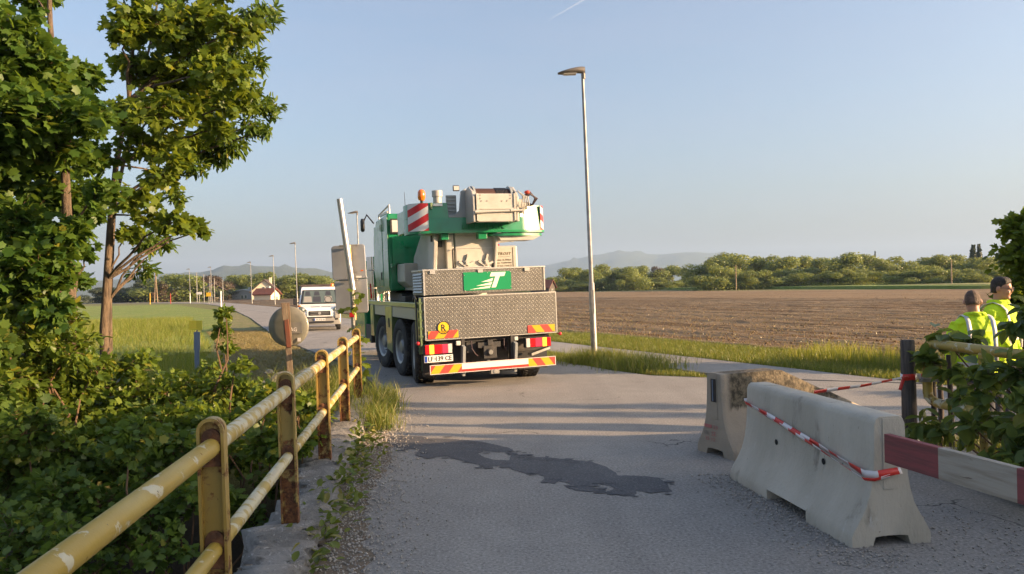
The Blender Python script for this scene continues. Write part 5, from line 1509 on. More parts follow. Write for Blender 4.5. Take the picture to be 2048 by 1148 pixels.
    part('roof_vent', lambda b: (b.bx(-.85, -.55, 3.3, 3.6, 3.475, 3.52),), M['black'], oc, bevel=.01)
    part('antenna', lambda b: b.cyl((-.85, 3.2, 3.5), (-.86, 3.2, 3.95), .008, .004, 6), M['black'], oc)
    part('side_wedge', lambda b: b.prism([(-1.26, 2.3), (-1.26, 2.38), (-1.08, 2.42)], T_at(0, 0, 0), -3.08, -2.95), M['green'], oc)
    mir = part('mirror', lambda b: b.ell([(-1.52, 4.95, 3.22, .03, .05), (-1.52, 4.95, 3.26, .05, .09), (-1.52, 4.95, 3.48, .05, .09), (-1.52, 4.95, 3.53, .03, .05)], 14), M['black'], smooth=50)
    part('mirror_arm', lambda b: b.tube([(-1.5, 4.95, 3.45), (-1.42, 4.9, 3.62), (-1.3, 4.7, 3.4)], .018, 8), M['black'], mir, smooth=50)
    part('rear_hood', lambda b: (b.prism([(-1.12, 1.98), (-.98, 1.86), (-.6, 1.86), (-.42, 2.0), (-.42, 2.36), (-1.12, 2.36)], T_at(0, 0, 0), -3.05, -2.3)), M['white_p'], bevel=.02)
    part('hood_box', lambda b: b.bx(-.62, -.42, 1.35, 1.7, 1.98, 2.26), M['marker_blue'], bevel=.02)
    part('cable_loop', lambda b: b.tube([(-.66, 1.4, 2.05), (-.7, 1.4, 2.3), (-.6, 1.4, 2.36), (-.5, 1.4, 2.26)], .02, 6), M['black'], smooth=50)
    # white hood with lettering on the right
    hood = part('engine_hood', lambda b: b.bx(.62, 1.22, 1.8, 4.2, 1.95, 2.66), M['white_p'], bevel=.05, label='white hood with brown company lettering')
    part('hood_seam', lambda b: b.bx(1.10, 1.108, 1.792, 1.802, 2.0, 2.62), M['brown_ink'], hood)
    txt('lettering', 'TROST', .92, 1.798, 2.49, .30, .055, M['brown_ink'], hood, .3, 1.1, bold=.012)
    txt('lettering', 'KRANE  BERGUNG', .92, 1.798, 2.425, .24, .01, M['grey_p'], hood)
    txt('lettering', 'Traisen  St. P\u00f6lten', .875, 1.798, 2.36, .36, .036, M['brown_ink'], hood)
    txt('lettering', 'Krems  Traiskirchen', .875, 1.798, 2.30, .38, .034, M['brown_ink'], hood)
    txt('lettering', '0 27 62 / 516 2', .875, 1.798, 2.235, .38, .034, M['brown_ink'], hood)
    part('jib_mount', lambda b: (b.box((.80, 2.0, 2.82), (.22, .1, .07), (0, R(-12), 0)), b.cyl((.66, 2.0, 2.72), (1.16, 2.0, 2.76), .014, n=6), b.bx(.66, .78, 1.95, 2.05, 2.64, 2.8), b.bx(1.13, 1.2, 1.97, 2.03, 2.74, 2.79)), M['white_p'], bevel=.004)
    part('mount_pad', lambda b: b.bx(.76, .84, 1.88, 1.96, 2.665, 2.69), M['red_lens'])
    return root
build_crane()

# ================================================================== PARAPETS
def build_left_parapet():
    root = empty('bridge_parapet', (0, 0, 0))
    tag(root, 'chipped yellow steel parapet with rusty posts on the left kerb', 'railing')
    lean = R(-0.8)
    ds = [-0.45, 1.58, 3.62, 5.61, 7.66, 9.72, 11.8]
    tops = []
    outline = [(-.062, 0.0), (.062, 0.0), (.062, 1.055)] + [(.062 * math.cos(t), 1.055 + .062 * math.sin(t)) for t in [math.pi * k / 10 for k in range(1, 10)]] + [(-.062, 1.055)]
    inner = [(-.048, 0.0), (.048, 0.0), (.048, 1.052)] + [(.048 * math.cos(t), 1.052 + .048 * math.sin(t)) for t in [math.pi * k / 10 for k in range(1, 10)]] + [(-.048, 1.052)]
    ang = math.atan(0.121)
    for i, d in enumerate(ds):
        x = left_line(d)
        T = Matrix.Translation((x, d, .095)) @ Matrix.Rotation(ang, 4, 'Z') @ Matrix.Rotation(lean, 4, 'Y')
        b = MB(T)
        b.prism(inner, FRONT, -.004, .004)
        n = len(outline)
        # rim: ring between outline and inner, running back
        vs, fs = [], []
        for z in (-.035, .035):
            for o_, i_ in zip(outline, inner):
                vs.append((o_[0], o_[1], z))
                vs.append((i_[0], i_[1], z))
        m2 = 2 * n
        for k in range(n):
            k2 = (k + 1) % n
            if k == 0: continue
            a0, a1, b0, b1 = 2 * k, 2 * k + 1, 2 * k2, 2 * k2 + 1
            fs += [(a0, b0, b1, a1), (m2 + a0, m2 + a1, m2 + b1, m2 + b0), (a0, m2 + a0, m2 + b0, b0), (a1, b1, m2 + b1, m2 + a1)]
        b.add(vs, fs, FRONT)
        post = b.build('post', M['post'], root, smooth=35)
        for z in (.985, .50):
            for sgn in (-1, 1):
                b = MB(T)
                rr = .044
                b.prism([(-rr, z - .10)] + [(rr, z - .10)] + [(rr * math.cos(t), z + .035 + rr * math.sin(t)) for t in [math.pi * k / 8 for k in range(0, 9)]], FRONT, sgn * .005, sgn * .022)
                b.cyl((0, -sgn * .02, z + .058), (0, -sgn * .032, z + .058), .013, n=6)
                b.cyl((0, -sgn * .02, z - .065), (0, -sgn * .032, z - .065), .013, n=6)
                b.build('rail_socket', M['rust'], post, smooth=35)
        tops.append((T @ Vector((0, 0, .975)), T @ Vector((0, 0, .49))))
    for i in range(len(ds) - 1):
        for lvl in (0, 1):
            a, c = tops[i][lvl], tops[i + 1][lvl]
            dv = (c - a).normalized() * .004
            b = MB().cyl(a + dv, c - dv, .044 if lvl == 0 else .038, n=20)
            near = i <= 1
            b.build('rail', M['rail'] if near else M['rail_pale'], root, smooth=40)
build_left_parapet()

def build_right_parapet():
    root = empty('bridge_parapet', (0, 0, 0))
    tag(root, 'bent yellow end of the right parapet wrapped in leaves', 'railing')
    def P(d, z): return Vector((right_line(d), d, z))
    top = [P(7.5, .66), P(7.5, .98), P(7.5, 1.06), P(7.47, 1.12), P(7.42, 1.15), P(7.3, 1.155), P(4, 1.12), P(0, 1.12), P(-5, 1.12)]
    MB().tube(top, .046, 16).build('rail', M['rail'], root, smooth=50)
    MB().tube([P(7.5, .68), P(7.49, .63), P(7.44, .60), P(7.36, .585), P(6.75, .58)], .046, 16).build('rail', M['rail_rusty'], root, smooth=50)
    for d in (6.75, 4.7, 2.6, .5, -1.6):
        MB().cyl(P(d, .08), P(d, 1.12), .04, n=14).build('post', M['rail_rusty'], root, smooth=50)
    MB().tube([P(6.75, .58), P(-4, .58)], .04, 14).build('rail', M['rail_pale'], root, smooth=50)
    for z in (.80, .99):
        b = MB()
        c = P(7.5, z)
        b.cyl(c + Vector((0, 0, -.02)), c + Vector((0, 0, .02)), .058, n=18)
        b.box(c + Vector((0.0, -.06, 0)), (.22, .03, .034))
        b.cyl(c + Vector((-.095, -.05, 0)), c + Vector((-.095, -.1, 0)), .014, n=8)
        b.cyl(c + Vector((.095, -.05, 0)), c + Vector((.095, -.1, 0)), .014, n=8)
        b.build('pipe_clamp', M['galv'], root, smooth=40)
    # timber post standing beside it and thinner pales behind
    p = at(1817, 790, 7.62)
    t = empty('timber_post', (p.x, 7.62, 0.0))
    tag(t, 'thick weathered round timber post with barrier tape tied round it', 'post')
    MB().tube([(0, 0, -.3), (0.005, 0, .5), (0, 0, 1.17), (0, 0, 1.185)], [.072, .07, .066, .058], 18).build('shaft', M['wood_grey'], t, smooth=50)
    for k, (px, d, h) in enumerate(((1866, 7.75, 1.08), (1900, 7.65, 1.02), (1880, 7.9, .98))):
        q = at(px, 800, d)
        o = MB().tube([(0, 0, -.4), (0.01, 0, .5), (0, .01, h)], [.03, .028, .024], 8).build('garden_stake', M['wood_grey'], None, smooth=50, loc=(q.x, d, 0))
        tag(o, ('left', 'right', 'rear')[k] + ' thin wooden stake in the leaves behind the right parapet', 'stake', 'stakes behind the parapet')
build_right_parapet()

# ================================================================== CONCRETE BARRIERS
def barrier_profile(h=.87, w=.30):
    # half outline from the base outwards to the crown
    pts = [(w, 0.0), (w, .07), (w - .02, .11), (w - .075, .20), (w - .115, .28), (w - .145, .38), (w - .163, .50), (w - .172, .62), (w - .178, h - .05), (w - .19, h - .018), (w - .215, h)]
    return pts
def build_barrier(name, label, loc, rz, length, mat, ramp_from=None, ramp_to=None, notch=True):
    """runs along +x from the end face at x = 0"""
    root = empty(name, loc, rz)
    tag(root, label, 'barrier', 'concrete road barriers')
    half = barrier_profile()
    xs = sorted(set([0.0, .02] + list(np.linspace(.05, length - .05, 24)) + [length - .02, length] + ([ramp_from] if ramp_from else []) + ([.30 * length, .30 * length + .001, .62 * length, .62 * length + .001])))
    rings = []
    rg = random.Random(len(label))
    for x in xs:
        top = .87
        if ramp_from and x > ramp_from: top = .87 + (ramp_to - .87) * (x - ramp_from) / (length - ramp_from)
        e = .012 if (x < .01 or x > length - .01) else 0.0
        inside = .30 * length < x < .62 * length + .0005
        ring = []
        def pr(y, z, s):
            zz = min(z, top - (.018 if z > .86 else 0) + (z - .87 if z > .8 else 0) * 0.5) if ramp_from else z
            zz = min(zz, top)
            yy = max(y - e, .02)
            if inside and z < .11:
                zz = .085 if z < .08 else max(zz, .10)
            return Vector((x, s * (yy + rg.uniform(-.0015, .0015)), zz))
        for y, z in half: ring.append(pr(y, z, 1))
        for y, z in reversed(half): ring.append(pr(y, z, -1))
        rings.append(ring)
    b = MB()
    b.rings(rings, True)
    body = b.build('body', mat, root, smooth=38)
    # scoop cut out of both end faces at the ground
    for sx in (0.0, length):
        cut = MB()
        cut.prism([(-.155, -.05), (.155, -.05), (.12, .06), (.06, .068), (-.06, .068), (-.12, .06)], Matrix.Translation((sx, 0, 0)) @ Matrix(((0, 0, 1, 0), (1, 0, 0, 0), (0, 1, 0, 0), (0, 0, 0, 1))), -.22, .22)
        me = cut.mesh('cut')
        co = bpy.data.objects.new('cut', me)
        COL.objects.link(co)
        co.parent = root
        md = body.modifiers.new('scoop', 'BOOLEAN')
        md.operation = 'DIFFERENCE'
        md.object = co
        md.solver = 'EXACT'
    bpy.context.view_layer.update()
    dg = bpy.context.evaluated_depsgraph_get()
    new = bpy.data.meshes.new_from_object(body.evaluated_get(dg))
    body.modifiers.clear()
    body.data = new
    for o in [c for c in root.children if c.name.startswith('cut')]:
        bpy.data.objects.remove(o)
    for p in new.polygons: p.use_smooth = True
    new.set_sharp_from_angle(angle=R(38))
    for k in range(len(new.materials)):
        new.materials[k] = mat
    # lifting slot in each end, dark discs painting the shade of anchor holes in the flank
    for sx, sg in ((0, -1), (length, 1)):
        sl = MB()
        sl.bx(sx + sg * .001, sx + sg * .006, -.055, .055, .38, .86 if not (ramp_from and sx) else .4)
        if not (ramp_from and sx): sl.build('end_slot', mat, root, bevel=.004)
        k2 = MB().bx(sx + sg * .006, sx + sg * .012, -.03, .03, .44, .56)
    for x in (.3 * length, .68 * length):
        for s in (-1, 1):
            MB().cyl((x, s * .150, .445), (x, s * .1515, .445), .024, n=14).build('anchor_hole_shade', M['hole'], root)
    return root
# nearer barrier: near end face centre on the ground, running away
ne = (pt(1700, 1093) + pt(1868, 1088)) / 2
fe = pt(1470, 962) + Vector((.30, .02, 0))
dirv = (fe - ne)
near_len = 1.92
near_rz = math.atan2(dirv.y, dirv.x)
near_bar = build_barrier('concrete_barrier', 'nearest pale concrete barrier with striped tape stretched along its side', (ne.x, ne.y, 0), near_rz, near_len, M['concrete'])
far_loc = (pt(1385, 905) + pt(1478, 917)) / 2
far_bar = build_barrier('concrete_barrier', 'mossy concrete barrier with sloping end behind the nearest one', (far_loc.x, far_loc.y, 0), R(24), 2.3, M['mossy'], .78, .22)
b = MB().bx(-.020, -.012, -.045, .03, .56, .80)
b.build('reflector', M['black'], far_bar, bevel=.003)
b = MB()
b.bx(-.026, -.020, -.012, -.002, .57, .79)
b.build('reflector_strip', M['marker_blue'], far_bar)
def paint_text(s, y, z, w, h, mat):
    me = text_mesh(s, w, h, .001)
    move_mesh(me, Matrix.Translation((-.013, y, z)) @ Matrix.Rotation(R(-90), 4, 'Z'))
    link('stencil', me, mat, far_bar)
M['faded_red'] = pmat('faded_red_stencil', (0.42, 0.15, 0.14), 0.8)
M['faded_dark'] = pmat('faded_dark_stencil', (0.20, 0.16, 0.14), 0.8)
paint_text('29', -.03, .295, .07, .04, M['faded_red'])
paint_text('KN', .12, .225, .06, .045, M['faded_dark'])
paint_text('SE', -.0, .225, .07, .045, M['faded_red'])
paint_text('25 12', .06, .165, .16, .035, M['faded_red'])
MB().bx(-.0135, -.012, .03, .15, .28, .315).build('stencil', M['faded_red'], far_bar)
# third barrier outside the frame carries the other end of the beam
beam_a = at(1779, 897, 5.02)
beam_far = at(2048, 988, 4.05)
bdir = (beam_far - beam_a)
bdir.z = 0
bdir.normalize()
blen = 3.0
beam_b = beam_a + bdir * blen
build_barrier('concrete_barrier', 'concrete barrier beyond the right edge holding the end of the beam', (beam_b.x + bdir.x * 0.05, beam_b.y + bdir.y * 0.05, 0), math.atan2(bdir.y, bdir.x), 1.92, M['concrete'])
def build_beam():
    root = empty('barrier_beam', (beam_a.x, beam_a.y, beam_a.z - .095), math.atan2(bdir.y, bdir.x))
    tag(root, 'weathered red and white plank fixed between the concrete barriers', 'beam')
    b = MB()
    segs = [(-.02, .44), (.44, .98), (.98, 1.5), (1.5, 2.02), (2.02, 2.54), (2.54, 3.02)]
    plank = MB()
    xs = [-.02] + [s[1] for s in segs]
    n = len(xs)
    rings = [[Vector((x, y, z)) for y, z in ((-.025, 0), (.025, 0), (.025, .19), (-.025, .19))] for x in xs]
    vs = [p for r in rings for p in r]
    fs, ms = [], []
    for i in range(n - 1):
        for k in range(4):
            fs.append((i * 4 + k, i * 4 + (k + 1) % 4, (i + 1) * 4 + (k + 1) % 4, (i + 1) * 4 + k))
            ms.append(i % 2)
    fs += [(3, 2, 1, 0), tuple((n - 1) * 4 + k for k in range(4))]
    ms += [0, (n - 2) % 2]
    plank.add(vs, fs)
    plank.m = ms
    plank.build('plank', [M['beam_red'], M['beam_white']], root, bevel=.004)
    MB().bx(3.0, 3.05, -.05, .05, -.02, .21).build('end_bracket', M['rust'], root, bevel=.004)
build_beam()
def build_tape(name, label, pts, width, seg, twist):
    """striped plastic tape along a polyline"""
    b = MB()
    pts = [Vector(p) for p in pts]
    P = []
    for i in range(len(pts) - 1):
        m = max(2, int((pts[i + 1] - pts[i]).length / .02))
        for k in range(m): P.append(pts[i].lerp(pts[i + 1], k / m))
    P.append(pts[-1])
    acc, prev, rows = 0.0, P[0], []
    for i, p in enumerate(P):
        acc += (p - prev).length
        prev = p
        a = P[max(i - 1, 0)]
        c = P[min(i + 1, len(P) - 1)]
        d = (c - a).normalized()
        up = Vector((0, 0, 1))
        s = d.cross(up)
        if s.length < 1e-4: s = Vector((1, 0, 0))
        s.normalize()
        up = s.cross(d)
        w, t = twist(acc)
        v = (up * math.cos(t) + s * math.sin(t)) * w * width / 2
        rows.append((p - v, p + v, acc))
    vs, fs, ms = [], [], []
    for a, c, _ in rows: vs += [a, c]
    for i in range(len(rows) - 1):
        fs.append((2 * i, 2 * i + 1, 2 * i + 3, 2 * i + 2))
        ms.append(int(rows[i][2] / seg) % 2)
    b.add(vs, fs)
    b.m = ms
    o = b.build(name, [M['tape_red'], M['tape_white']], None, smooth=60)
    sm = o.modifiers.new('thick', 'SOLIDIFY')
    sm.thickness = .0015
    tag(o, label, 'tape', 'barrier tapes')
    return o
def bar_pt(root, x, y, z):
    M4 = Matrix.Translation(root.location) @ Matrix.Rotation(root.rotation_euler.z, 4, 'Z')
    return M4 @ Vector((x, y, z))
NB = near_bar
side = 1 if (bar_pt(NB, 1, .2, 0) - Vector((0, 0, 0))).x < (bar_pt(NB, 1, -.2, 0)).x else -1
tp = [bar_pt(NB, near_len + .03, -side * .1, .705), bar_pt(NB, near_len + .025, side * .12, .70), bar_pt(NB, near_len - .05, side * .148, .69), bar_pt(NB, 1.2, side * .152, .625), bar_pt(NB, .6, side * .157, .555), bar_pt(NB, .22, side * .162, .505), bar_pt(NB, .03, side * .168, .485), bar_pt(NB, -.03, side * .13, .49), bar_pt(NB, -.035, side * .02, .505), bar_pt(NB, -.03, -side * .06, .51)]
build_tape('barrier_tape', 'red and white tape slung along the flank of the nearest barrier', tp, .05, .14, lambda s: (0.8 + 0.2 * math.sin(s * 3.7), .7 * math.sin(s * 4.3)))
tp2 = [p + Vector((0, 0, -.035 * max(0.0, math.sin(math.pi * i / 8.0)))) + Vector((-.006, -.002, 0)) for i, p in enumerate(tp[2:9])]
build_tape('barrier_tape', 'second strand of tape hanging just below the first on the nearest barrier', tp2, .03, .13, lambda s: (0.8, .5 + .4 * math.sin(s * 5)))
ta = bar_pt(NB, near_len - .1, -side * .06, .882)
tb = at(1817, 753, 7.55)
ta = at(1628, 784, 6.75)
mid = (ta + tb) / 2 + Vector((0, 0, -.015))
build_tape('barrier_tape', 'red and white tape tied from the barrier to the timber post', [ta, mid, tb], .05, .17, lambda s: (.55 + .15 * math.sin(s * 4), .5 * math.sin(s * 3)))
def tape_knot():
    c = at(1817, 753, 7.62)
    pts = [Vector((c.x + .076 * math.cos(t), c.y + .076 * math.sin(t), c.z + .004 * math.sin(3 * t))) for t in [2 * math.pi * k / 20 for k in range(21)]]
    build_tape('barrier_tape', 'red and white tape wound round the timber post with loose end', pts + [pts[-1] + Vector((.06, -.03, .0)), ], .06, .13, lambda s: (1, 0))
    build_tape('barrier_tape', 'short loose tail of tape hanging from the timber post', [at(1808, 756, 7.53), at(1803, 770, 7.52), at(1800, 780, 7.52)], .03, .3, lambda s: (1, .6))
tape_knot()

# ================================================================== STREET LAMPS
def build_lamps():
    GL = 'lamps along the road'
    spec = [(1187, 724, 132, None, 'near galvanised street lamp standing in the weeds right of the crane'), (722, 0, 421, 49, 'street lamp showing just above the grey sign panels'), (595, 0, 484, 79, 'street lamp rising behind the white van'), (550, 0, 510, 105, 'street lamp left of the one behind the van'), (504, 0, 523, 124, 'street lamp in front of the white gabled house'), (424, 0, 533, 146, 'street lamp beside the timber building'), (381, 0, 537, 157, 'farthest street lamp beside the big rounded tree')]
    proto = None
    for px, by, top, d, lab in spec:
        if d is None: d = 17.9
        p = at(px, top, d)
        base = at(px, 600, d)
        H = 7.0
        if proto is None:
            root = empty('street_lamp')
            MB().tube([(0, 0, -.1), (0, 0, 1.9), (0, 0, 1.92), (0, 0, 6.82)], [.075, .07, .052, .034], 16).build('pole', M['galv'], root, smooth=50)
            MB().bx(-.035, .035, -.088, -.06, 1.2, 1.75).build('service_door', M['galv'], root, bevel=.005)
            hd = MB()
            st = []
            for x, w, z0, z1 in ((.06, .05, 6.80, 6.985), (-.02, .075, 6.83, 6.995), (-.15, .115, 6.845, 6.98), (-.32, .13, 6.83, 6.945), (-.48, .11, 6.825, 6.90), (-.58, .06, 6.83, 6.87)):
                st.append([Vector((x, w * math.cos(t), (z0 + z1) / 2 + (z1 - z0) / 2 * math.sin(t))) for t in [2 * math.pi * k / 14 for k in range(14)]])
            hd.rings(st)
            hd.cyl((.02, 0, 6.70), (.02, 0, 6.86), .045, n=14)
            h = hd.build('lamp_head', M['lamp_head'], root, smooth=50)
            MB().box((-.3, 0, 6.822), (.3, .18, .012)).build('lens', M['clear_lens'], h, bevel=.004)
            proto = root
            o = root
        else:
            o = copy_tree(proto)
        o.location = (base.x, d, -.06)
        o.rotation_euler = (R(0), R(-1.2), R(random.uniform(-4, 4)))
        s = (p.z + .06) / 7.0
        o.scale = (s, s, s) if abs(s - 1) < .25 else (1, 1, s)
        tag(o, lab, 'street lamp', GL)
build_lamps()

# ================================================================== SIGNS AND SMALL POSTS
def build_signs():
    # two grey sign backs and leaning steel tube at the end of the left parapet
    root = empty('road_sign', (at(703, 700, 12.1).x, 12.1, -.05))
    tag(root, 'pair of grey sign panels seen from behind with a leaning bright steel tube', 'sign')
    O = root.location
    def q(px, py, d=12.1): return at(px, py, d) - O
    MB().tube([q(679, 398, 11.95), q(694, 500, 11.95), q(706, 580, 11.95)], .047, 16).build('leaning_tube', M['steel'], root, smooth=50)
    MB().tube([q(697, 490, 12.05), q(704, 580, 12.05), q(709, 640, 12.05)], .036, 14).build('sign_tube', M['rail_rusty'], root, smooth=50)
    MB().tube([q(704, 570, 12.0), q(707, 660, 12.0), q(712, 800, 12.0)], .032, 14).build('sign_post', M['galv'], root, smooth=50)
    def panel(pts, nm):
        b = MB()
        P = [q(x, y, 12.16) for x, y in pts]
        n = len(P)
        b.add(P + [p + Vector((0, .025, 0)) for p in P], [tuple(range(n)), tuple(range(2 * n - 1, n - 1, -1))] + [(k, (k + 1) % n, n + (k + 1) % n, n + k) for k in range(n)])
        return b.build(nm, M['alu_back'], root, bevel=.01)
    p1 = panel([(667, 492), (725, 488), (729, 491), (733, 552), (735, 556), (669, 561), (665, 556), (662, 496)], 'sign_panel')
    p2 = panel([(669, 563), (734, 557), (737, 621), (734, 625), (676, 628), (672, 625)], 'sign_panel')
    MB().box(q(718, 553.5, 12.14), (.085, .006, .03)).build('sticker', M['sticker'], p1)
    MB().box(q(724, 541, 12.14), (.04, .006, .02)).build('sticker', M['beacon'], p1)
    for y in (491, 560):
        MB().box(q(697, y, 12.10), (.30, .03, .025), (0, R(-2), 0)).build('clamp', M['galv'], root, bevel=.004)
    MB().box(q(704, 630, 11.96), (.075, .05, .07)).build('reflector', M['red_lens'], root, bevel=.006)
    # climbing sprigs
    rr = np.random.default_rng(3)
    P, D, Nn, S = [], [], [], []
    for px, py, n in ((708, 585, 4), (703, 618, 6), (716, 598, 3), (712, 655, 6), (718, 680, 6), (712, 705, 5), (724, 725, 6), (728, 745, 6), (708, 690, 4), (720, 760, 6)):
        c = at(px, py, 11.9)
        for _ in range(n):
            P.append([c.x + rr.normal(0, .04), c.y + rr.normal(0, .04), c.z + rr.normal(0, .03)])
            D.append([rr.normal(), rr.normal(), rr.normal(-.3, .6)])
            Nn.append([rr.normal(0, .4), rr.normal(-.6, .4), 1])
            S.append(rr.uniform(.09, .15))
    base = (at(715, 800, 11.9).x, 11.9, 0.0)
    cl = empty('climbing_plant', base)
    tag(cl, 'leafy creeper climbing the sign post at the parapet end', 'plant')
    MB().tube([at(716, 810, 11.9) - Vector(base), at(722, 740, 11.9) - Vector(base), at(712, 670, 11.9) - Vector(base), at(706, 610, 11.9) - Vector(base), at(708, 580, 11.9) - Vector(base)], .005, 5).build('stem', M['twig'], cl)
    foliage(cl, np.array(P), unit(np.array(D)), unit(np.array(Nn)), np.array(S), MAPLE, M['maple'], 'maple', len(P) - 2, 'foliage', base)
    # wooden post with the round mirror seen from behind
    d = 11.4
    root = empty('mirror_post', (at(582, 760, d).x, d, -.1))
    tag(root, 'round traffic mirror seen from behind on a split wooden post', 'traffic mirror')
    O2 = root.location.copy()
    def w(px, py, dd=d): return at(px, py, dd) - O2
    c = w(577, 653, d + .06)
    b = MB()
    n = 40
    st = []
    for r, y in ((.0, -.035), (.20, -.03), (.285, -.012), (.30, .0), (.305, .012), (.29, .02)):
        st.append([c + Vector((max(r, .001) * math.cos(2 * math.pi * k / n), y, max(r, .001) * math.sin(2 * math.pi * k / n))) for k in range(n)])
    b.rings(st, True)
    M['mirror_back'] = pmat('greenish_mirror_back', (0.23, 0.22, 0.175), 0.45, var=((0.16, 0.155, 0.12), 2.5, 0.35, 0.65), coat=0.2, rvar=(3.0, .35, .6))
    disc = b.build('mirror_shell', M['mirror_back'], root, smooth=40)
    MB().box(c + Vector((.135, -.04, -.02)), (.16, .004, .17)).build('maker_patch', pmat('dull_patch', (0.22, 0.215, 0.19), .5), disc)
    me = text_mesh('AG', .10, .06, .003, 0, 1.0, .01)
    move_mesh(me, Matrix.Translation(c + Vector((.085, -.043, -.045))))
    link('lettering', me, M['sticker'], disc)
    MB().box(c + Vector((.165, -.034, -.2)), (.045, .006, .055)).build('label', M['sticker'], disc)
    def board(pts, d0, d1, nm, mat):
        b = MB()
        P = [w(x, y, d0) for x, y in pts]
        m = len(P)
        b.add(P + [w(x, y, d1) for x, y in pts], [tuple(range(m)), tuple(range(2 * m - 1, m - 1, -1))] + [(k, (k + 1) % m, m + (k + 1) % m, m + k) for k in range(m)])
        return b.build(nm, mat, root, bevel=.004)
    board([(562, 606), (573, 605), (578, 692), (570, 692)], d - .12, d - .03, 'board', M['wood_pale'])
    board([(574, 605.5), (579, 605), (585, 690), (580, 691)], d - .10, d - .02, 'board', M['wood_pale'])
    board([(568, 640), (577, 638), (583, 695), (573, 695)], d - .135, d - .121, 'board', M['wood_red'])
    board([(571, 693), (583, 693), (592, 830), (579, 830)], d - .12, d - .02, 'shaft', M['wood_pale'])
    # yellow marker on a blue post in the meadow
    d = 18.0
    base = at(393, 735, d)
    root = empty('pipeline_marker', (base.x, d, gz(base.x, d) - .05))
    tag(root, 'small yellow folded marker plate on a blue-grey post in the meadow', 'marker')
    O3 = root.location.copy()
    def v(px, py): return at(px, py, d) - O3
    MB().tube([v(394, 790), v(394, 700)], .055, 14).build('shaft', M['marker_blue'], root, smooth=50)
    MB().tube([v(394, 700), v(394, 664)], .07, 14).build('sleeve', M['marker_blue'], root, smooth=50)
    MB().tube([v(394, 668), v(394, 645)], .02, 8).build('neck', M['galv'], root, smooth=50)
    for x0, x1, s in ((381.5, 394.5, 1), (394.5, 407, -1)):
        a, c = v(x0, 641), v(x1, 659)
        MB().box((a + c) / 2 + Vector((0, -.07, 0)), (.155, .012, .22), (0, 0, s * R(14))).build('plate', M['marker_yellow'], root)
    # pale stones at the parapet end
    for k, (px, py, r, d, lab) in enumerate(((565, 760, .17, 12.6, 'squarish pale stone left of the wooden mirror post'), (612, 765, .24, 12.9, 'large rounded pale stone right of the wooden mirror post'), (525, 770, .14, 13.4, 'flat pale stone lying in the grass beside the shrubs'), (540, 745, .09, 14.2, 'smallest pale stone in the grass'))):
        c = at(px, py, d)
        rg = random.Random(k)
        bm = bmesh.new()
        bmesh.ops.create_icosphere(bm, subdivisions=3, radius=r)
        ph = [rg.uniform(0, 6) for _ in range(6)]
        for vv in bm.verts:
            q_ = vv.co / r
            f = 1 + .13 * math.sin(3 * q_.x + ph[0]) + .12 * math.sin(4 * q_.y + ph[1]) + .1 * math.sin(5 * q_.z + ph[2])
            vv.co = Vector((q_.x * 1.1, q_.y, q_.z * (.95 if k < 2 else .6))) * r * f
        me = bpy.data.meshes.new('stone')
        bm.to_mesh(me)
        bm.free()
        o = link('field_stone', me, M['stone'], None, (c.x, d, c.z))
        tag(o, lab, 'stone', 'stones at the parapet end')
    # far poles, delineators and village signs
    def stick(name, px, y0, y1, d, r, mat, label, cat, group='far roadside posts'):
        a, c = at(px, y1, d), at(px, y0, d)
        o = empty(name, (a.x, d, -.06))
        tag(o, label, cat, group)
        MB().tube([(0, 0, 0), (0, 0, (c.z + .06) * .5), (0, 0, c.z + .06)], [r, r, r * .8], 8).build('shaft', mat, o, smooth=50)
        return o
    stick('delineator_post', 442, 582, 606, 92, .11, M['sticker'], 'white roadside delineator post at the bend of the road', 'post')
    for px, t, lab in ((394, 545, 'bare steel mast right of the farthest lamp'), (408, 549, 'second bare mast in front of the timber building'), (420, 553, 'short mast beside the street lamp in front of the timber building'), (429, 556, 'slender mast at the right end of the timber building'), (446, 560, 'rightmost slender mast of the timber building')):
        stick('steel_mast', px, t, 590, 165, .09, M['galv'], lab, 'mast')
    for px, t, b, d, lab in ((1472, 530, 566, 175, 'wooden power pole in front of the wood'), (1903, 519, 558, 150, 'wooden power pole at the right end of the wood')):
        o = stick('power_pole', px, t, b, d, .13, M['wood_pale'], lab, 'pole', 'power poles')
        top = at(px, t, d)
        MB().box((0, 0, top.z - .2), (1.1, .1, .1)).build('crossarm', M['wood_grey'], o)
    d = 175
    a = at(312, 590, d)
    t = at(314, 545, d)
    o = empty('power_pole', (a.x, d, -.06))
    tag(o, 'brown A-shaped wooden pole in front of the rounded tree', 'pole', 'power poles')
    for s in (-1, 1):
        MB().tube([(s * .38, 0, 0), (0, 0, t.z)], [.11, .09], 8).build('leg', M['wood_pale'], o, smooth=50)
    MB().box((-.15, 0, t.z), (1.0, .12, .1)).build('crossarm', M['wood_grey'], o)
    MB().box((0, 0, t.z * .45), (.5, .1, .12)).build('brace', M['wood_grey'], o)
    o = stick('village_sign', 417.5, 584, 596, 128, .05, M['galv'], 'small bright yellow sign at the road fork', 'sign')
    c = at(417.5, 589, 128)
    MB().box((0, -.08, c.z + .06), (.75, .05, .65)).build('panel', M['signal_yellow'], o)
    o = stick('place_board', 398.5, 583, 592, 145, .06, M['galv'], 'low white board beside the steel masts', 'sign')
    c = at(398.5, 586.5, 145)
    MB().box((0, -.08, c.z + .06), (1.0, .05, .45)).build('panel', M['sticker'], o)
    for px, mk, lab in ((341, 'red_paint', 'small red and white post at the end of the meadow'), (380, 'sticker', 'small white post left of the steel masts'), (300, 'signal_yellow', 'small yellow post at the end of the meadow')):
        stick('marker_post', px, 586.5, 592, 150, .07, M[mk], lab, 'post')
build_signs()

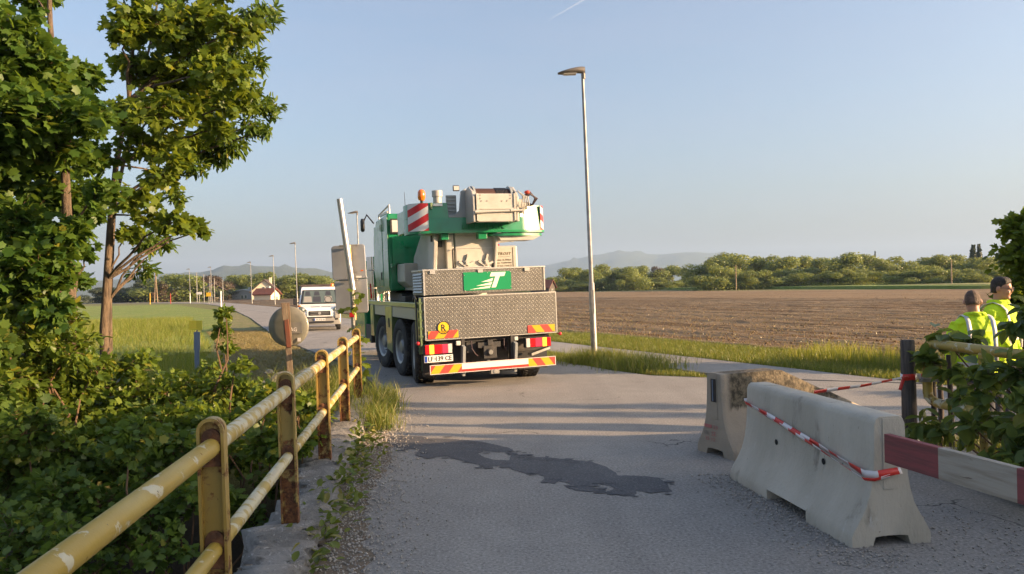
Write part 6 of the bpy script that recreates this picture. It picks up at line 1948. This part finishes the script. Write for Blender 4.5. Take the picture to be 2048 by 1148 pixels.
# ================================================================== VAN
def build_van():
    p = pt(652, 668)
    root = empty('white_van', (at(640, 660, 34.5).x, 34.5, 0.0), R(14))
    root.scale = (.95, .95, .95)
    tag(root, 'white flatbed van with orange roof beacon coming towards the camera', 'van')
    # local: front faces -y, x right as seen by the camera
    W = 0.98
    YZ = Matrix(((0, 0, 1, 0), (1, 0, 0, 0), (0, 1, 0, 0), (0, 0, 0, 1)))
    def loft(b, prof, ws):
        pass
    side = [(0.02, .42), (0.0, .75), (.06, .98), (.12, 1.08), (.62, 1.22)]
    body = MB()
    # cab as rings across x from side profiles, narrowing upward
    def ringat(x, tuck):
        return [Vector((x * (1 - tuck * max(0, (z - 1.1)) * .12), y, z)) for y, z in ((.10, .36), (.02, .55), (.0, .85), (.06, 1.0), (.16, 1.10), (.72, 1.24), (1.42, 1.98), (1.62, 2.10), (2.35, 2.14), (2.42, 2.05), (2.42, .42))]
    body.rings([ringat(x, 1.0) for x in (-W, -W * .96, -.6, 0, .6, W * .96, W)])
    cab = body.build('cab', M['van_white'], root, smooth=25, bevel=.03)
    # windscreen frame and interior
    def onscreen(x, t, off): # t 0 bottom 1 top along the slanted screen
        y = .74 + (1.40 - .74) * t
        z = 1.27 + (1.95 - 1.27) * t
        n = Vector((0, -.72, .69))
        return Vector((x, y, z)) + n.normalized() * off
    def quad(pts, off, nm, mat, par, th=.01):
        b = MB()
        P = [onscreen(x, t, off) for x, t in pts]
        Q = [onscreen(x, t, off + th) for x, t in pts]
        n = len(P)
        b.add(P + Q, [tuple(range(n)), tuple(range(2 * n - 1, n - 1, -1))] + [(k, (k + 1) % n, n + (k + 1) % n, n + k) for k in range(n)])
        return b.build(nm, mat, par)
    ws = quad([(-.86, .0), (.86, 0), (.90, .06), (.80, .98), (.74, 1.0), (-.74, 1.0), (-.80, .98), (-.90, .06)], .012, 'windscreen', M['black'], root)
    quad([(-.80, .07), (.80, .07), (.72, .94), (-.72, .94)], .024, 'glass', M['glass'], ws, .004)
    for x, w_ in ((-.55, .26), (-.12, .28), (.42, .28)):
        quad([(x - w_ / 2, .58), (x + w_ / 2, .58), (x + w_ / 2 - .04, .88), (x - w_ / 2 + .04, .88)], .029, 'headrest', M['seat'], ws, .006)
        quad([(x - .2, .12), (x + .2, .12), (x + .17, .52), (x - .17, .52)], .029, 'seat_back', M['interior'] if x != -.12 else M['seat'], ws, .004)
    b = MB()
    b.tube([onscreen(.42 + .16 * math.cos(t), .28 + .22 * math.sin(t), .034) for t in [2 * math.pi * k / 16 for k in range(17)]], .012, 5, False)
    b.build('steering_wheel', M['black'], ws)
    MB().bx(-.10, .10, .64, .68, 1.2, 1.22).build('wiper', M['black'], root)
    # bonnet lines, grille, lamps, bumper
    gr = MB()
    gr.box((0, -.005, .84), (1.02, .06, .22))
    g = gr.build('grille', M['black'], root, bevel=.05, seg=3)
    MB().box((0, -.028, .84), (1.18, .03, .34)).build('grille_surround', M['van_white'], root, bevel=.03)
    g.location = (0, -.03, 0)
    for z in (.80, .88):
        MB().box((0, -.04, z), (.86, .012, .018)).build('grille_bar', M['bumper_grey'], g)
    MB().cyl((0, -.045, .845), (0, -.055, .845), .07, n=20).build('emblem', M['trim'], g)
    bp = MB()
    bp.rings([[Vector((x, y0, z)) for y0, z in ((y, .30), (y - .02, .45), (y, .62), (y + .03, .66), (y + .3, .66), (y + .3, .30))] for x, y in ((-1.0, .25), (-.93, .04), (-.6, -.05), (0, -.07), (.6, -.05), (.93, .04), (1.0, .25))])
    bu = bp.build('bumper', M['bumper_grey'], root, smooth=30)
    MB().box((0, -.085, .42), (1.3, .03, .08)).build('air_intake', M['black'], bu)
    MB().box((0, -.075, .655), (1.2, .03, .05)).build('air_intake', M['black'], bu)
    for s in (-1, 1):
        MB().box((s * .78, -.0, .56), (.14, .06, .10), (0, 0, s * R(18))).build('fog_lamp', M['hole'], bu, bevel=.01)
        hl = MB()
        hl.prism([(s * .58, .98), (s * .84, .90), (s * .93, 1.0), (s * .92, 1.22), (s * .72, 1.12)], T_at(0, 0, 0), -.30, -.0)
        h = hl.build('headlight', M['glass'], root, bevel=.02)
        MB().sphere((s * .76, .0, 1.03), .06, 12, 8, (1, .4, 1)).build('reflector', M['clear_lens'], h, smooth=60)
        MB().box((s * .93, .1, 1.2), (.1, .16, .09), (0, 0, s * R(30))).build('indicator', M['beacon'], h, bevel=.01)
        MB().box((s * .82, .02, .76), (.26, .12, .36), (0, 0, s * R(14))).build('bumper_corner', M['bumper_grey'], bu, bevel=.03)
        m = MB()
        m.box((s * 1.13, .86, 1.42), (.2, .1, .34))
        mo = m.build('mirror', M['black'], root, bevel=.04, seg=3)
        MB().tube([(s * .92, .92, 1.35), (s * 1.08, .88, 1.35)], .03, 8).build('mirror_arm', M['black'], mo)
        dr = MB()
        dr.box((s * .93, 1.65, 1.55), (.02, .95, .62), (0, -s * R(6), 0))
        MB().box((s * .90, 1.62, 1.62), (.03, .85, .46), (0, -s * R(6), 0)).build('side_window', M['glass'], root, bevel=.01)
        for y in (.82, 3.9):
            wv = empty('wheel')
            wv.parent = root
            wv.location = (s * .88, y, .34)
            t = MB()
            t.rings([[Vector((o, r * math.cos(k * 2 * math.pi / 24), r * math.sin(k * 2 * math.pi / 24))) for k in range(24)] for r, o in ((.2, -.1), (.31, -.105), (.34, -.07), (.34, .07), (.31, .105), (.2, .1))], False)
            t.build('tyre', M['rubber'], wv, smooth=40)
            MB().cyl((s * .06, 0, 0), (s * .085, 0, 0), .21, n=20).build('rim', M['rim'], wv)
    MB().box((-.2, .32, 1.145), (.42, .04, .015), (R(14), 0, 0)).build('bonnet_slot', M['black'], root)
    MB().box((.3, .32, 1.145), (.42, .04, .015), (R(14), 0, 0)).build('bonnet_slot', M['black'], root)
    pl = MB().box((0, -.11, .55), (.52, .012, .12)).build('number_plate', M['plate'], root)
    me = text_mesh('W 9725 IN', .40, .075, .003, 0, 1, .01)
    move_mesh(me, Matrix.Translation((.03, -.117, .55)))
    link('plate_text', me, M['ink'], pl)
    MB().box((-.235, -.118, .55), (.04, .003, .11)).build('plate_band', M['blue'], pl)
    bed = MB()
    bed.bx(-1.02, 1.02, 2.5, 5.2, .78, .9)
    for s in (-1, 1): bed.bx(s * 1.02, s * .98, 2.5, 5.2, .9, 1.3)
    bed.bx(-.98, .98, 2.5, 2.55, .9, 2.2)
    bed.build('load_bed', M['bumper_grey'], root, bevel=.01)
    MB().bx(-.92, .92, 2.2, 2.45, 2.14, 2.24).build('roof_board', M['roof_dark'], root, bevel=.02)
    bc = MB().ell([(.62, 1.95, 2.10, .09, .09), (.62, 1.95, 2.2, .1, .1), (.62, 1.95, 2.28, .07, .07)], 14).build('beacon', M['beacon'], root, smooth=50)
    MB().bx(-.95, .95, .4, 5.0, .42, .6).build('chassis', M['dark'], root)
build_van()

# ================================================================== WORKERS
def remeshed(name, mb, mat, parent, voxel):
    o = mb.build(name, mat, parent)
    m = o.modifiers.new('remesh', 'REMESH')
    m.mode = 'VOXEL'
    m.voxel_size = voxel
    s = o.modifiers.new('smooth', 'SMOOTH')
    s.iterations = 4
    s.factor = .5
    bpy.context.view_layer.update()
    dg = bpy.context.evaluated_depsgraph_get()
    me = bpy.data.meshes.new_from_object(o.evaluated_get(dg))
    o.modifiers.clear()
    o.data = me
    me.materials.clear()
    me.materials.append(mat)
    me.polygons.foreach_set('use_smooth', [True] * len(me.polygons))
    return o
def build_person(label, loc, rz, H, hair_mat, head_yaw=0.0, head_pitch=0.0, stoop=0.0, glasses=False, bald=False):
    """front is -y; built 1.78 m tall and scaled"""
    root = empty('person', loc, rz)
    k = H / 1.78
    root.scale = (k, k, k)
    tag(root, label, 'person', 'road workers')
    def st(p):        # stoop bends everything above the hips forward
        p = Vector(p)
        if p.z > 1.0:
            q = p - Vector((0, 0, 1.0))
            q = Matrix.Rotation(stoop, 4, 'X') @ q
            p = q + Vector((0, 0, 1.0))
        return p
    hc = Vector((0, -.025, 1.655))
    HM = Matrix.Translation(hc) @ Matrix.Rotation(head_yaw, 4, 'Z') @ Matrix.Rotation(head_pitch, 4, 'X')
    def hd(p): return st(HM @ Vector(p))
    def ball(b, c, r, sc, fn):
        s = MB().sphere(c, r, 16, 12, sc)
        b.add([fn(v) for v in s.v], s.f)
    def elip(b, stack, fn, n=18):
        s = MB().ell(stack, n)
        b.add([fn(v) for v in s.v], s.f)
    b = MB()
    # skull, jaw, nose, brow, ears
    elip(b, [(0, .0, -.125, .03, .03), (0, -.012, -.118, .052, .06), (0, -.012, -.09, .063, .078), (0, -.004, -.05, .071, .09), (0, .0, .0, .0755, .097), (0, .004, .04, .0765, .1), (0, .006, .08, .068, .089), (0, .006, .105, .05, .066), (0, .006, .12, .025, .035)], hd)
    ball(b, (0, -.098, -.022), .02, (.75, 1.0, 1.5), hd)
    ball(b, (0, -.088, .022), .03, (1.7, .4, .35), hd)
    ball(b, (0, -.083, -.068), .022, (1.3, .6, .45), hd)
    ball(b, (0, -.075, -.108), .026, (1.2, .8, .8), hd)
    for s in (-1, 1):
        ball(b, (s * .086, .012, -.012), .032, (.4, .7, 1.05), hd)
        ball(b, (s * .033, -.083, -.045), .028, (1, .5, .8), hd)
    nk = [st((0, .01, 1.42)), st((0, .005, 1.5)), hd((0, .015, -.08))]
    b.tube(nk, [.075, .062, .06], 14)
    torso = [(0, 0, .86, .16, .115), (0, 0, .95, .175, .125), (0, .0, 1.06, .165, .12), (0, -.005, 1.2, .18, .125), (0, -.005, 1.32, .195, .125), (0, .0, 1.40, .185, .105), (0, .005, 1.45, .12, .08), (0, .005, 1.48, .07, .065)]
    elip(b, torso, st)
    arms = {}
    for s in (-1, 1):
        sh, el, wr = st((s * .205, 0, 1.385)), st((s * .285, .03, 1.10)), st((s * .24, -.08, .88))
        arms[s] = (sh, el, wr)
        b.tube([sh, sh.lerp(el, .4), el, el.lerp(wr, .4), wr], [.06, .052, .042, .043, .03], 12)
        hand = wr + Vector((0, -.02, -.06))
        b.tube([wr, hand, hand + Vector((0, -.01, -.04))], [.028, .04, .036], 10, True, .6)
        for f in range(4):
            x = (f - 1.5) * .019
            p0 = hand + Vector((x, -.012, -.035))
            L = (.062, .075, .07, .055)[f]
            b.tube([p0, p0 + Vector((0, -.008, -L * .5)), p0 + Vector((0, .012, -L))], [.0095, .009, .0075], 6)
        b.tube([hand + Vector((-s * .03, -.01, .01)), hand + Vector((-s * .048, -.03, -.02)), hand + Vector((-s * .045, -.04, -.05))], [.012, .0105, .009], 6)
        b.tube([(s * .09, 0, .9), (s * .1, -.01, .7), (s * .1, -.01, .5), (s * .1, .01, .3), (s * .1, .015, .08)], [.095, .085, .058, .055, .042], 14)
        b.tube([(s * .1, .04, .05), (s * .105, -.06, .045), (s * .11, -.16, .03)], [.045, .045, .03], 10)
    remeshed('body', b, M['skin'], root, .0085)
    # eyes, glasses
    for s in (-1, 1):
        e = MB()
        ball(e, (s * .03, -.0895, -.002), .011, (1.3, .6, .6), hd)
        e.build('eye', M['ink'], root, smooth=60)
    if glasses:
        g = MB()
        for s in (-1, 1):
            g.tube([hd((s * .034 + .026 * math.cos(t), -.112, -.002 + .018 * math.sin(t))) for t in [2 * math.pi * q / 14 for q in range(15)]], .003, 5, False)
            g.tube([hd((s * .06, -.108, .004)), hd((s * .083, -.04, .006)), hd((s * .082, .02, .0))], .003, 5)
        g.tube([hd((-.01, -.112, .0)), hd((.01, -.112, .0))], .003, 5)
        g.build('glasses', M['ink'], root)
    # hair shell: upper back of the skull
    h = MB()
    elip(h, [(0, .045, -.06, .066, .06), (0, .028, -.02, .081, .078), (0, .022, .02, .084, .09), (0, .010, .055, .0815, .101), (0, .004, .088, .073, .099), (0, .0, .115, .054, .078), (0, .0, .133, .028, .042)] if not bald else [(0, .04, -.06, .066, .065), (0, .03, -.02, .080, .077), (0, .022, .02, .082, .088), (0, .016, .06, .078, .09), (0, .014, .09, .064, .078), (0, .012, .112, .045, .056), (0, .01, .124, .02, .03)], hd, 20)
    remeshed('hair', h, hair_mat, root, .008)
    # jacket
    j = MB()
    elip(j, [(0, 0, .80, .205, .155), (0, 0, .90, .212, .16), (0, 0, 1.05, .205, .155), (0, -.005, 1.2, .218, .158), (0, -.005, 1.32, .232, .16), (0, .0, 1.40, .228, .145), (0, .003, 1.445, .195, .122), (0, .005, 1.472, .15, .105), (0, .008, 1.495, .105, .095), (0, .008, 1.51, .09, .09)], st, 22)
    for s in (-1, 1):
        sh, el, wr = arms[s]
        j.tube([sh + Vector((-s * .03, 0, .0)), sh.lerp(el, .35), el, el.lerp(wr, .5), wr + Vector((0, 0, .02))], [.088, .082, .072, .064, .05], 14)
    jo = remeshed('jacket', j, M['hivis'], root, .011)
    co = MB()
    elip(co, [(0, .012, 1.478, .12, .112), (0, .014, 1.497, .122, .116), (0, .014, 1.515, .108, .106), (0, .012, 1.525, .088, .09)], st, 20)
    co.build('collar', M['hivis'], jo, smooth=60)
    # reflective strips: braces over the shoulders and a waist band
    for s in (-1, 1):
        sp = MB()
        P = [(s * .13, .168, .98), (s * .13, .173, 1.15), (s * .13, .17, 1.3), (s * .13, .14, 1.42), (s * .13, .09, 1.47), (s * .13, .0, 1.495), (s * .13, -.08, 1.465), (s * .13, -.135, 1.41), (s * .13, -.163, 1.3), (s * .13, -.168, 1.15), (s * .13, -.163, .98)]
        P = [st(p) for p in P]
        vs, fs = [], []
        for p in P: vs += [p + Vector((-.024, 0, 0)), p + Vector((.024, 0, 0))]
        fs = [(2 * i, 2 * i + 1, 2 * i + 3, 2 * i + 2) for i in range(len(P) - 1)]
        sp.add(vs, fs)
        o = sp.build('reflective_strip', M['reflex'], jo, smooth=60)
        sm = o.modifiers.new('t', 'SOLIDIFY')
        sm.thickness = .006
        sm.offset = 0
    for z in (1.10, .93):
        bnd = MB()
        ring = lambda zz, e: [st((( .212 + e) * math.cos(t), (.162 + e) * math.sin(t) - .003, zz)) for t in [2 * math.pi * q / 28 for q in range(28)]]
        bnd.rings([ring(z - .027, .006), ring(z + .027, .006)], False)
        bnd.build('reflective_strip', M['reflex'], jo, smooth=60)
    # trousers and boots
    t = MB()
    elip(t, [(0, 0, .78, .18, .135), (0, 0, .9, .188, .138), (0, 0, .98, .185, .135)], st)
    for s in (-1, 1):
        t.tube([(s * .09, 0, .88), (s * .1, -.01, .7), (s * .1, -.01, .5), (s * .1, .01, .3), (s * .1, .015, .09)], [.112, .1, .08, .078, .074], 14)
    remeshed('trousers', t, M['trouser'], root, .014)
    for s in (-1, 1):
        bt = MB()
        bt.tube([(s * .1, .06, .055), (s * .103, -.05, .055), (s * .11, -.19, .042)], [.058, .058, .045], 12)
        bt.tube([(s * .1, .02, .05), (s * .1, .02, .17)], [.06, .062], 12)
        remeshed('boot', bt, M['black'], root, .012)
    return root
w1 = at(1998, 575, 8.75)
build_person('taller worker in yellow jacket with glasses and dark hair looking right', (w1.x, 8.75, 0.0), R(32), 1.79, M['hair'], R(12), R(4), 0.0, True)
w2 = at(1948, 610, 8.15)
build_person('shorter worker in yellow jacket seen from behind, head bowed', (w2.x + .02, 8.15, 0.0), R(172), 1.66, M['hair_brown'], R(-22), R(12), R(5), True, True)

# ================================================================== HOUSES
def build_house(name, label, px, base_y, d, w, dep, hw, hr, rz, wall, roof, gable=True):
    p = at(px, base_y, d)
    root = empty(name, (p.x, d, -.06), rz)
    tag(root, label, 'house', 'village houses')
    MB().add([(-w / 2, 0, 0), (w / 2, 0, 0), (w / 2, dep, 0), (-w / 2, dep, 0), (-w / 2, 0, hw), (w / 2, 0, hw), (w / 2, dep, hw), (-w / 2, dep, hw), (0, 0, hr), (0, dep, hr)],
             [(0, 1, 5, 8, 4), (3, 7, 9, 6, 2), (0, 4, 7, 3), (1, 2, 6, 5), (0, 3, 2, 1)]).build('wall', wall, root)
    r = MB()
    o = .5
    for s in (-1, 1):
        a = Vector((s * (w / 2 + o), 0, hw - o * (hr - hw) / (w / 2)))
        c = Vector((0, 0, hr + .02))
        T = Vector((0, 0, .25))
        vs = []
        for q in (a, c):
            for y in (-o, dep + o):
                vs.append(Vector((q.x, y, q.z)))
                vs.append(Vector((q.x, y, q.z)) + T)
        r.add(vs, [(0, 2, 6, 4), (1, 5, 7, 3), (0, 1, 3, 2), (4, 6, 7, 5), (0, 4, 5, 1), (2, 3, 7, 6)])
    ro = r.build('roof', roof, root)
    MB().bx(w * .12, w * .12 + .6, dep * .4, dep * .4 + .6, hr - 1.2, hr + .7).build('chimney', wall, ro)
    for x in (-.55, .35) if w < 12 else (-3, -1, 1, 3):
        f = MB().bx(x, x + .7, -.06, -.01, hw + (.15 if gable else -1.6), hw + (1.15 if gable else -.6)).build('window', M['plaster_w'], root)
        MB().bx(x + .07, x + .63, -.08, -.06, hw + (.22 if gable else -1.53), hw + (1.08 if gable else -.67)).build('pane', M['glass'], f)
    if gable:
        for x in (-2.6, 1.4):
            f = MB().bx(x, x + 1.1, -.06, -.01, 1.0, 2.2).build('window', M['plaster_w'], root)
            MB().bx(x + .08, x + 1.02, -.08, -.06, 1.08, 2.12).build('pane', M['glass'], f)
    return root
build_house('village_house', 'cream gabled house with dark roof left of the van', 529, 585, 195, 6.4, 8, 2.2, 5.0, R(10), M['plaster'], M['roof_dark'])
build_house('village_house', 'low cream house with red roof in front of the gabled one', 550, 585, 180, 3.6, 4.5, 1.5, 2.6, R(75), M['plaster'], M['roof_red'], False)
build_house('village_house', 'dark roofed house among the garden trees behind the van', 615, 585, 215, 9, 9, 2.4, 5.6, R(70), M['plaster_w'], M['roof_dark'], False)
build_house('village_house', 'red roofed house just right of the crane', 1104, 572, 230, 5, 6, 1.6, 3.6, R(65), M['wood_grey'], M['roof_red'], False)
build_house('village_house', 'timber building with pale gable boards at the end of the road', 428, 590, 195, 7, 7, 2.3, 4.3, R(35), M['wood_grey'], M['roof_dark'], False)
build_house('village_house', 'low blue-grey shed between the trees left of the gabled house', 486, 585, 200, 6, 4, 1.9, 2.6, R(0), M['grey_p'], M['grey_p'], False)

# ================================================================== VAPOUR TRAIL AND AIR
def build_trail():
    a, b_ = at(1096, 41, 9000), at(1180, -8, 9600)
    o = MB().tube([a, a.lerp(b_, .3), a.lerp(b_, .7), b_], [2, 7, 11, 12], 10).build('vapour_trail', None, None, smooth=60)
    m, nt, p, out = nodes_of('vapour')
    p.inputs['Base Color'].default_value = (.9, .9, .9, 1)
    p.inputs['Alpha'].default_value = .03
    o.data.materials.append(m)
    tag(o, 'short white vapour trail high in the sky', 'vapour trail', None, 'stuff')
build_trail()
def build_haze():
    o = MB().bx(-7400, 7400, -7400, 7400, -7.5, 330).build('haze', None)
    m = bpy.data.materials.new('haze')
    m.use_nodes = True
    nt = m.node_tree
    nt.nodes.clear()
    out = nt.nodes.new('ShaderNodeOutputMaterial')
    v = nt.nodes.new('ShaderNodeVolumePrincipled')
    v.inputs['Color'].default_value = (0.47, 0.65, 0.92, 1)
    v.inputs['Density'].default_value = 0.00017
    v.inputs['Anisotropy'].default_value = 0.1
    nt.links.new(v.outputs[0], out.inputs['Volume'])
    o.data.materials.append(m)
    tag(o, 'pale morning haze over the plain', 'haze', None, 'stuff')
build_haze()
